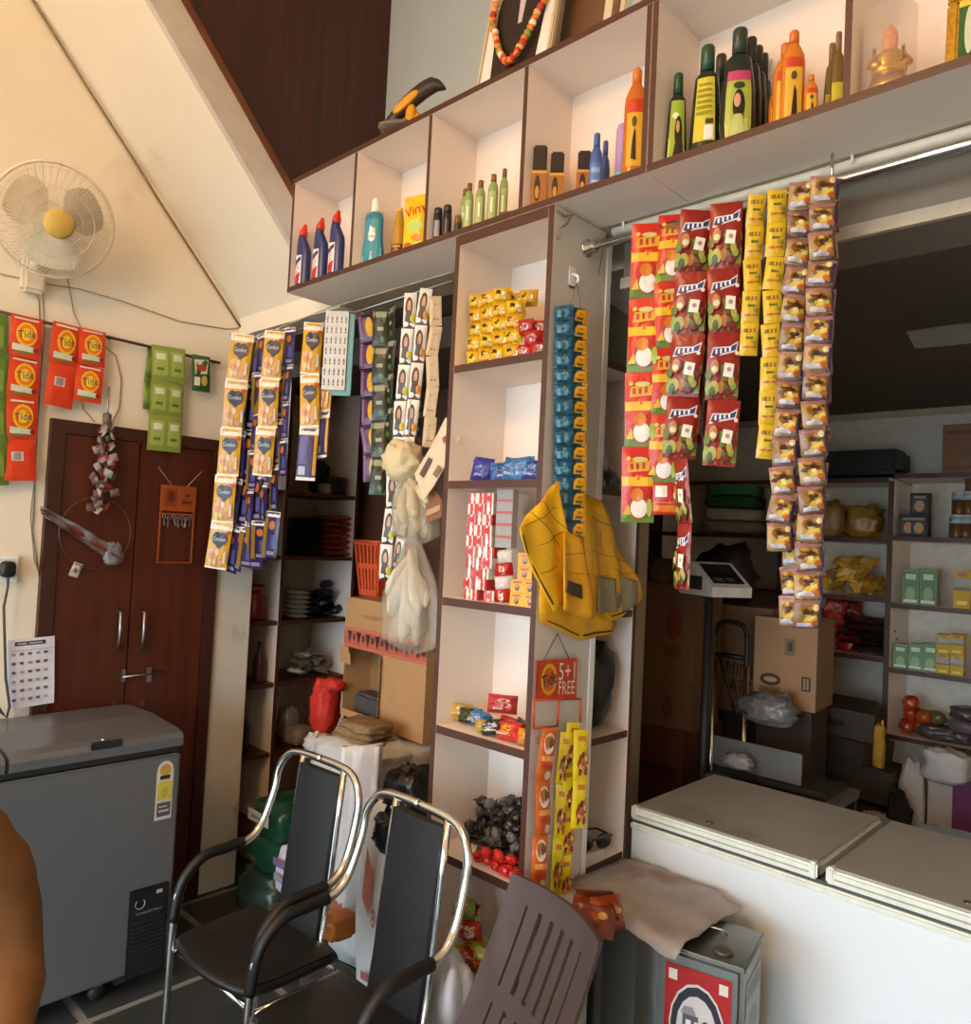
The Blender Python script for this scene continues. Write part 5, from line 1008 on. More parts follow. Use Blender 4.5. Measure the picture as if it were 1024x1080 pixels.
for s_ in (-1, 1):
    MB().tube([(s_*wd*.4+.12, -.48, .40), (s_*wd*.42+.14, -.52, 0)], [.022, .017], PB, 8).build('leg', t); MB().tube([(s_*wd*.42+.03, -.18, .40), (s_*wd*.46+.03, -.02, 0)], [.022, .017], PB, 8).build('leg', t)
# ================================================================== TINS, CLOTH, CRISPS BY THE WHITE FREEZER
TIN = metal('#8f8c84', .35)
def tin(name, label, x, y, z, rz, face=True):
    t = thing(name, label, 'tin', (x, y, z), rz); w_ = .195; h = .35
    MB().box(-w_/2, w_/2, -w_/2, w_/2, 0, h-.008, TIN, bev=.012).build('body', t)
    MB().box(-w_/2-.003, w_/2+.003, -w_/2-.003, w_/2+.003, h-.014, h-.004, TIN, bev=.004).build('top_seam', t)
    MB().box(-w_/2+.012, w_/2-.012, -w_/2+.012, w_/2-.012, h-.008, h-.005, mat('#837d6c', .55, .3, .2, .2, 12)).build('top_plate', t)
    MB().tube([(-.06, .03, h-.004), (-.05, .03, h+.004), (.02, .03, h+.005), (.03, .03, h-.004)], .003, STEEL, 6).build('wire_handle', t)
    MB().lathe([(.022, 0), (.022, .006), (.016, .008)], mat('#5c584f', .5, .4), 16, c=(.04, -.05, h-.006)).build('spout_cap', t)
    if face:
        s = lambda u, v, e: Vector((u*w_, -w_/2-.0008-e, .165+v*.29))
        MB().layers(s, [('r', -.38, -.5, .38, .5, '#a51d1d'), ('r', -.34, .38, -.24, .46, '#d9cfc4'), ('r', .24, .38, .34, .46, '#d9cfc4'), ('e', 0, .06, .32, .34, '#d6d2cc'), ('e', 0, .06, .30, .32, '#2a2a34'), ('e', 0, .06, .23, .25, '#c9c7c6'), ('r', -.16, .02, .02, .16, '#55555c'), ('r', -.12, .06, -.06, .12, '#e0dedb'), ('r', -.02, .06, .02, .12, '#e0dedb'), ('p', [(-.18, .16), (.0, .16), (-.04, .22), (-.14, .22)], '#8a8a90'), ('e', .11, .06, .07, .09, '#26262c'), ('e', .11, .06, .025, .035, '#d9d7d4'), ('r', -.18, -.1, .18, -.04, '#8f8f96'), ('p', [(-.3, -.3), (.3, -.3), (.34, -.2), (-.34, -.2)], '#d6d2cc'), ('r', -.2, -.27, .2, -.23, '#2a2a34')]).build('front_label', t)
        s2 = lambda u, v, e: Vector((w_/2+.0008+e, u*w_, .165+v*.29))
        MB().layers(s2, [('r', -.36, -.46, .36, .46, '#a3a09a'), ('r', -.3, .3, .3, .42, '#6a6872'), ('e', 0, .1, .24, .1, '#7d7a84'), ('e', 0, -.14, .2, .1, '#72707a'), ('r', -.24, -.4, .24, -.3, '#6a6872')]).build('side_label', t)
    return t
pt = onZ(750, 986, .702); tcx, tcy = pt.x, pt.y
tin('oil_tin', 'square metal oil tin with red front label by the white freezer', tcx, min(tcy, 1.84), .352, R(12))
tin('oil_tin', 'lower plain oil tin carrying the red-labelled tin', tcx, min(tcy, 1.84), 0, R(12), False)
c2 = (tcx-.30, 1.66)
tin('grease_tin', 'tin with a greenish printed side under the grey plastic sheet', c2[0], c2[1], .352, R(4), False)
tin('grease_tin', 'lower tin under the sheet-covered tin', c2[0], c2[1], 0, R(2), False)
GRS = MB().layers(lambda u, v, e: Vector((u*.2, -.119-e, .15+v*.25)), [('r', -.4, -.5, .4, .5, '#8d9088'), ('r', -.1, -.4, .3, .1, '#a8a64a'), ('r', .1, .1, .34, .4, '#6a7a5a')]); GRS.build('printed_side', bpy.data.objects['grease_tin'])
CLO = mat('#a09a98', .5, 0, .18, .4, 14, dirt=('#8c6a66', 6, .6))
q_ = [onZ(640, 945, .716), onZ(700, 958, .716), onZ(755, 968, .716), onZ(680, 1010, .716), onZ(640, 1020, .716)]
sx0, sx1 = max(c2[0]-.14, -1.225), tcx-.01
def clo(u, v):
    x = sx0+(sx1-sx0)*u; y = 1.60+.33*v+.02*math.sin(u*4); zz = .714+.006*noise.noise(Vector((u*7, v*7, 1)))+.004*math.sin(u*13+v*5)
    ov = max(0, .06-v)*.3; return Vector((x+.03*noise.noise(Vector((v*5, 2, 2))), y, zz-ov*1.2))
o = MB().grid(clo, 24, 14, CLO).build('plastic_sheet', label='dirty grey plastic sheet spread over the tins', cat='sheet'); o.modifiers.new('t', 'SOLIDIFY').thickness = .003
for i, (px, py, rz_, c) in enumerate(((630, 960, 60, '#5a2410'), (625, 972, 35, '#6e2c10'), (640, 968, 80, '#8c3e14'))):
    pp = onZ(px, py+8, .73); item('crisps_packet', ('dark orange crisps packet standing at the back', 'orange brown crisps packet in front', 'crumpled orange crisps packet on the right')[i]+' on the plastic sheet', 'packet', pouch(.10, .075, .03, c, (('p', ((-.45,-.1),(.4,.25),(.4,.32),(-.45,.0)), '#d9841e'), ('e', -.1, -.2, .3, .16, '#5a2410'), ('e', .2, .05, .12, .1, '#caa05a')), wr=.008, seed=i), (pp.x, min(pp.y, 1.88), .722+.035), (R(-50+i*14), R(8), R(rz_)), 'orange crisps packets')
# ================================================================== ALCOVE: SACKS, CARTON, BAGS
def lump_px(name, label, cat, px, py, Y, wpx, hpx, dep, m, amp=.12, freq=2, e=.7, seed=0, group=None, floor=None, rz=0, extra=None):
    c = onY(px, py, Y); k = ppm(c); w_, h = wpx/k, hpx/k
    zb = c.z-h/2 if floor is None else floor
    if floor is not None: h = c.z+h/2-floor
    t = thing(name, label, cat, (c.x, Y, zb), rz, group)
    MB().lump((0, 0, h/2), (w_, dep, h), m, amp, freq, e, 24, 16, seed).build('body', t)
    if extra: extra(t, w_, dep, h)
    return t
WSK = mat('#d3d1cd', .55, 0, .08, .35, 30); WSK2 = mat('#c2bfba', .5, 0, .1, .4, 25)
def sackprint(t, w_, d, h):
    MB().layers(lambda u, v, e: Vector((u*w_*.8, -d/2*(1.0-.5*abs(u)**2)-.012-e, h/2+v*h*.8)), [('p', [(-.2,.1),(.05,.02),(.12,.25),(-.1,.38)], '#d98a78'), ('t', '8', .2, .02, .1, .6, 0, '#b8554a'), ('r', -.1, -.32, .2, -.28, '#b06a62'), ('r', -.1, -.4, .15, -.37, '#b06a62')]).build('print', t)
# big sacks carrying the carton
lump_px('white_sack', 'big white sack standing behind the two chrome chairs', 'sack', 405, 930, 1.92, 134, 180, .36, WSK, .2, 2.4, .6, 1, floor=0.0)
lump_px('white_sack', 'crumpled white sack laid on top, under the burlap', 'sack', 400, 805, 1.93, 125, 58, .42, WSK2, .22, 3, .5, 2)
lump_px('white_sack', 'white sack with red print and numerals between chair backs', 'sack', 412, 925, 1.70, 62, 170, .16, mat('#d9d8d6', .5, 0, .05, .4, 25), .2, 2.5, .62, 3, floor=.0, extra=sackprint)
# white film hanging in folds down the front of the sacks
p0 = onY(385, 790, 1.70)
def film(u, v):
    q = onY(366+38*u*(1-.35*v), 786+185*v, 1.70); return q+Vector((0, -.02*math.sin(u*16+v*2)-.03*math.sin(u*7)-.02*v, 0))-p0
t = thing('plastic_film', 'white plastic film hanging in folds from the sacks behind the chairs', 'film', p0)
o = MB().grid(film, 22, 16, mat('#dcdcde', .3, 0, .06, .3, 20)).build('film', t); o.modifiers.new('t', 'SOLIDIFY').thickness = .002
lump_px('black_bag', 'shiny black plastic bag with white print beside the pillar foot', 'bag', 432, 838, 1.72, 60, 60, .16, mat('#17171a', .25, 0, .2, .6, 30), .25, 3, .7, 5)
lump_px('black_bag', 'lower black bag squeezed behind the second chair back', 'bag', 420, 880, 1.66, 62, 45, .12, mat('#1b1b1e', .25, 0, .2, .6, 30), .25, 3, .7, 6)
lump_px('blue_edged_sack', 'white sack with blue edge at the foot of the pillar', 'sack', 470, 1040, 1.42, 62, 70, .12, mat('#c9ccd2', .5, 0, .08, .3, 25), .12, 2, .5, 7, floor=0.0)
# folded burlap, red mesh bag
BUR = mat('#8c6d4b', .9, 0, .22, .6, 45)
t = thing('burlap_sack', 'folded brown burlap sack lying under the torn carton', 'sack', onY(380, 790, 1.86))
for i in range(4): MB().lump((.01*i, .0, .018+.026*i), (.30-.03*i, .16, .036), BUR, .3, 3, .6, 22, 10, i).build('fold', t)
RED = mat('#c42a1c', .6, 0, .25, .7, 60)
t = lump_px('mesh_bag', 'red mesh bag slumped beside the burlap, tied at its neck', 'bag', 343, 745, 2.0, 30, 58, .12, RED, .2, 3, .7, 8)
MB().lump((.05, 0, .22), (.13, .09, .06), RED, .3, 3, .8, 16, 10, 3).build('neck', t)
lump_px('white_pouch', 'small white crumpled pouch below the red mesh bag', 'bag', 334, 785, 1.95, 26, 26, .1, WSK, .3, 3, .8, 9)
# torn carton
CT = mat('#b58a5c', .75, 0, .06, .1, 12)
bx0 = onY(405, 764, 2.02)
t = thing('torn_carton', 'upright brown carton with red printed tape and a torn opening', 'carton', (bx0.x, 2.14, onY(405, 768, 2.02).z), R(-4)); w_, d, h = .57, .28, .50
def cpanel(n, x0, x1, y0, y1, z0, z1): return MB().box(x0, x1, y0, y1, z0, z1, CT).build(n, t)
zt0, zt1 = .105, .295
cpanel('front_panel', -w_/2, w_/2, -d/2, -d/2+.005, zt1, h); cpanel('front_panel', -.01, w_/2, -d/2, -d/2+.005, 0, zt1); cpanel('front_panel', -w_/2, -.01, -d/2, -d/2+.005, 0, .03)
cpanel('side_panel', w_/2-.005, w_/2, -d/2+.005, d/2, 0, h); cpanel('side_panel', -w_/2, -w_/2+.005, -d/2+.005, d/2, 0, h); cpanel('back_panel', -w_/2+.005, w_/2-.005, d/2-.005, d/2, 0, h); cpanel('top_panel', -w_/2+.005, w_/2-.005, -d/2+.005, d/2-.005, h-.006, h); cpanel('bottom_panel', -w_/2+.005, w_/2-.005, -d/2+.005, d/2-.005, 0, .005)
MB().box(-w_/2+.005, w_/2-.1, 0, .004, .03, .3, mat('#8f6a42', .8)).build('inner_divider', t)
MB().grid(lambda u, v: Vector((-w_/2-.01+.075*u+.02*noise.noise(Vector((u*3, v*3, 1))), -d/2-.004-.012*v, zt1-.075*(1-v)+.0*u)), 5, 5, CT).build('torn_flap', t)
MB().grid(lambda u, v: Vector((-.012+.022*u+.008*noise.noise(Vector((v*9, 0, 1))), -d/2-.003-.014*u, .04+.25*v)), 3, 14, mat('#c7a67c', .8)).build('torn_edge', t)
tp = lambda u, v, e: Vector((u*w_, -d/2-.0006-e, .335+v*.085))
marks = [('r', -.5, -.5, .5, .5, '#bd6350'), ('r', -.5, .38, .5, .44, '#c97a62'), ('r', -.5, -.44, .5, -.38, '#c97a62')]
for i in range(8): x = -.42+i*.12; marks += [('p', [(x-.03, .3), (x+.03, .3), (x, -.3)], '#34343c'), ('r', x+.045, -.1, x+.075, .2, '#6a3a34')]
MB().layers(tp, marks).build('tape', t)
MB().layers(lambda u, v, e: Vector((w_/2+.0006+e, u*d, h/2+v*h)), [('r', -.4, .18, .4, .32, '#a5452f'), ('r', -.2, -.4, .1, .1, '#9a5a3a')]).build('side_print', t)
MB().layers(lambda u, v, e: Vector((-.06+u*.2, -d/2-.0006-e, .43+v*.05)), [('t', 'EKOREVAS', 0, 0, .9, 2.4, 0, '#9c6546')]).build('lettering', t)
MB().box(-.25, -.03, -.10, -.01, .006, .10, mat('#4c4a48', .5, 0, .3, .4, 25), bev=.012).build('contents', t)
# orange basket on the carton
c_ = Vector((onY(394, 600, 2.16).x, 2.2, t.location.z+h+.001)); OB = mat('#d2562c', .45)
t = thing('plastic_basket', 'orange plastic basket with slotted sides on the torn carton', 'basket', c_)
hb = onY(394, 571, 2.2).z-c_.z
for s_ in range(4):
    mb = MB(); a0 = s_*math.pi/2; Rm = Matrix.Rotation(a0, 3, 'Z')
    for k in range(7):
        x = -.5+k/6; mb.add([Rm @ Vector(v) for v in ((x*.12-.006, -.06, 0), (x*.12+.006, -.06, 0), (x*.17+.007, -.085, hb), (x*.17-.007, -.085, hb))], [(0, 1, 2, 3)], OB)
    for zz in (.02, .5, .93): 
        r0_ = .06+.025*zz; mb.add([Rm @ Vector(v) for v in ((-r0_, -r0_, hb*zz), (r0_, -r0_, hb*zz), (r0_+.002, -r0_-.002, hb*(zz+.09)), (-r0_-.002, -r0_-.002, hb*(zz+.09)))], [(0, 1, 2, 3)], OB)
    mb.build('side', t).modifiers.new('t', 'SOLIDIFY').thickness = .004
MB().box(-.06, .06, -.06, .06, 0, .004, OB).build('base', t)
MB().tube([(.088*a_, .088*b_, hb) for a_, b_ in ((-1, -1), (1, -1), (1, 1), (-1, 1))], .006, OB, 6, closed=True).build('rim', t)
# ---- clear bags of white pouches hanging beside the pillar
PLS = mat('#c2b8a4', .25, 0, .15, .9, 30, alpha=.36); COT = mat('#d2c09a', .75, 0, .06, .3, 18); COT2 = mat('#cfc7b4', .7, 0, .06, .3, 18)
def hangbag(label, px, py0, py1, wpx, Y, m, n, seed, tilt=0):  # slender pouches fanned out inside a clear bag
    A, B = onY(px, py0, Y), onY(px+tilt, py1, Y); k = ppm(A); hgt = A.z-B.z; wd = wpx/k/2
    t = thing('hanging_bag', label, 'bag', A, 0, 'clear bags of white pouches'); rr = random.Random(seed)
    def fn(u, v):
        a = u*2*math.pi; q = min(1, max(0, (v-.04)/.62)); q = q*q*(3-2*q); r_ = wd*(.12+.88*q)*(1+.16*math.sin(a*7+seed)*v+.14*noise.noise(Vector((math.cos(a)*2, math.sin(a)*2, v*3+seed))))
        if v > .93: r_ *= (1-v)/.07*.8+.15
        return Vector((r_*math.cos(a)+(B.x-A.x)*v, .62*r_*math.sin(a), -hgt*v+.03*hgt*noise.noise(Vector((a, v, seed)))*(v > .6)))
    MB().grid(fn, 40, 22, PLS).build('bag', t)
    for i in range(n):
        q = (i+.5)/n; sx_ = (rr.random()*2-1)*wd*.85; sy_ = math.sin(i*2.4)*wd*.38; zb_ = -hgt*(.98-.42*abs(sx_/wd)**1.3-.12*rr.random()); z0_ = -hgt*(.26+.1*rr.random()); r_ = wd*rr.uniform(.15, .23)
        P = [Vector((sx_*f+(B.x-A.x)*f, sy_*f+.01*math.sin(i+f*5), z0_+(zb_-z0_)*f)) for f in (0, .25, .5, .75, .92, 1)]
        MB().tube(P, [r_*.35, r_*.6, r_*.85, r_*1.1, r_*.8, r_*.25], m, 9).build('pouch', t)
    MB().tube([(0, 0, .0), (0, 0, .12)], .002, mat('#b8ac98', .6), 5).build('string', t)
    return t
c0 = onY(430, 497, 1.58); k0 = ppm(c0)
t = hangbag('upper round clear bag knotted around cream cotton, beside the paper strip', 431, 462, 574, 56, 1.58, COT, 12, 3, 8)
MB().lump((0, -.015, -.075), (46/k0, 40/k0, 46/k0), COT, .22, 2.6, .9, 28, 20, 4).build('cotton_ball', t)
hangbag('lower large clear bag full of white pouches before the carton', 437, 540, 688, 72, 1.56, COT2, 24, 7, -4)
# folded leaflet and small brown box tucked beside the pillar
def polysheet(name, label, cat, pts, Y, m, marks=()):
    P = [onY(x, y, Y) for x, y in pts]; c_ = sum(P, Vector())/len(P); t = thing(name, label, cat, c_)
    mb = MB().add([p-c_ for p in P], [tuple(range(len(P)))[::-1]], m); o = mb.build('sheet', t); o.modifiers.new('t', 'SOLIDIFY').thickness = .003
    for q_, col in marks: MB().add([onY(x, y, Y-.004)-c_ for x, y in q_], [tuple(range(len(q_)))[::-1]], print_(col)).build('picture_block', o)
    return t
polysheet('leaflet', 'folded printed leaflet jutting out beside the pillar edge', 'paper', [(470, 440), (485, 463), (457, 513), (447, 527), (437, 500), (455, 470)], 1.53, mat('#d5c2a4', .6), [([(452, 482), (456, 485), (446, 504), (442, 500)], '#5a4a40'), ([(466, 462), (476, 455), (478, 459), (468, 468)], '#9a5a48'), ([(456, 500), (462, 490), (466, 494), (460, 504)], '#8a6a4a')])
polysheet('brown_card', 'brown card scrap hanging below the leaflet', 'paper', [(457, 513), (466, 528), (466, 545), (447, 553), (449, 530)], 1.56, mat('#8a5a3e', .7), [([(450, 538), (464, 532), (464, 538), (449, 545)], '#b8927a')])
# ---- green rice bags and packets by the pier
GB = mat('#1d4a35', .25, 0, .15, .5, 25)
def wlabel(t, w_, d, h): MB().layers(lambda u, v, e: Vector((u*w_*.6-.0, -d/2-.012-e, h*.62+v*h*.3)), [('r', -.5, -.4, .5, .5, '#cfd2d0'), ('r', -.3, -.1, .2, .1, '#7a8a80')]).build('label', t)
lump_px('rice_bag', 'dark green bag with white label, top of the stack by the pier', 'bag', 312, 858, 1.93, 66, 42, .34, GB, .15, 2.5, .5, 1, extra=wlabel)
lump_px('rice_bag', 'dark green bag, middle of the stack by the pier', 'bag', 314, 895, 1.90, 64, 36, .36, GB, .15, 2.5, .5, 2)
lump_px('rice_bag', 'dark green and white bag at the bottom of the stack', 'bag', 306, 937, 1.88, 66, 56, .38, mat('#2c3f36', .3, 0, .4, .5, 14), .15, 2.5, .5, 3, floor=0)
lump_px('flour_bag', 'white and purple flour bag in front of the green bags', 'bag', 313, 918, 1.68, 42, 52, .12, mat('#c4bfc6', .35, 0, .1, .4, 20), .15, 2.5, .5, 4, extra=lambda t, w_, d, h: MB().layers(lambda u, v, e: Vector((u*w_*.7, -d/2-.01-e, h*.5+v*h*.7)), [('r', -.5, .2, .5, .42, '#7a5a86'), ('r', -.4, -.2, .3, .0, '#8a8a92')]).build('print', t))
lump_px('floor_sack', 'grey sack under the flour bag', 'sack', 312, 985, 1.68, 58, 60, .2, mat('#55524e', .6, 0, .2, .4, 20), .15, 2, .5, 6, floor=0)
lump_px('orange_pack', 'orange and black food pack between the chairs', 'pack', 350, 985, 1.62, 56, 52, .12, mat('#b8691f', .35, 0, .15, .5, 20), .2, 2.5, .5, 5, floor=.25, extra=lambda t, w_, d, h: MB().layers(lambda u, v, e: Vector((u*w_*.7, -d/2-.014-e, h*.5+v*h*.7)), [('p', [(-.4,.1),(.4,.3),(.4,.5),(-.4,.4)], '#2c2824'), ('e', .15, .3, .14, .1, '#d9a92a'), ('r', -.4, .42, .3, .5, '#d5d0ca')]).build('print', t))
lump_px('floor_sack', 'dull sack holding up the orange food pack', 'sack', 350, 1050, 1.62, 60, 40, .2, mat('#4a4642', .6, 0, .2, .4, 20), .12, 2, .5, 8, floor=0)
lump_px('orange_carton', 'small orange topped packet above the green bags', 'packet', 330, 818, 1.92, 26, 18, .1, mat('#c9803e', .5, 0, .1, .3, 20), .15, 2, .5, 3)
# ---- goods on the alcove shelves (shelf fronts at x = AX1)
def ax(px, py, dx=.1): return onX(px, py, AX1-dx)
def flatstack(name, label, group, px0, px1, ztop_py, zi, cols, n, m1, m2):
    for c_ in range(cols):
        px = px0+(px1-px0)*(c_+.5)/cols; P = ax(px, 600, .115); h = (ax(px, ztop_py).z-AZ[zi])/n; w_ = (ax(px1, 600).y-ax(px0, 600).y)/cols*.86
        me = pouch(.20, w_, h*.96, m1, (('r', -.3, -.3, .3, .3, m2),), wr=.002, seed=c_+zi)
        for k in range(n): place(name, me, None, (AX1-.115, P.y, AZ[zi]+h*(k+.5)), (R(-90), 0, U(-.05, .05)), label=label+', %s from below%s' % (ORD[k], '' if cols == 1 else (', left column', ', right column')[c_]), cat='packet', group=group)
flatstack('bundle_pack', 'orange and white pack on an alcove shelf', 'orange and white packs in the alcove', 334, 361, 543, 1, 2, 7, '#b5522f', '#d3c6b4')
flatstack('bundle_pack', 'dark pack left of the orange and white stacks', 'dark packs in the alcove', 304, 333, 545, 1, 2, 5, '#2f3338', '#4b5258')
flatstack('bundle_pack', 'grey-white pack beside the navy heap', 'grey-white packs in the alcove', 301, 321, 622, 2, 1, 6, '#b3ab9c', '#8a7f70')
nv = [pouch(.07, .06, .03, c, (), wr=.008, seed=i) for i, c in enumerate(('#20233f', '#2b2f52', '#191b30'))]
for i in range(22):
    lv = (0,)*8+(1,)*6+(2,)*5+(3,)*3; l_ = lv[i]; px = 339+U(-14, 16)*(1-l_*.22); P = ax(px, 650, U(.08, .2))
    item('navy_packet', 'navy foil packet in the heap on an alcove shelf', 'packet', nv[i % 3], (P.x, P.y, AZ[2]+.036+l_*.042), (R(-70)+U(-.4, .4), U(-.4, .4), U(0, 6)), 'navy packets in the alcove')
sl = [pouch(.09, .07, .02, c, (('r', -.3, -.2, .3, .1, '#6f6c6a'),), wr=.008, seed=i) for i, c in enumerate(('#9a9691', '#c2beb8', '#7d7a76'))]
for i in range(16):
    l_ = (0,)*7+(1,)*5+(2,)*4; l_ = l_[i]; P = ax(323+U(-24, 22)*(1-l_*.25), 716, U(.05, .18))
    item('silver_sachet', 'silver-grey sachet in the loose heap on an alcove shelf', 'packet', sl[i % 3], (P.x, P.y, AZ[3]+.036+l_*.03), (R(-75)+U(-.4, .4), U(-.4, .4), U(0, 6)), 'silver sachets in the alcove')
P = ax(288, 640); item('red_jar', 'dark red plastic jar at the alcove shelf divider', 'jar', MB().lathe([(.055, 0), (.06, .01), (.06, .11), (.045, .13), (.05, .131), (.05, .16), (.045, .165)], mat('#7d1c1a', .25), 20).mesh('jar'), (AX1-.10, AY[1]-.085, AZ[2]+.001))
P = ax(306, 765, .1); lump_px('foil_bag', 'grey foil bag standing on a low alcove shelf', 'bag', 306, 762, 2.12, 20, 40, .1, mat('#8f8c8a', .25, .2, .2, .6, 25), .2, 3, .7, 2).location = (AX1-.12, P.y, AZ[4]+.002)
lump_px('beige_pack', 'beige pack lying on the low alcove shelf', 'pack', 305, 785, 2.1, 34, 20, .12, mat('#8c7c70', .6, 0, .15, .3, 20), .15, 2, .5, 3).location = (AX1-.07, ax(300, 785).y+.05, AZ[4]+.002)
item('dark_jug', 'black jug standing in the dim left bay of the alcove shelf', 'jug', MB().lathe([(.05, 0), (.06, .01), (.062, .12), (.03, .17), (.028, .21), (.032, .215)], BLACK, 18).mesh('jug'), (AX1-.1, (AY[0]+AY[1])/2+.03, AZ[4]+.001))
item('brown_bottle', 'slim brown bottle in the dim left bay of the alcove shelf', 'bottle', MB().lathe([(.028, 0), (.03, .01), (.03, .1), (.012, .15), (.012, .19)], mat('#4a2a18', .3), 14).mesh('bottle'), (AX1-.06, AY[1]-.06, AZ[3]+.001))
item('dark_tub', 'dark lidded tub on the upper alcove shelf', 'tub', MB().lathe([(.06, 0), (.065, .01), (.065, .07), (.07, .072), (.07, .09)], mat('#23272b', .4), 20).mesh('tub'), (AX1-.1, ax(356, 515).y-.03, AZ[0]+.003))
item('pale_tub', 'pale round tub beside the dark tub on the upper alcove shelf', 'tub', MB().lathe([(.045, 0), (.048, .01), (.048, .05), (.04, .055)], mat('#8c857c', .5), 20).mesh('tub'), (AX1-.1, ax(345, 515).y, AZ[0]+.001))
lump_px('black_bundle', 'black bundle standing behind the tubs on the upper alcove shelf', 'bundle', 352, 490, 2.2, 24, 40, .1, mat('#15171a', .5, 0, .2, .4, 20), .25, 3, .7, 4).location = (AX1-.23, ax(352, 500).y, AZ[0]+.002)
# ================================================================== INNER ROOM BEHIND THE WHITE FREEZER
def cart_px(name, label, cat, px, pyb, Y, w_, d, h, base, lay=(), rz=0, z=None, side=None, layside=(), group=None):
    p = onY(px, pyb, Y); t = place(name, carton(w_, d, h, base, lay, side, None, (), layside), None, (p.x, Y+d/2, p.z if z is None else z), (0, 0, R(rz)), label=label, cat=cat, group=group); return t
KB = '#6f4f33'
# stacked cartons at the left
pL = onY(693, 763, 2.85)
cart_px('carton', 'tall dark brown carton with red scribbled print left of the trolley', 'carton', 694, 765, 2.75, .26, .26, onY(697, 612, 2.75).z-onY(697, 765, 2.75).z, KB, (('e', .16, .22, .14, .12, '#6a2f22'), ('r', .02, -.02, .3, .06, '#6a2f22'), ('r', -.5, -.2, .5, -.19, '#55402b'), ('e', .1, -.36, .1, .08, '#5a3a28')), 4)
zz = onY(697, 765, 2.75).z
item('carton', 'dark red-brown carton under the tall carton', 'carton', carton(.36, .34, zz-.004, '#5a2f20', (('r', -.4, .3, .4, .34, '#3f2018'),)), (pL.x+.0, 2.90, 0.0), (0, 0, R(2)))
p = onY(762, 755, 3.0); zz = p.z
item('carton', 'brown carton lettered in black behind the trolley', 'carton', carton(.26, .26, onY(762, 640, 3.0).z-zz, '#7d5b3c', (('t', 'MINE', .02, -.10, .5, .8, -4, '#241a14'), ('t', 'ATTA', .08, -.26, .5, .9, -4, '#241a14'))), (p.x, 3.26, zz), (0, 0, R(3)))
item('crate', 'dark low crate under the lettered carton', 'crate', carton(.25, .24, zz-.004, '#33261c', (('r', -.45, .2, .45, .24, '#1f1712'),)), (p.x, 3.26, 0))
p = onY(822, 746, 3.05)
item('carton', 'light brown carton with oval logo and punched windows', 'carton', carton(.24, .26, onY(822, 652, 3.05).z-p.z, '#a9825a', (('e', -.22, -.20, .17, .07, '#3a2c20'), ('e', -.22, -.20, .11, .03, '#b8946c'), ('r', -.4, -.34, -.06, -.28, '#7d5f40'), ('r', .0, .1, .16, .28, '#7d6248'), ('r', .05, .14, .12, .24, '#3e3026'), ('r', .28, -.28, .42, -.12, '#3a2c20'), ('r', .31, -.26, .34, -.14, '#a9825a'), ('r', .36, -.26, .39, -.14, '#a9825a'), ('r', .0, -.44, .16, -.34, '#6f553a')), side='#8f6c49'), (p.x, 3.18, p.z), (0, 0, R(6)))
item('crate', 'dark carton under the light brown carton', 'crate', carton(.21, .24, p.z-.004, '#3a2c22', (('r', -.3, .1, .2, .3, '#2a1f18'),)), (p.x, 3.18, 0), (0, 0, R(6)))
# weighing scale indicator on a post
p = onY(748, 628, 2.62); SC = mat('#c9c7c0', .45)
t = ind = place('display_unit', None, None, (p.x, 2.66, p.z)); t.rotation_euler = (0, 0, R(64))
wS, dS, hS = .17, .20, .12
v = [(-wS/2, -dS/2, 0), (wS/2, -dS/2, 0), (wS/2, dS/2, 0), (-wS/2, dS/2, 0), (-wS/2, -dS/2, .035), (wS/2, -dS/2, .035), (wS/2, dS*.1, hS), (-wS/2, dS*.1, hS), (wS/2, dS/2, hS), (-wS/2, dS/2, hS)]
MB().add(v, [(3, 2, 1, 0), (0, 1, 5, 4), (4, 5, 6, 7), (7, 6, 8, 9), (2, 3, 9, 8), (1, 2, 8, 6, 5), (3, 0, 4, 7, 9)], SC).build('case', t)
sl_ = lambda u, v, e: Vector((u*wS, -dS/2+(v+.5)*dS*.6, .035+(v+.5)*(hS-.035)))+Vector((0, -.75, .65))*(.0012+e)
MB().layers(sl_, [('r', -.40, -.36, .40, .42, '#17191c'), ('r', -.3, .1, .3, .3, '#2c3433'), ('r', -.3, -.28, -.1, -.14, '#55585a'), ('r', 0, -.28, .2, -.14, '#55585a')]).build('panel', t)
MB().box(-wS/2-.002, -wS/2, -dS*.2, dS*.35, .02, .07, mat('#26282a', .5)).build('side_vent', t)
MB().tube([(0, .03, -p.z+.02), (0, .03, 0)], .016, mat('#2a2a2c', .5), 10).build('post', t)
MB().box(-.05, .05, -.03, .08, -p.z, -p.z+.02, mat('#2a2a2c', .5)).build('foot_plate', t)
# folding trolley handle
p = onY(767, 778, 2.96); hz = onY(767, 657, 2.96).z
t = thing('folding_trolley', 'folding hand trolley with chrome rails and black top bar', 'trolley', (p.x, 2.96, 0)); wT = .068
MB().tube(smooth([(-wT, 0, .12), (-wT, 0, hz-.14), (-wT, 0, hz-.05), (-wT*.6, 0, hz), (wT*.6, 0, hz), (wT, 0, hz-.05), (wT, 0, hz-.14), (wT, 0, .12)], 4), .010, BLACK, 8).build('handle', t)
for s_ in (-1, 1): MB().tube([(s_*wT, 0, .14), (s_*wT, 0, hz-.16)], .0115, CHROME, 8).build('rail', t)
MB().tube([(-wT, 0, hz-.13), (wT, 0, hz-.13)], .010, BLACK, 8).build('cross_bar', t); MB().tube([(-wT*.7, .004, hz-.14), (wT*.6, .004, hz-.40)], .006, BLACK, 6).build('brace', t)
MB().box(-.11, .11, -.10, .03, .10, .125, BLACK, bev=.006).build('foot_plate', t)
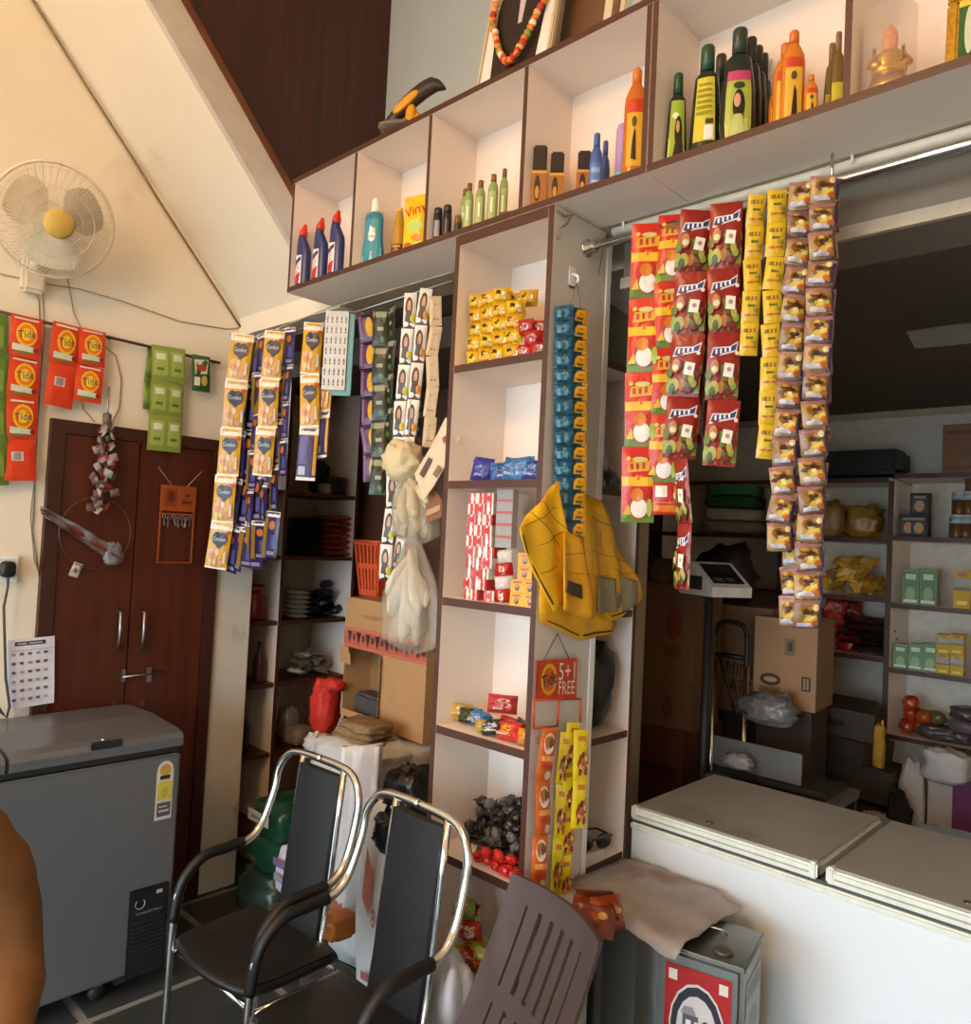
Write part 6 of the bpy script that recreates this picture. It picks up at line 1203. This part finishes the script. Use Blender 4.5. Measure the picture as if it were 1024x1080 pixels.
for s_ in (-1, 1): MB().tube([(s_*.06, .05, .05), (s_*.08, .05, .05)], .05, BLACK, 16).build('wheel', t)
MB().tube([(-.08, .05, .05), (.08, .05, .05), ], .008, STEEL, 6).tube([(-wT, 0, .12), (-wT, .05, .06)], .008, STEEL, 6).tube([(wT, 0, .12), (wT, .05, .06)], .008, STEEL, 6).build('axle', t)
# platform scale: grey upright plate and a low steel frame
a, b = onY(752, 790, 2.66), onY(845, 822, 2.66); zc = onY(800, 812, 2.66).z
t = thing('platform_scale', 'grey platform scale with white display unit on a post behind the freezer', 'scale', ((a.x+b.x)/2, 2.74, 0)); ind.parent = t; ind.location = ind.location-t.location; L_ = b.x-a.x; SG = mat('#6e6e6c', .45, .3, .12, .1, 10); SD = mat('#3c3b39', .5, .3)
MB().box(-L_/2, L_/2, -.08, -.074, zc-.02, zc+.085, SG, bev=.002).build('guard_plate', t)
MB().box(-L_/2, L_/2+.08, -.06, .12, zc-.05, zc-.03, mat('#2d2d2b', .5)).build('tray', t)
for y in (-.13, .13): MB().box(-L_/2-.01, L_/2+.11, y, y+.03, zc-.08, zc-.05, SG).build('frame_rail', t)
for x in (-L_/2-.01, L_/2+.08): MB().box(x, x+.03, -.10, .13, zc-.08, zc-.05, SG).build('frame_rail', t)
for x in (-L_/2, L_/2+.085):
    for y in (-.12, .13): MB().box(x, x+.02, y, y+.02, 0, zc-.08, SD).build('leg', t)
lump_px('plastic_scrap', 'crumpled clear plastic scrap on the platform scale edge', 'wrapper', 778, 803, 2.60, 34, 16, .05, mat('#8a8985', .25, 0, .2, .7, 40), .35, 3, .8, 2)
lump_px('plastic_film', 'crumpled clear plastic film heaped before the light brown carton', 'film', 812, 748, 2.92, 60, 34, .12, mat('#77777a', .2, 0, .25, .8, 40), .4, 3, .8, 5)
# dark cartons and crates heap
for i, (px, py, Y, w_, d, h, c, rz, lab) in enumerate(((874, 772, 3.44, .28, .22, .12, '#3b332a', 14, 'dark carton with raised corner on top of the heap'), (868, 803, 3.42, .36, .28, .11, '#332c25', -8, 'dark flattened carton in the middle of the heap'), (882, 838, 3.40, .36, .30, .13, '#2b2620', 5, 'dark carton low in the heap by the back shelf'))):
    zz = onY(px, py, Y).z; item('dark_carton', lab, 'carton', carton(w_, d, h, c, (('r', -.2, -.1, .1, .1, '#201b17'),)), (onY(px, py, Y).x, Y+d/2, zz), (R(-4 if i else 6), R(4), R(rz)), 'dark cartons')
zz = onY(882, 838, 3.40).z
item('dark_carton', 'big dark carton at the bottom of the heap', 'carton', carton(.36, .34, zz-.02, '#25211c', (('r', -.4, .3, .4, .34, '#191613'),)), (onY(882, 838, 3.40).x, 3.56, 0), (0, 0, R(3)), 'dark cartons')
lump_px('yellow_rag', 'yellow cloth strip hanging beside the back shelf post', 'cloth', 927, 790, 3.5, 12, 56, .05, mat('#b98a24', .6, 0, .15, .4, 20), .25, 3, .7, 2)
lump_px('grey_cloth_bundle', 'rolled grey cloth behind the freezer lid gap', 'cloth', 922, 868, 2.56, 30, 22, .12, mat('#7b7872', .8, 0, .2, .5, 30), .3, 3, .8, 4, floor=None)
# cloth stacks on the left back shelf
def bz(px, py): return onY(px, py, YBK-.02)
for i, (py, hp, c, lab) in enumerate(((553, 14, '#8a8474', 'grey folded sack at the bottom of the cloth stack'), (541, 14, '#b0a88e', 'pale folded sack in the cloth stack'), (526, 16, '#27523a', 'dark green folded cloth in the stack'), (513, 14, '#3a7a54', 'green folded cloth on top of the stack'))):
    c_ = bz(762, py); k = ppm(c_); t = thing('folded_cloth', lab, 'cloth', (c_.x, YBK+.13, BZL[1]+.004+.066*i), R(4)); MB().lump((0, 0, .032), (.32-.02*i, .22, .068), mat(c, .85, 0, .15, .5, 30), .14, 2, .4, 20, 10, i).build('body', t)
# left bays
lump_px('brown_bag', 'pale brown twisted bag top behind the snack strips', 'bag', 876, 548, 3.68, 26, 38, .12, mat('#8a6a3a', .4, 0, .2, .6, 20), .3, 3, .7, 1).location.z = BZL[1]+.001
lump_px('brown_bag', 'golden brown packet heap beside the shelf post', 'bag', 910, 548, 3.84, 40, 34, .14, mat('#96702c', .35, 0, .25, .7, 20), .35, 3, .7, 2).location.z = BZL[1]+.001
lump_px('dark_bag', 'dark grey bag next to the twisted brown bag', 'bag', 862, 553, 3.8, 36, 30, .14, mat('#3c372f', .5, 0, .2, .5, 20), .25, 3, .7, 3).location.z = BZL[1]+.001
yk = [pouch(.10, .075, .035, c, (('r', -.2, -.2, .25, .2, '#d9c27a'),), wr=.009, seed=i) for i, c in enumerate(('#b98a2a', '#c9a03a', '#9a7426'))]
for i in range(20):
    lv = ((0,)*9+(1,)*6+(2,)*5)[i]; c_ = bz(892+U(-28, 24)*(1-.25*lv), 620)
    item('gold_packet', 'golden snack packet in the heap on the back shelf', 'packet', yk[i % 3], (c_.x, YBK+.06+U(0, .10), BZL[2]+.05+lv*.05), (R(-40)+U(-.4, .4), U(-.4, .4), U(-.8, .8)), 'golden packets on the back shelf')
rk = [pouch(.09, .07, .03, c, (('r', -.2, -.2, .2, .1, '#7a5a4a'),), wr=.008, seed=i) for i, c in enumerate(('#7d1d16', '#9a2a1c', '#5a1512'))]
for i in range(16):
    lv = i//4; c_ = bz(872+U(-14, 14), 690); item('red_snack_packet', 'dark red snack packet stacked at the left of the back shelf', 'packet', rk[i % 3], (c_.x, YBK+.05+U(0, .10), BZL[3]+.046+lv*.052), (R(-20)+U(-.3, .3), U(-.3, .3), U(-.5, .5)), 'dark red packets on the back shelf')
fk = [pouch(.13, .10, .03, c, (('r', -.3, -.1, .3, .1, '#6a4a3a'),), wr=.006, seed=i) for i, c in enumerate(('#3a1c18', '#4a2420', '#2c2a22'))]
for i in range(15):
    lv = i//3; c_ = bz(893+(i % 3)*13, 690); item('flat_snack_packet', 'flat dark snack packet on the back shelf, %s layer, %s column' % (ORD[lv], ('left', 'middle', 'right')[i % 3]), 'packet', fk[i % 3], (c_.x, YBK+.08+U(0, .05), BZL[3]+.024+lv*.032), (R(-84)+U(-.1, .1), U(-.1, .1), U(-.3, .3)), 'flat dark packets on the back shelf')
item('black_case', 'long black case lying on top of the back shelf', 'case', MB().box(-.20, .20, -.1, .1, 0, .115, mat('#151312', .5), bev=.02).mesh('case'), (bz(895, 490).x, YBK+.12, max(BZL[0], BZ[0])+.004))
item('wooden_box', 'brown wooden box on the back shelf at the right edge', 'box', carton(.30, .2, .21, '#7a5330', (('r', -.45, -.42, .45, -.36, '#5a3a20'), ('r', -.45, .3, .45, .36, '#5a3a20'), ('e', -.2, -.1, .08, .1, '#5f4026'), ('r', .0, -.16, .3, .04, '#684628'))), (bz(988, 490).x+.16, YBK+.12, BZ[0]+.001))
# right bays: spice tins and cartons
def row(name, label, group, px0, n, step, py_top, zi, d, base, lay, side=None, stack=1, depth=1, w_=None, zoff=0):
    for k in range(n):
        px = px0+step*k; P = bz(px, 600); hh = (bz(px, py_top).z-BZ[zi])/stack
        ww = w_ or (bz(px0+step, 600).x-bz(px0, 600).x)*.94
        for s_ in range(stack): item(name, label+('' if n*stack == 1 else ', '+(('left', 'middle', 'right')[k] if n == 3 else ('left', 'right')[k] if n == 2 else '')+((' upper' if s_ else ' lower') if stack > 1 else '')).replace(',  ', ', '), 'box', carton(round(ww, 3), d, round(hh*.99, 3), base, lay, side), (P.x, YBK+.03+d/2, BZ[zi]+.0008+s_*hh+zoff), (0, 0, R(U(0, 5))), group)
blk = (('r', -.4, -.4, .4, .4, '#3a302a'), ('e', 0, -.1, .26, .26, '#b98a5a'), ('r', -.3, .25, .3, .36, '#8a8274'))
row('spice_box', 'black spice box with a tan picture, two stacked at the shelf post', 'black spice boxes', 953, 1, 14, 542, 1, .05, '#1d1a1a', blk, w_=.075)
row('spice_box', 'black spice box with a tan picture, taller pile beside the post', 'black spice boxes', 964, 1, 14, 519, 1, .05, '#1d1a1a', blk, stack=2, w_=.075)
jar = MB().lathe([(.026, 0), (.028, .006), (.028, .062)], mat('#6a4a2c', .3, 0, .3, 0, 60), 14).lathe([(.0285, .062), (.0285, .09)], mat('#9fb0b8', .4), 14).lathe([(.025, .09), (.025, .10)], mat('#c9c4ba', .4), 14).mesh('jar')
for i, (px, lv) in enumerate(((1003, 0), (1013, 0), (1023, 0), (1033, 0), (1005, 1), (1016, 1), (1027, 1), (1019, 2), (1030, 2))):
    item('spice_jar', 'small spice jar with blue-grey band, %s tier, %s from left' % (('bottom', 'middle', 'top')[lv], ORD[(0, 1, 2, 3, 0, 1, 2, 0, 1)[i]]), 'jar', jar, (bz(px, 560).x, YBK+.07, BZ[1]+.001+lv*.1005), (0, 0, 0), 'spice jars')
gr = (('r', -.42, -.42, .42, .42, '#4f7a3e'), ('r', -.3, .2, .3, .36, '#c9d0b8'), ('e', 0, -.2, .3, .2, '#8aa86a'), ('r', -.4, -.44, .4, -.36, '#dfe0d2'))
row('masala_box', 'green spice carton standing in the pair on the middle back shelf', 'green spice cartons, middle shelf', 957, 2, 19, 600, 2, .05, '#7d9a6a', gr, '#9ab08a')
yy = (('r', -.5, .1, .5, .28, '#8a8a86'), ('r', -.5, -.02, .5, .06, '#4a4a46'), ('r', -.3, -.4, .3, -.3, '#e8d060'), ('e', 0, .4, .3, .06, '#8a5a1a'))
row('yellow_carton', 'tall yellow carton with grey band on the middle back shelf', 'tall yellow cartons', 1012, 2, 20, 602, 2, .05, '#c9a01c', yy)
row('masala_box', 'low green spice carton in the row below', 'green spice cartons, lower shelf', 948, 3, 16, 680, 3, .05, '#7d9a6a', gr, '#9ab08a')
row('yellow_carton', 'small yellow carton with dark band, four stacked in a block', 'small yellow cartons', 993, 2, 15, 670, 3, .06, '#c9a01c', yy, stack=2)
for i, (px, lv, c) in enumerate(((950, 0, '#a8321a'), (964, 0, '#b8421c'), (977, 0, '#8a4a20'), (955, 1, '#b03a1a'), (968, 1, '#a84a1c'), (978, 1, '#6a5a3a'), (953, 2, '#b8401c'))):
    c_ = bz(px, 760); item('round_snack_pack', 'shiny orange-red round snack pack in the heap on the back shelf', 'packet', MB().lump((0, 0, .03), (.09, .07, .062), foil(c, .18, .8), .15, 2, .8, 16, 10, i).mesh('pack'), (c_.x, YBK+.08+.02*(i % 2), BZ[4]+.006+lv*.052), (0, 0, U(0, 3)), 'round snack packs')
for i, (px, lv, c) in enumerate(((1012, 0, '#55484c'), (1030, 0, '#4a4044'), (1014, 1, '#6a5c60'), (1030, 1, '#55484c'), (1016, 2, '#4c4548'))):
    c_ = bz(px, 770); item('grey_snack_pack', 'grey shiny packet in the pile at the right edge', 'packet', MB().lump((0, 0, .03), (.15, .12, .06), foil(c, .25, .8), .2, 2.5, .6, 18, 10, i).mesh('pack'), (c_.x, YBK+.09, BZ[4]+.001+lv*.05), (0, 0, U(0, 3)), 'grey packets on the back shelf')
lump_px('dark_film', 'dark crinkled film lying between the red packs and grey pile', 'film', 992, 777, 3.82, 44, 16, .12, mat('#4c4a48', .25, 0, .2, .7, 30), .3, 3, .7, 2).location.z = BZ[4]+.001
# floor level behind the freezer at the right
lump_px('white_paper_bag', 'leaning crumpled white paper bag under the back shelf', 'bag', 962, 840, 3.55, 26, 74, .08, mat('#bdbab6', .7, 0, .08, .5, 20), .15, 3, .6, 1, floor=.31)
zz = onY(1000, 872, 3.5).z
item('purple_carton', 'purple and white carton under the back shelf at the right', 'carton', carton(.22, .2, onY(1000, 822, 3.5).z-.31, '#6a2f62', (('r', -.5, -.5, -.12, .5, '#b9b4b4'), ('r', -.02, -.3, .3, -.26, '#8a6a88'), ('r', .0, -.38, .2, -.35, '#8a6a88'))), (onY(1003, 850, 3.5).x, 3.66, .302), (0, 0, R(10)))
lump_px('white_sack_small', 'white crumpled bag mouth rising out of the purple carton', 'bag', 998, 808, 3.56, 46, 36, .14, mat('#c2c0be', .7, 0, .06, .5, 18), .25, 3, .6, 3)
item('low_plinth', 'low dark plinth under the paper bag and purple carton', 'plinth', carton(.5, .32, .30, '#2c2622'), (onY(985, 850, 3.5).x+.12, 3.56, 0))
lump_px('blue_white_bag', 'pale blue plastic bag lying behind the right freezer lid', 'bag', 1010, 888, 2.60, 80, 14, .16, mat('#8fa6c8', .35, 0, .12, .5, 18), .2, 3, .6, 3)
lump_px('dark_rag', 'dark cloth heaped beside the leaning paper bag', 'cloth', 948, 855, 3.42, 24, 44, .10, mat('#1c1a19', .8, 0, .2, .4, 20), .25, 3, .7, 3, floor=.302)
lump_px('brown_bag', 'small crumpled brown bag on the carton left of the scale display', 'bag', 703, 602, 2.75, 36, 26, .14, mat('#5a4630', .7, 0, .2, .5, 20), .3, 3, .7, 4)
lump_px('dark_bag', 'dark bag lying behind the scale display', 'bag', 765, 608, 3.26, 60, 66, .2, mat('#1f1614', .6, 0, .2, .4, 20), .25, 3, .7, 5)
# ================================================================== SEATED PERSON AT THE LEFT EDGE (shoulder and arm show)
sh = onZ(5, 876, .965)
TAN = mat('#7a5128', .85, 0, .12, .5, 16); SKIN = mat('#8a5a3c', .55, 0, .06, .1, 40); HAIR = mat('#17120f', .6, 0, .2, .5, 60)
px_, py_ = sh.x, sh.y-.19          # body centre; the person faces +X
pr = thing('person', 'person in brown clothing sitting at the left edge, arm resting down', 'person', (px_, py_, 0), 0)
def skinned(name, chain, edges, mt, parent, sub=2):
    me = bpy.data.meshes.new(name); me.from_pydata([c[:3] for c in chain], edges, []); me.materials.append(mt)
    o = place(name, me, parent); o.modifiers.new('skin', 'SKIN'); sv = me.skin_vertices[0].data
    for i, c in enumerate(chain): sv[i].radius = (c[3], c[4] if len(c) > 4 else c[3])
    sv[0].use_root = True; o.modifiers['skin'].use_smooth_shade = True; s_ = o.modifiers.new('sub', 'SUBSURF'); s_.levels = sub; s_.render_levels = sub
    for p in me.polygons: p.use_smooth = True
    return o
ch = [(-.02, 0, .50, .15, .12), (-.03, 0, .66, .15, .12), (-.03, 0, .82, .16, .125), (-.03, 0, .94, .13, .11), (-.02, 0, 1.04, .06, .06), (0, 0, 1.10, .055, .055),
      (-.03, .17, .945, .085, .08), (-.02, .205, .82, .078, .078), (.0, .215, .69, .07, .07), (.14, .17, .60, .052, .052), (.26, .10, .57, .042, .042),
      (-.03, -.17, .945, .085, .08), (-.02, -.205, .82, .075, .075), (.0, -.215, .69, .065, .065), (.14, -.17, .60, .05, .05), (.26, -.10, .57, .042, .042),
      (.06, .10, .48, .11, .10), (.26, .11, .47, .10, .09), (.45, .12, .45, .085, .085), (.47, .12, .24, .07, .07), (.46, .12, .09, .05, .05),
      (.06, -.10, .48, .11, .10), (.26, -.11, .47, .10, .09), (.45, -.12, .45, .085, .085), (.47, -.12, .24, .07, .07), (.46, -.12, .09, .05, .05)]
ed = [(0,1),(1,2),(2,3),(3,4),(4,5),(3,6),(6,7),(7,8),(8,9),(9,10),(3,11),(11,12),(12,13),(13,14),(14,15),(0,16),(16,17),(17,18),(18,19),(19,20),(0,21),(21,22),(22,23),(23,24),(24,25)]
def clothed():
    m = TAN.copy(); m.name = 'brown_shirt_dark_trousers'; nt = m.node_tree; N, L = nt.nodes, nt.links; b = N['Principled BSDF']; src = b.inputs['Base Color'].links[0].from_socket
    tc = N.new('ShaderNodeTexCoord'); sp_ = N.new('ShaderNodeSeparateXYZ'); L.new(tc.outputs['Object'], sp_.inputs[0])
    def cut(sock, thr, col, prev, op='GREATER_THAN', also=None):
        g = N.new('ShaderNodeMath'); g.operation = op; g.inputs[1].default_value = thr; L.new(sock, g.inputs[0]); f = g.outputs[0]
        if also:
            g2 = N.new('ShaderNodeMath'); g2.operation = 'MULTIPLY'; L.new(f, g2.inputs[0]); L.new(also, g2.inputs[1]); f = g2.outputs[0]
        x = N.new('ShaderNodeMix'); x.data_type = 'RGBA'; L.new(f, x.inputs[0]); L.new(prev, x.inputs[6]); x.inputs[7].default_value = (*lin(col), 1); return x.outputs[2]
    zl = N.new('ShaderNodeMath'); zl.operation = 'LESS_THAN'; zl.inputs[1].default_value = .535; L.new(sp_.outputs[2], zl.inputs[0])
    out = cut(sp_.outputs[0], .10, '#2b2a2c', src, also=zl.outputs[0]); out = cut(sp_.outputs[2], 1.045, '#8a5a3c', out)
    L.new(out, b.inputs['Base Color']); return m
bd = skinned('body', ch, ed, clothed(), pr)
tx_ = bpy.data.textures.new('cloth_folds', 'CLOUDS'); tx_.noise_scale = .09; dm = bd.modifiers.new('folds', 'DISPLACE'); dm.texture = tx_; dm.strength = .028; dm.mid_level = .5
MB().tube([(-.018+.062*math.cos(i/16*2*math.pi), .066*math.sin(i/16*2*math.pi), 1.035+.012*math.cos(i/16*2*math.pi)) for i in range(16)], .014, TAN, 8, closed=True).build('collar', pr)
for s_ in (-1, 1): MB().tube([(.235, s_*.117, .578), (.275, s_*.093, .568)], .047, TAN, 14).build('cuff', pr)
mb = MB().lump((.015, 0, 1.20), (.195, .155, .235), SKIN, .03, 1.5, .95, 24, 18, 2).lump((.115, 0, 1.19), (.04, .032, .05), SKIN, .02, 1, 1, 10, 8).lump((.10, 0, 1.14), (.03, .055, .016), mat('#6a3a30', .5), .05, 1, 1, 10, 6)
for s_ in (-1, 1): mb.lump((.012, s_*.08, 1.19), (.04, .018, .06), SKIN, .05, 1, 1, 10, 8).lump((.102, s_*.033, 1.215), (.018, .028, .014), mat('#e8e2da', .4), 0, 1, 1, 10, 6).lump((.110, s_*.033, 1.215), (.008, .012, .012), HAIR, 0, 1, 1, 8, 6)
mb.build('head', pr)
MB().lump((-.022, 0, 1.255), (.205, .172, .17), HAIR, .06, 3, .9, 24, 16, 5).build('hair', pr)
for s_ in (-1, 1):
    mb = MB().lump((.31, s_*.085, .56), (.085, .075, .034), SKIN, .04, 1.5, .8, 16, 10)
    for k in range(4): y = s_*(.06+.017*k); L_ = (.06, .072, .068, .052)[k]; mb.tube(smooth([(.335, y, .562), (.335+L_*.5, y, .566), (.335+L_*.85, y, .552), (.335+L_, y, .538)], 3), [.0085]*9+[.006], SKIN, 8)
    mb.tube(smooth([(.29, s_*.055, .56), (.32, s_*.032, .558), (.345, s_*.022, .55)], 3), .009, SKIN, 8); mb.build('hand', pr)
    MB().lump((.51, s_*.12, .035), (.25, .09, .07), mat('#2a1c14', .5), .05, 1.5, .7, 18, 10).build('shoe', pr)
ss = thing('stool', 'low wooden stool under the seated person', 'stool', (px_, py_, 0))
SW = mat('#5a3a22', .6, 0, .2, .1, 8, stretch=(2, 10, 10))
MB().box(-.17, .17, -.17, .17, .335, .365, SW, bev=.006).build('seat', ss)
for a in (-1, 1):
    for b in (-1, 1): MB().box(a*.14-.018, a*.14+.018, b*.14-.018, b*.14+.018, 0, .335, SW).build('leg', ss)
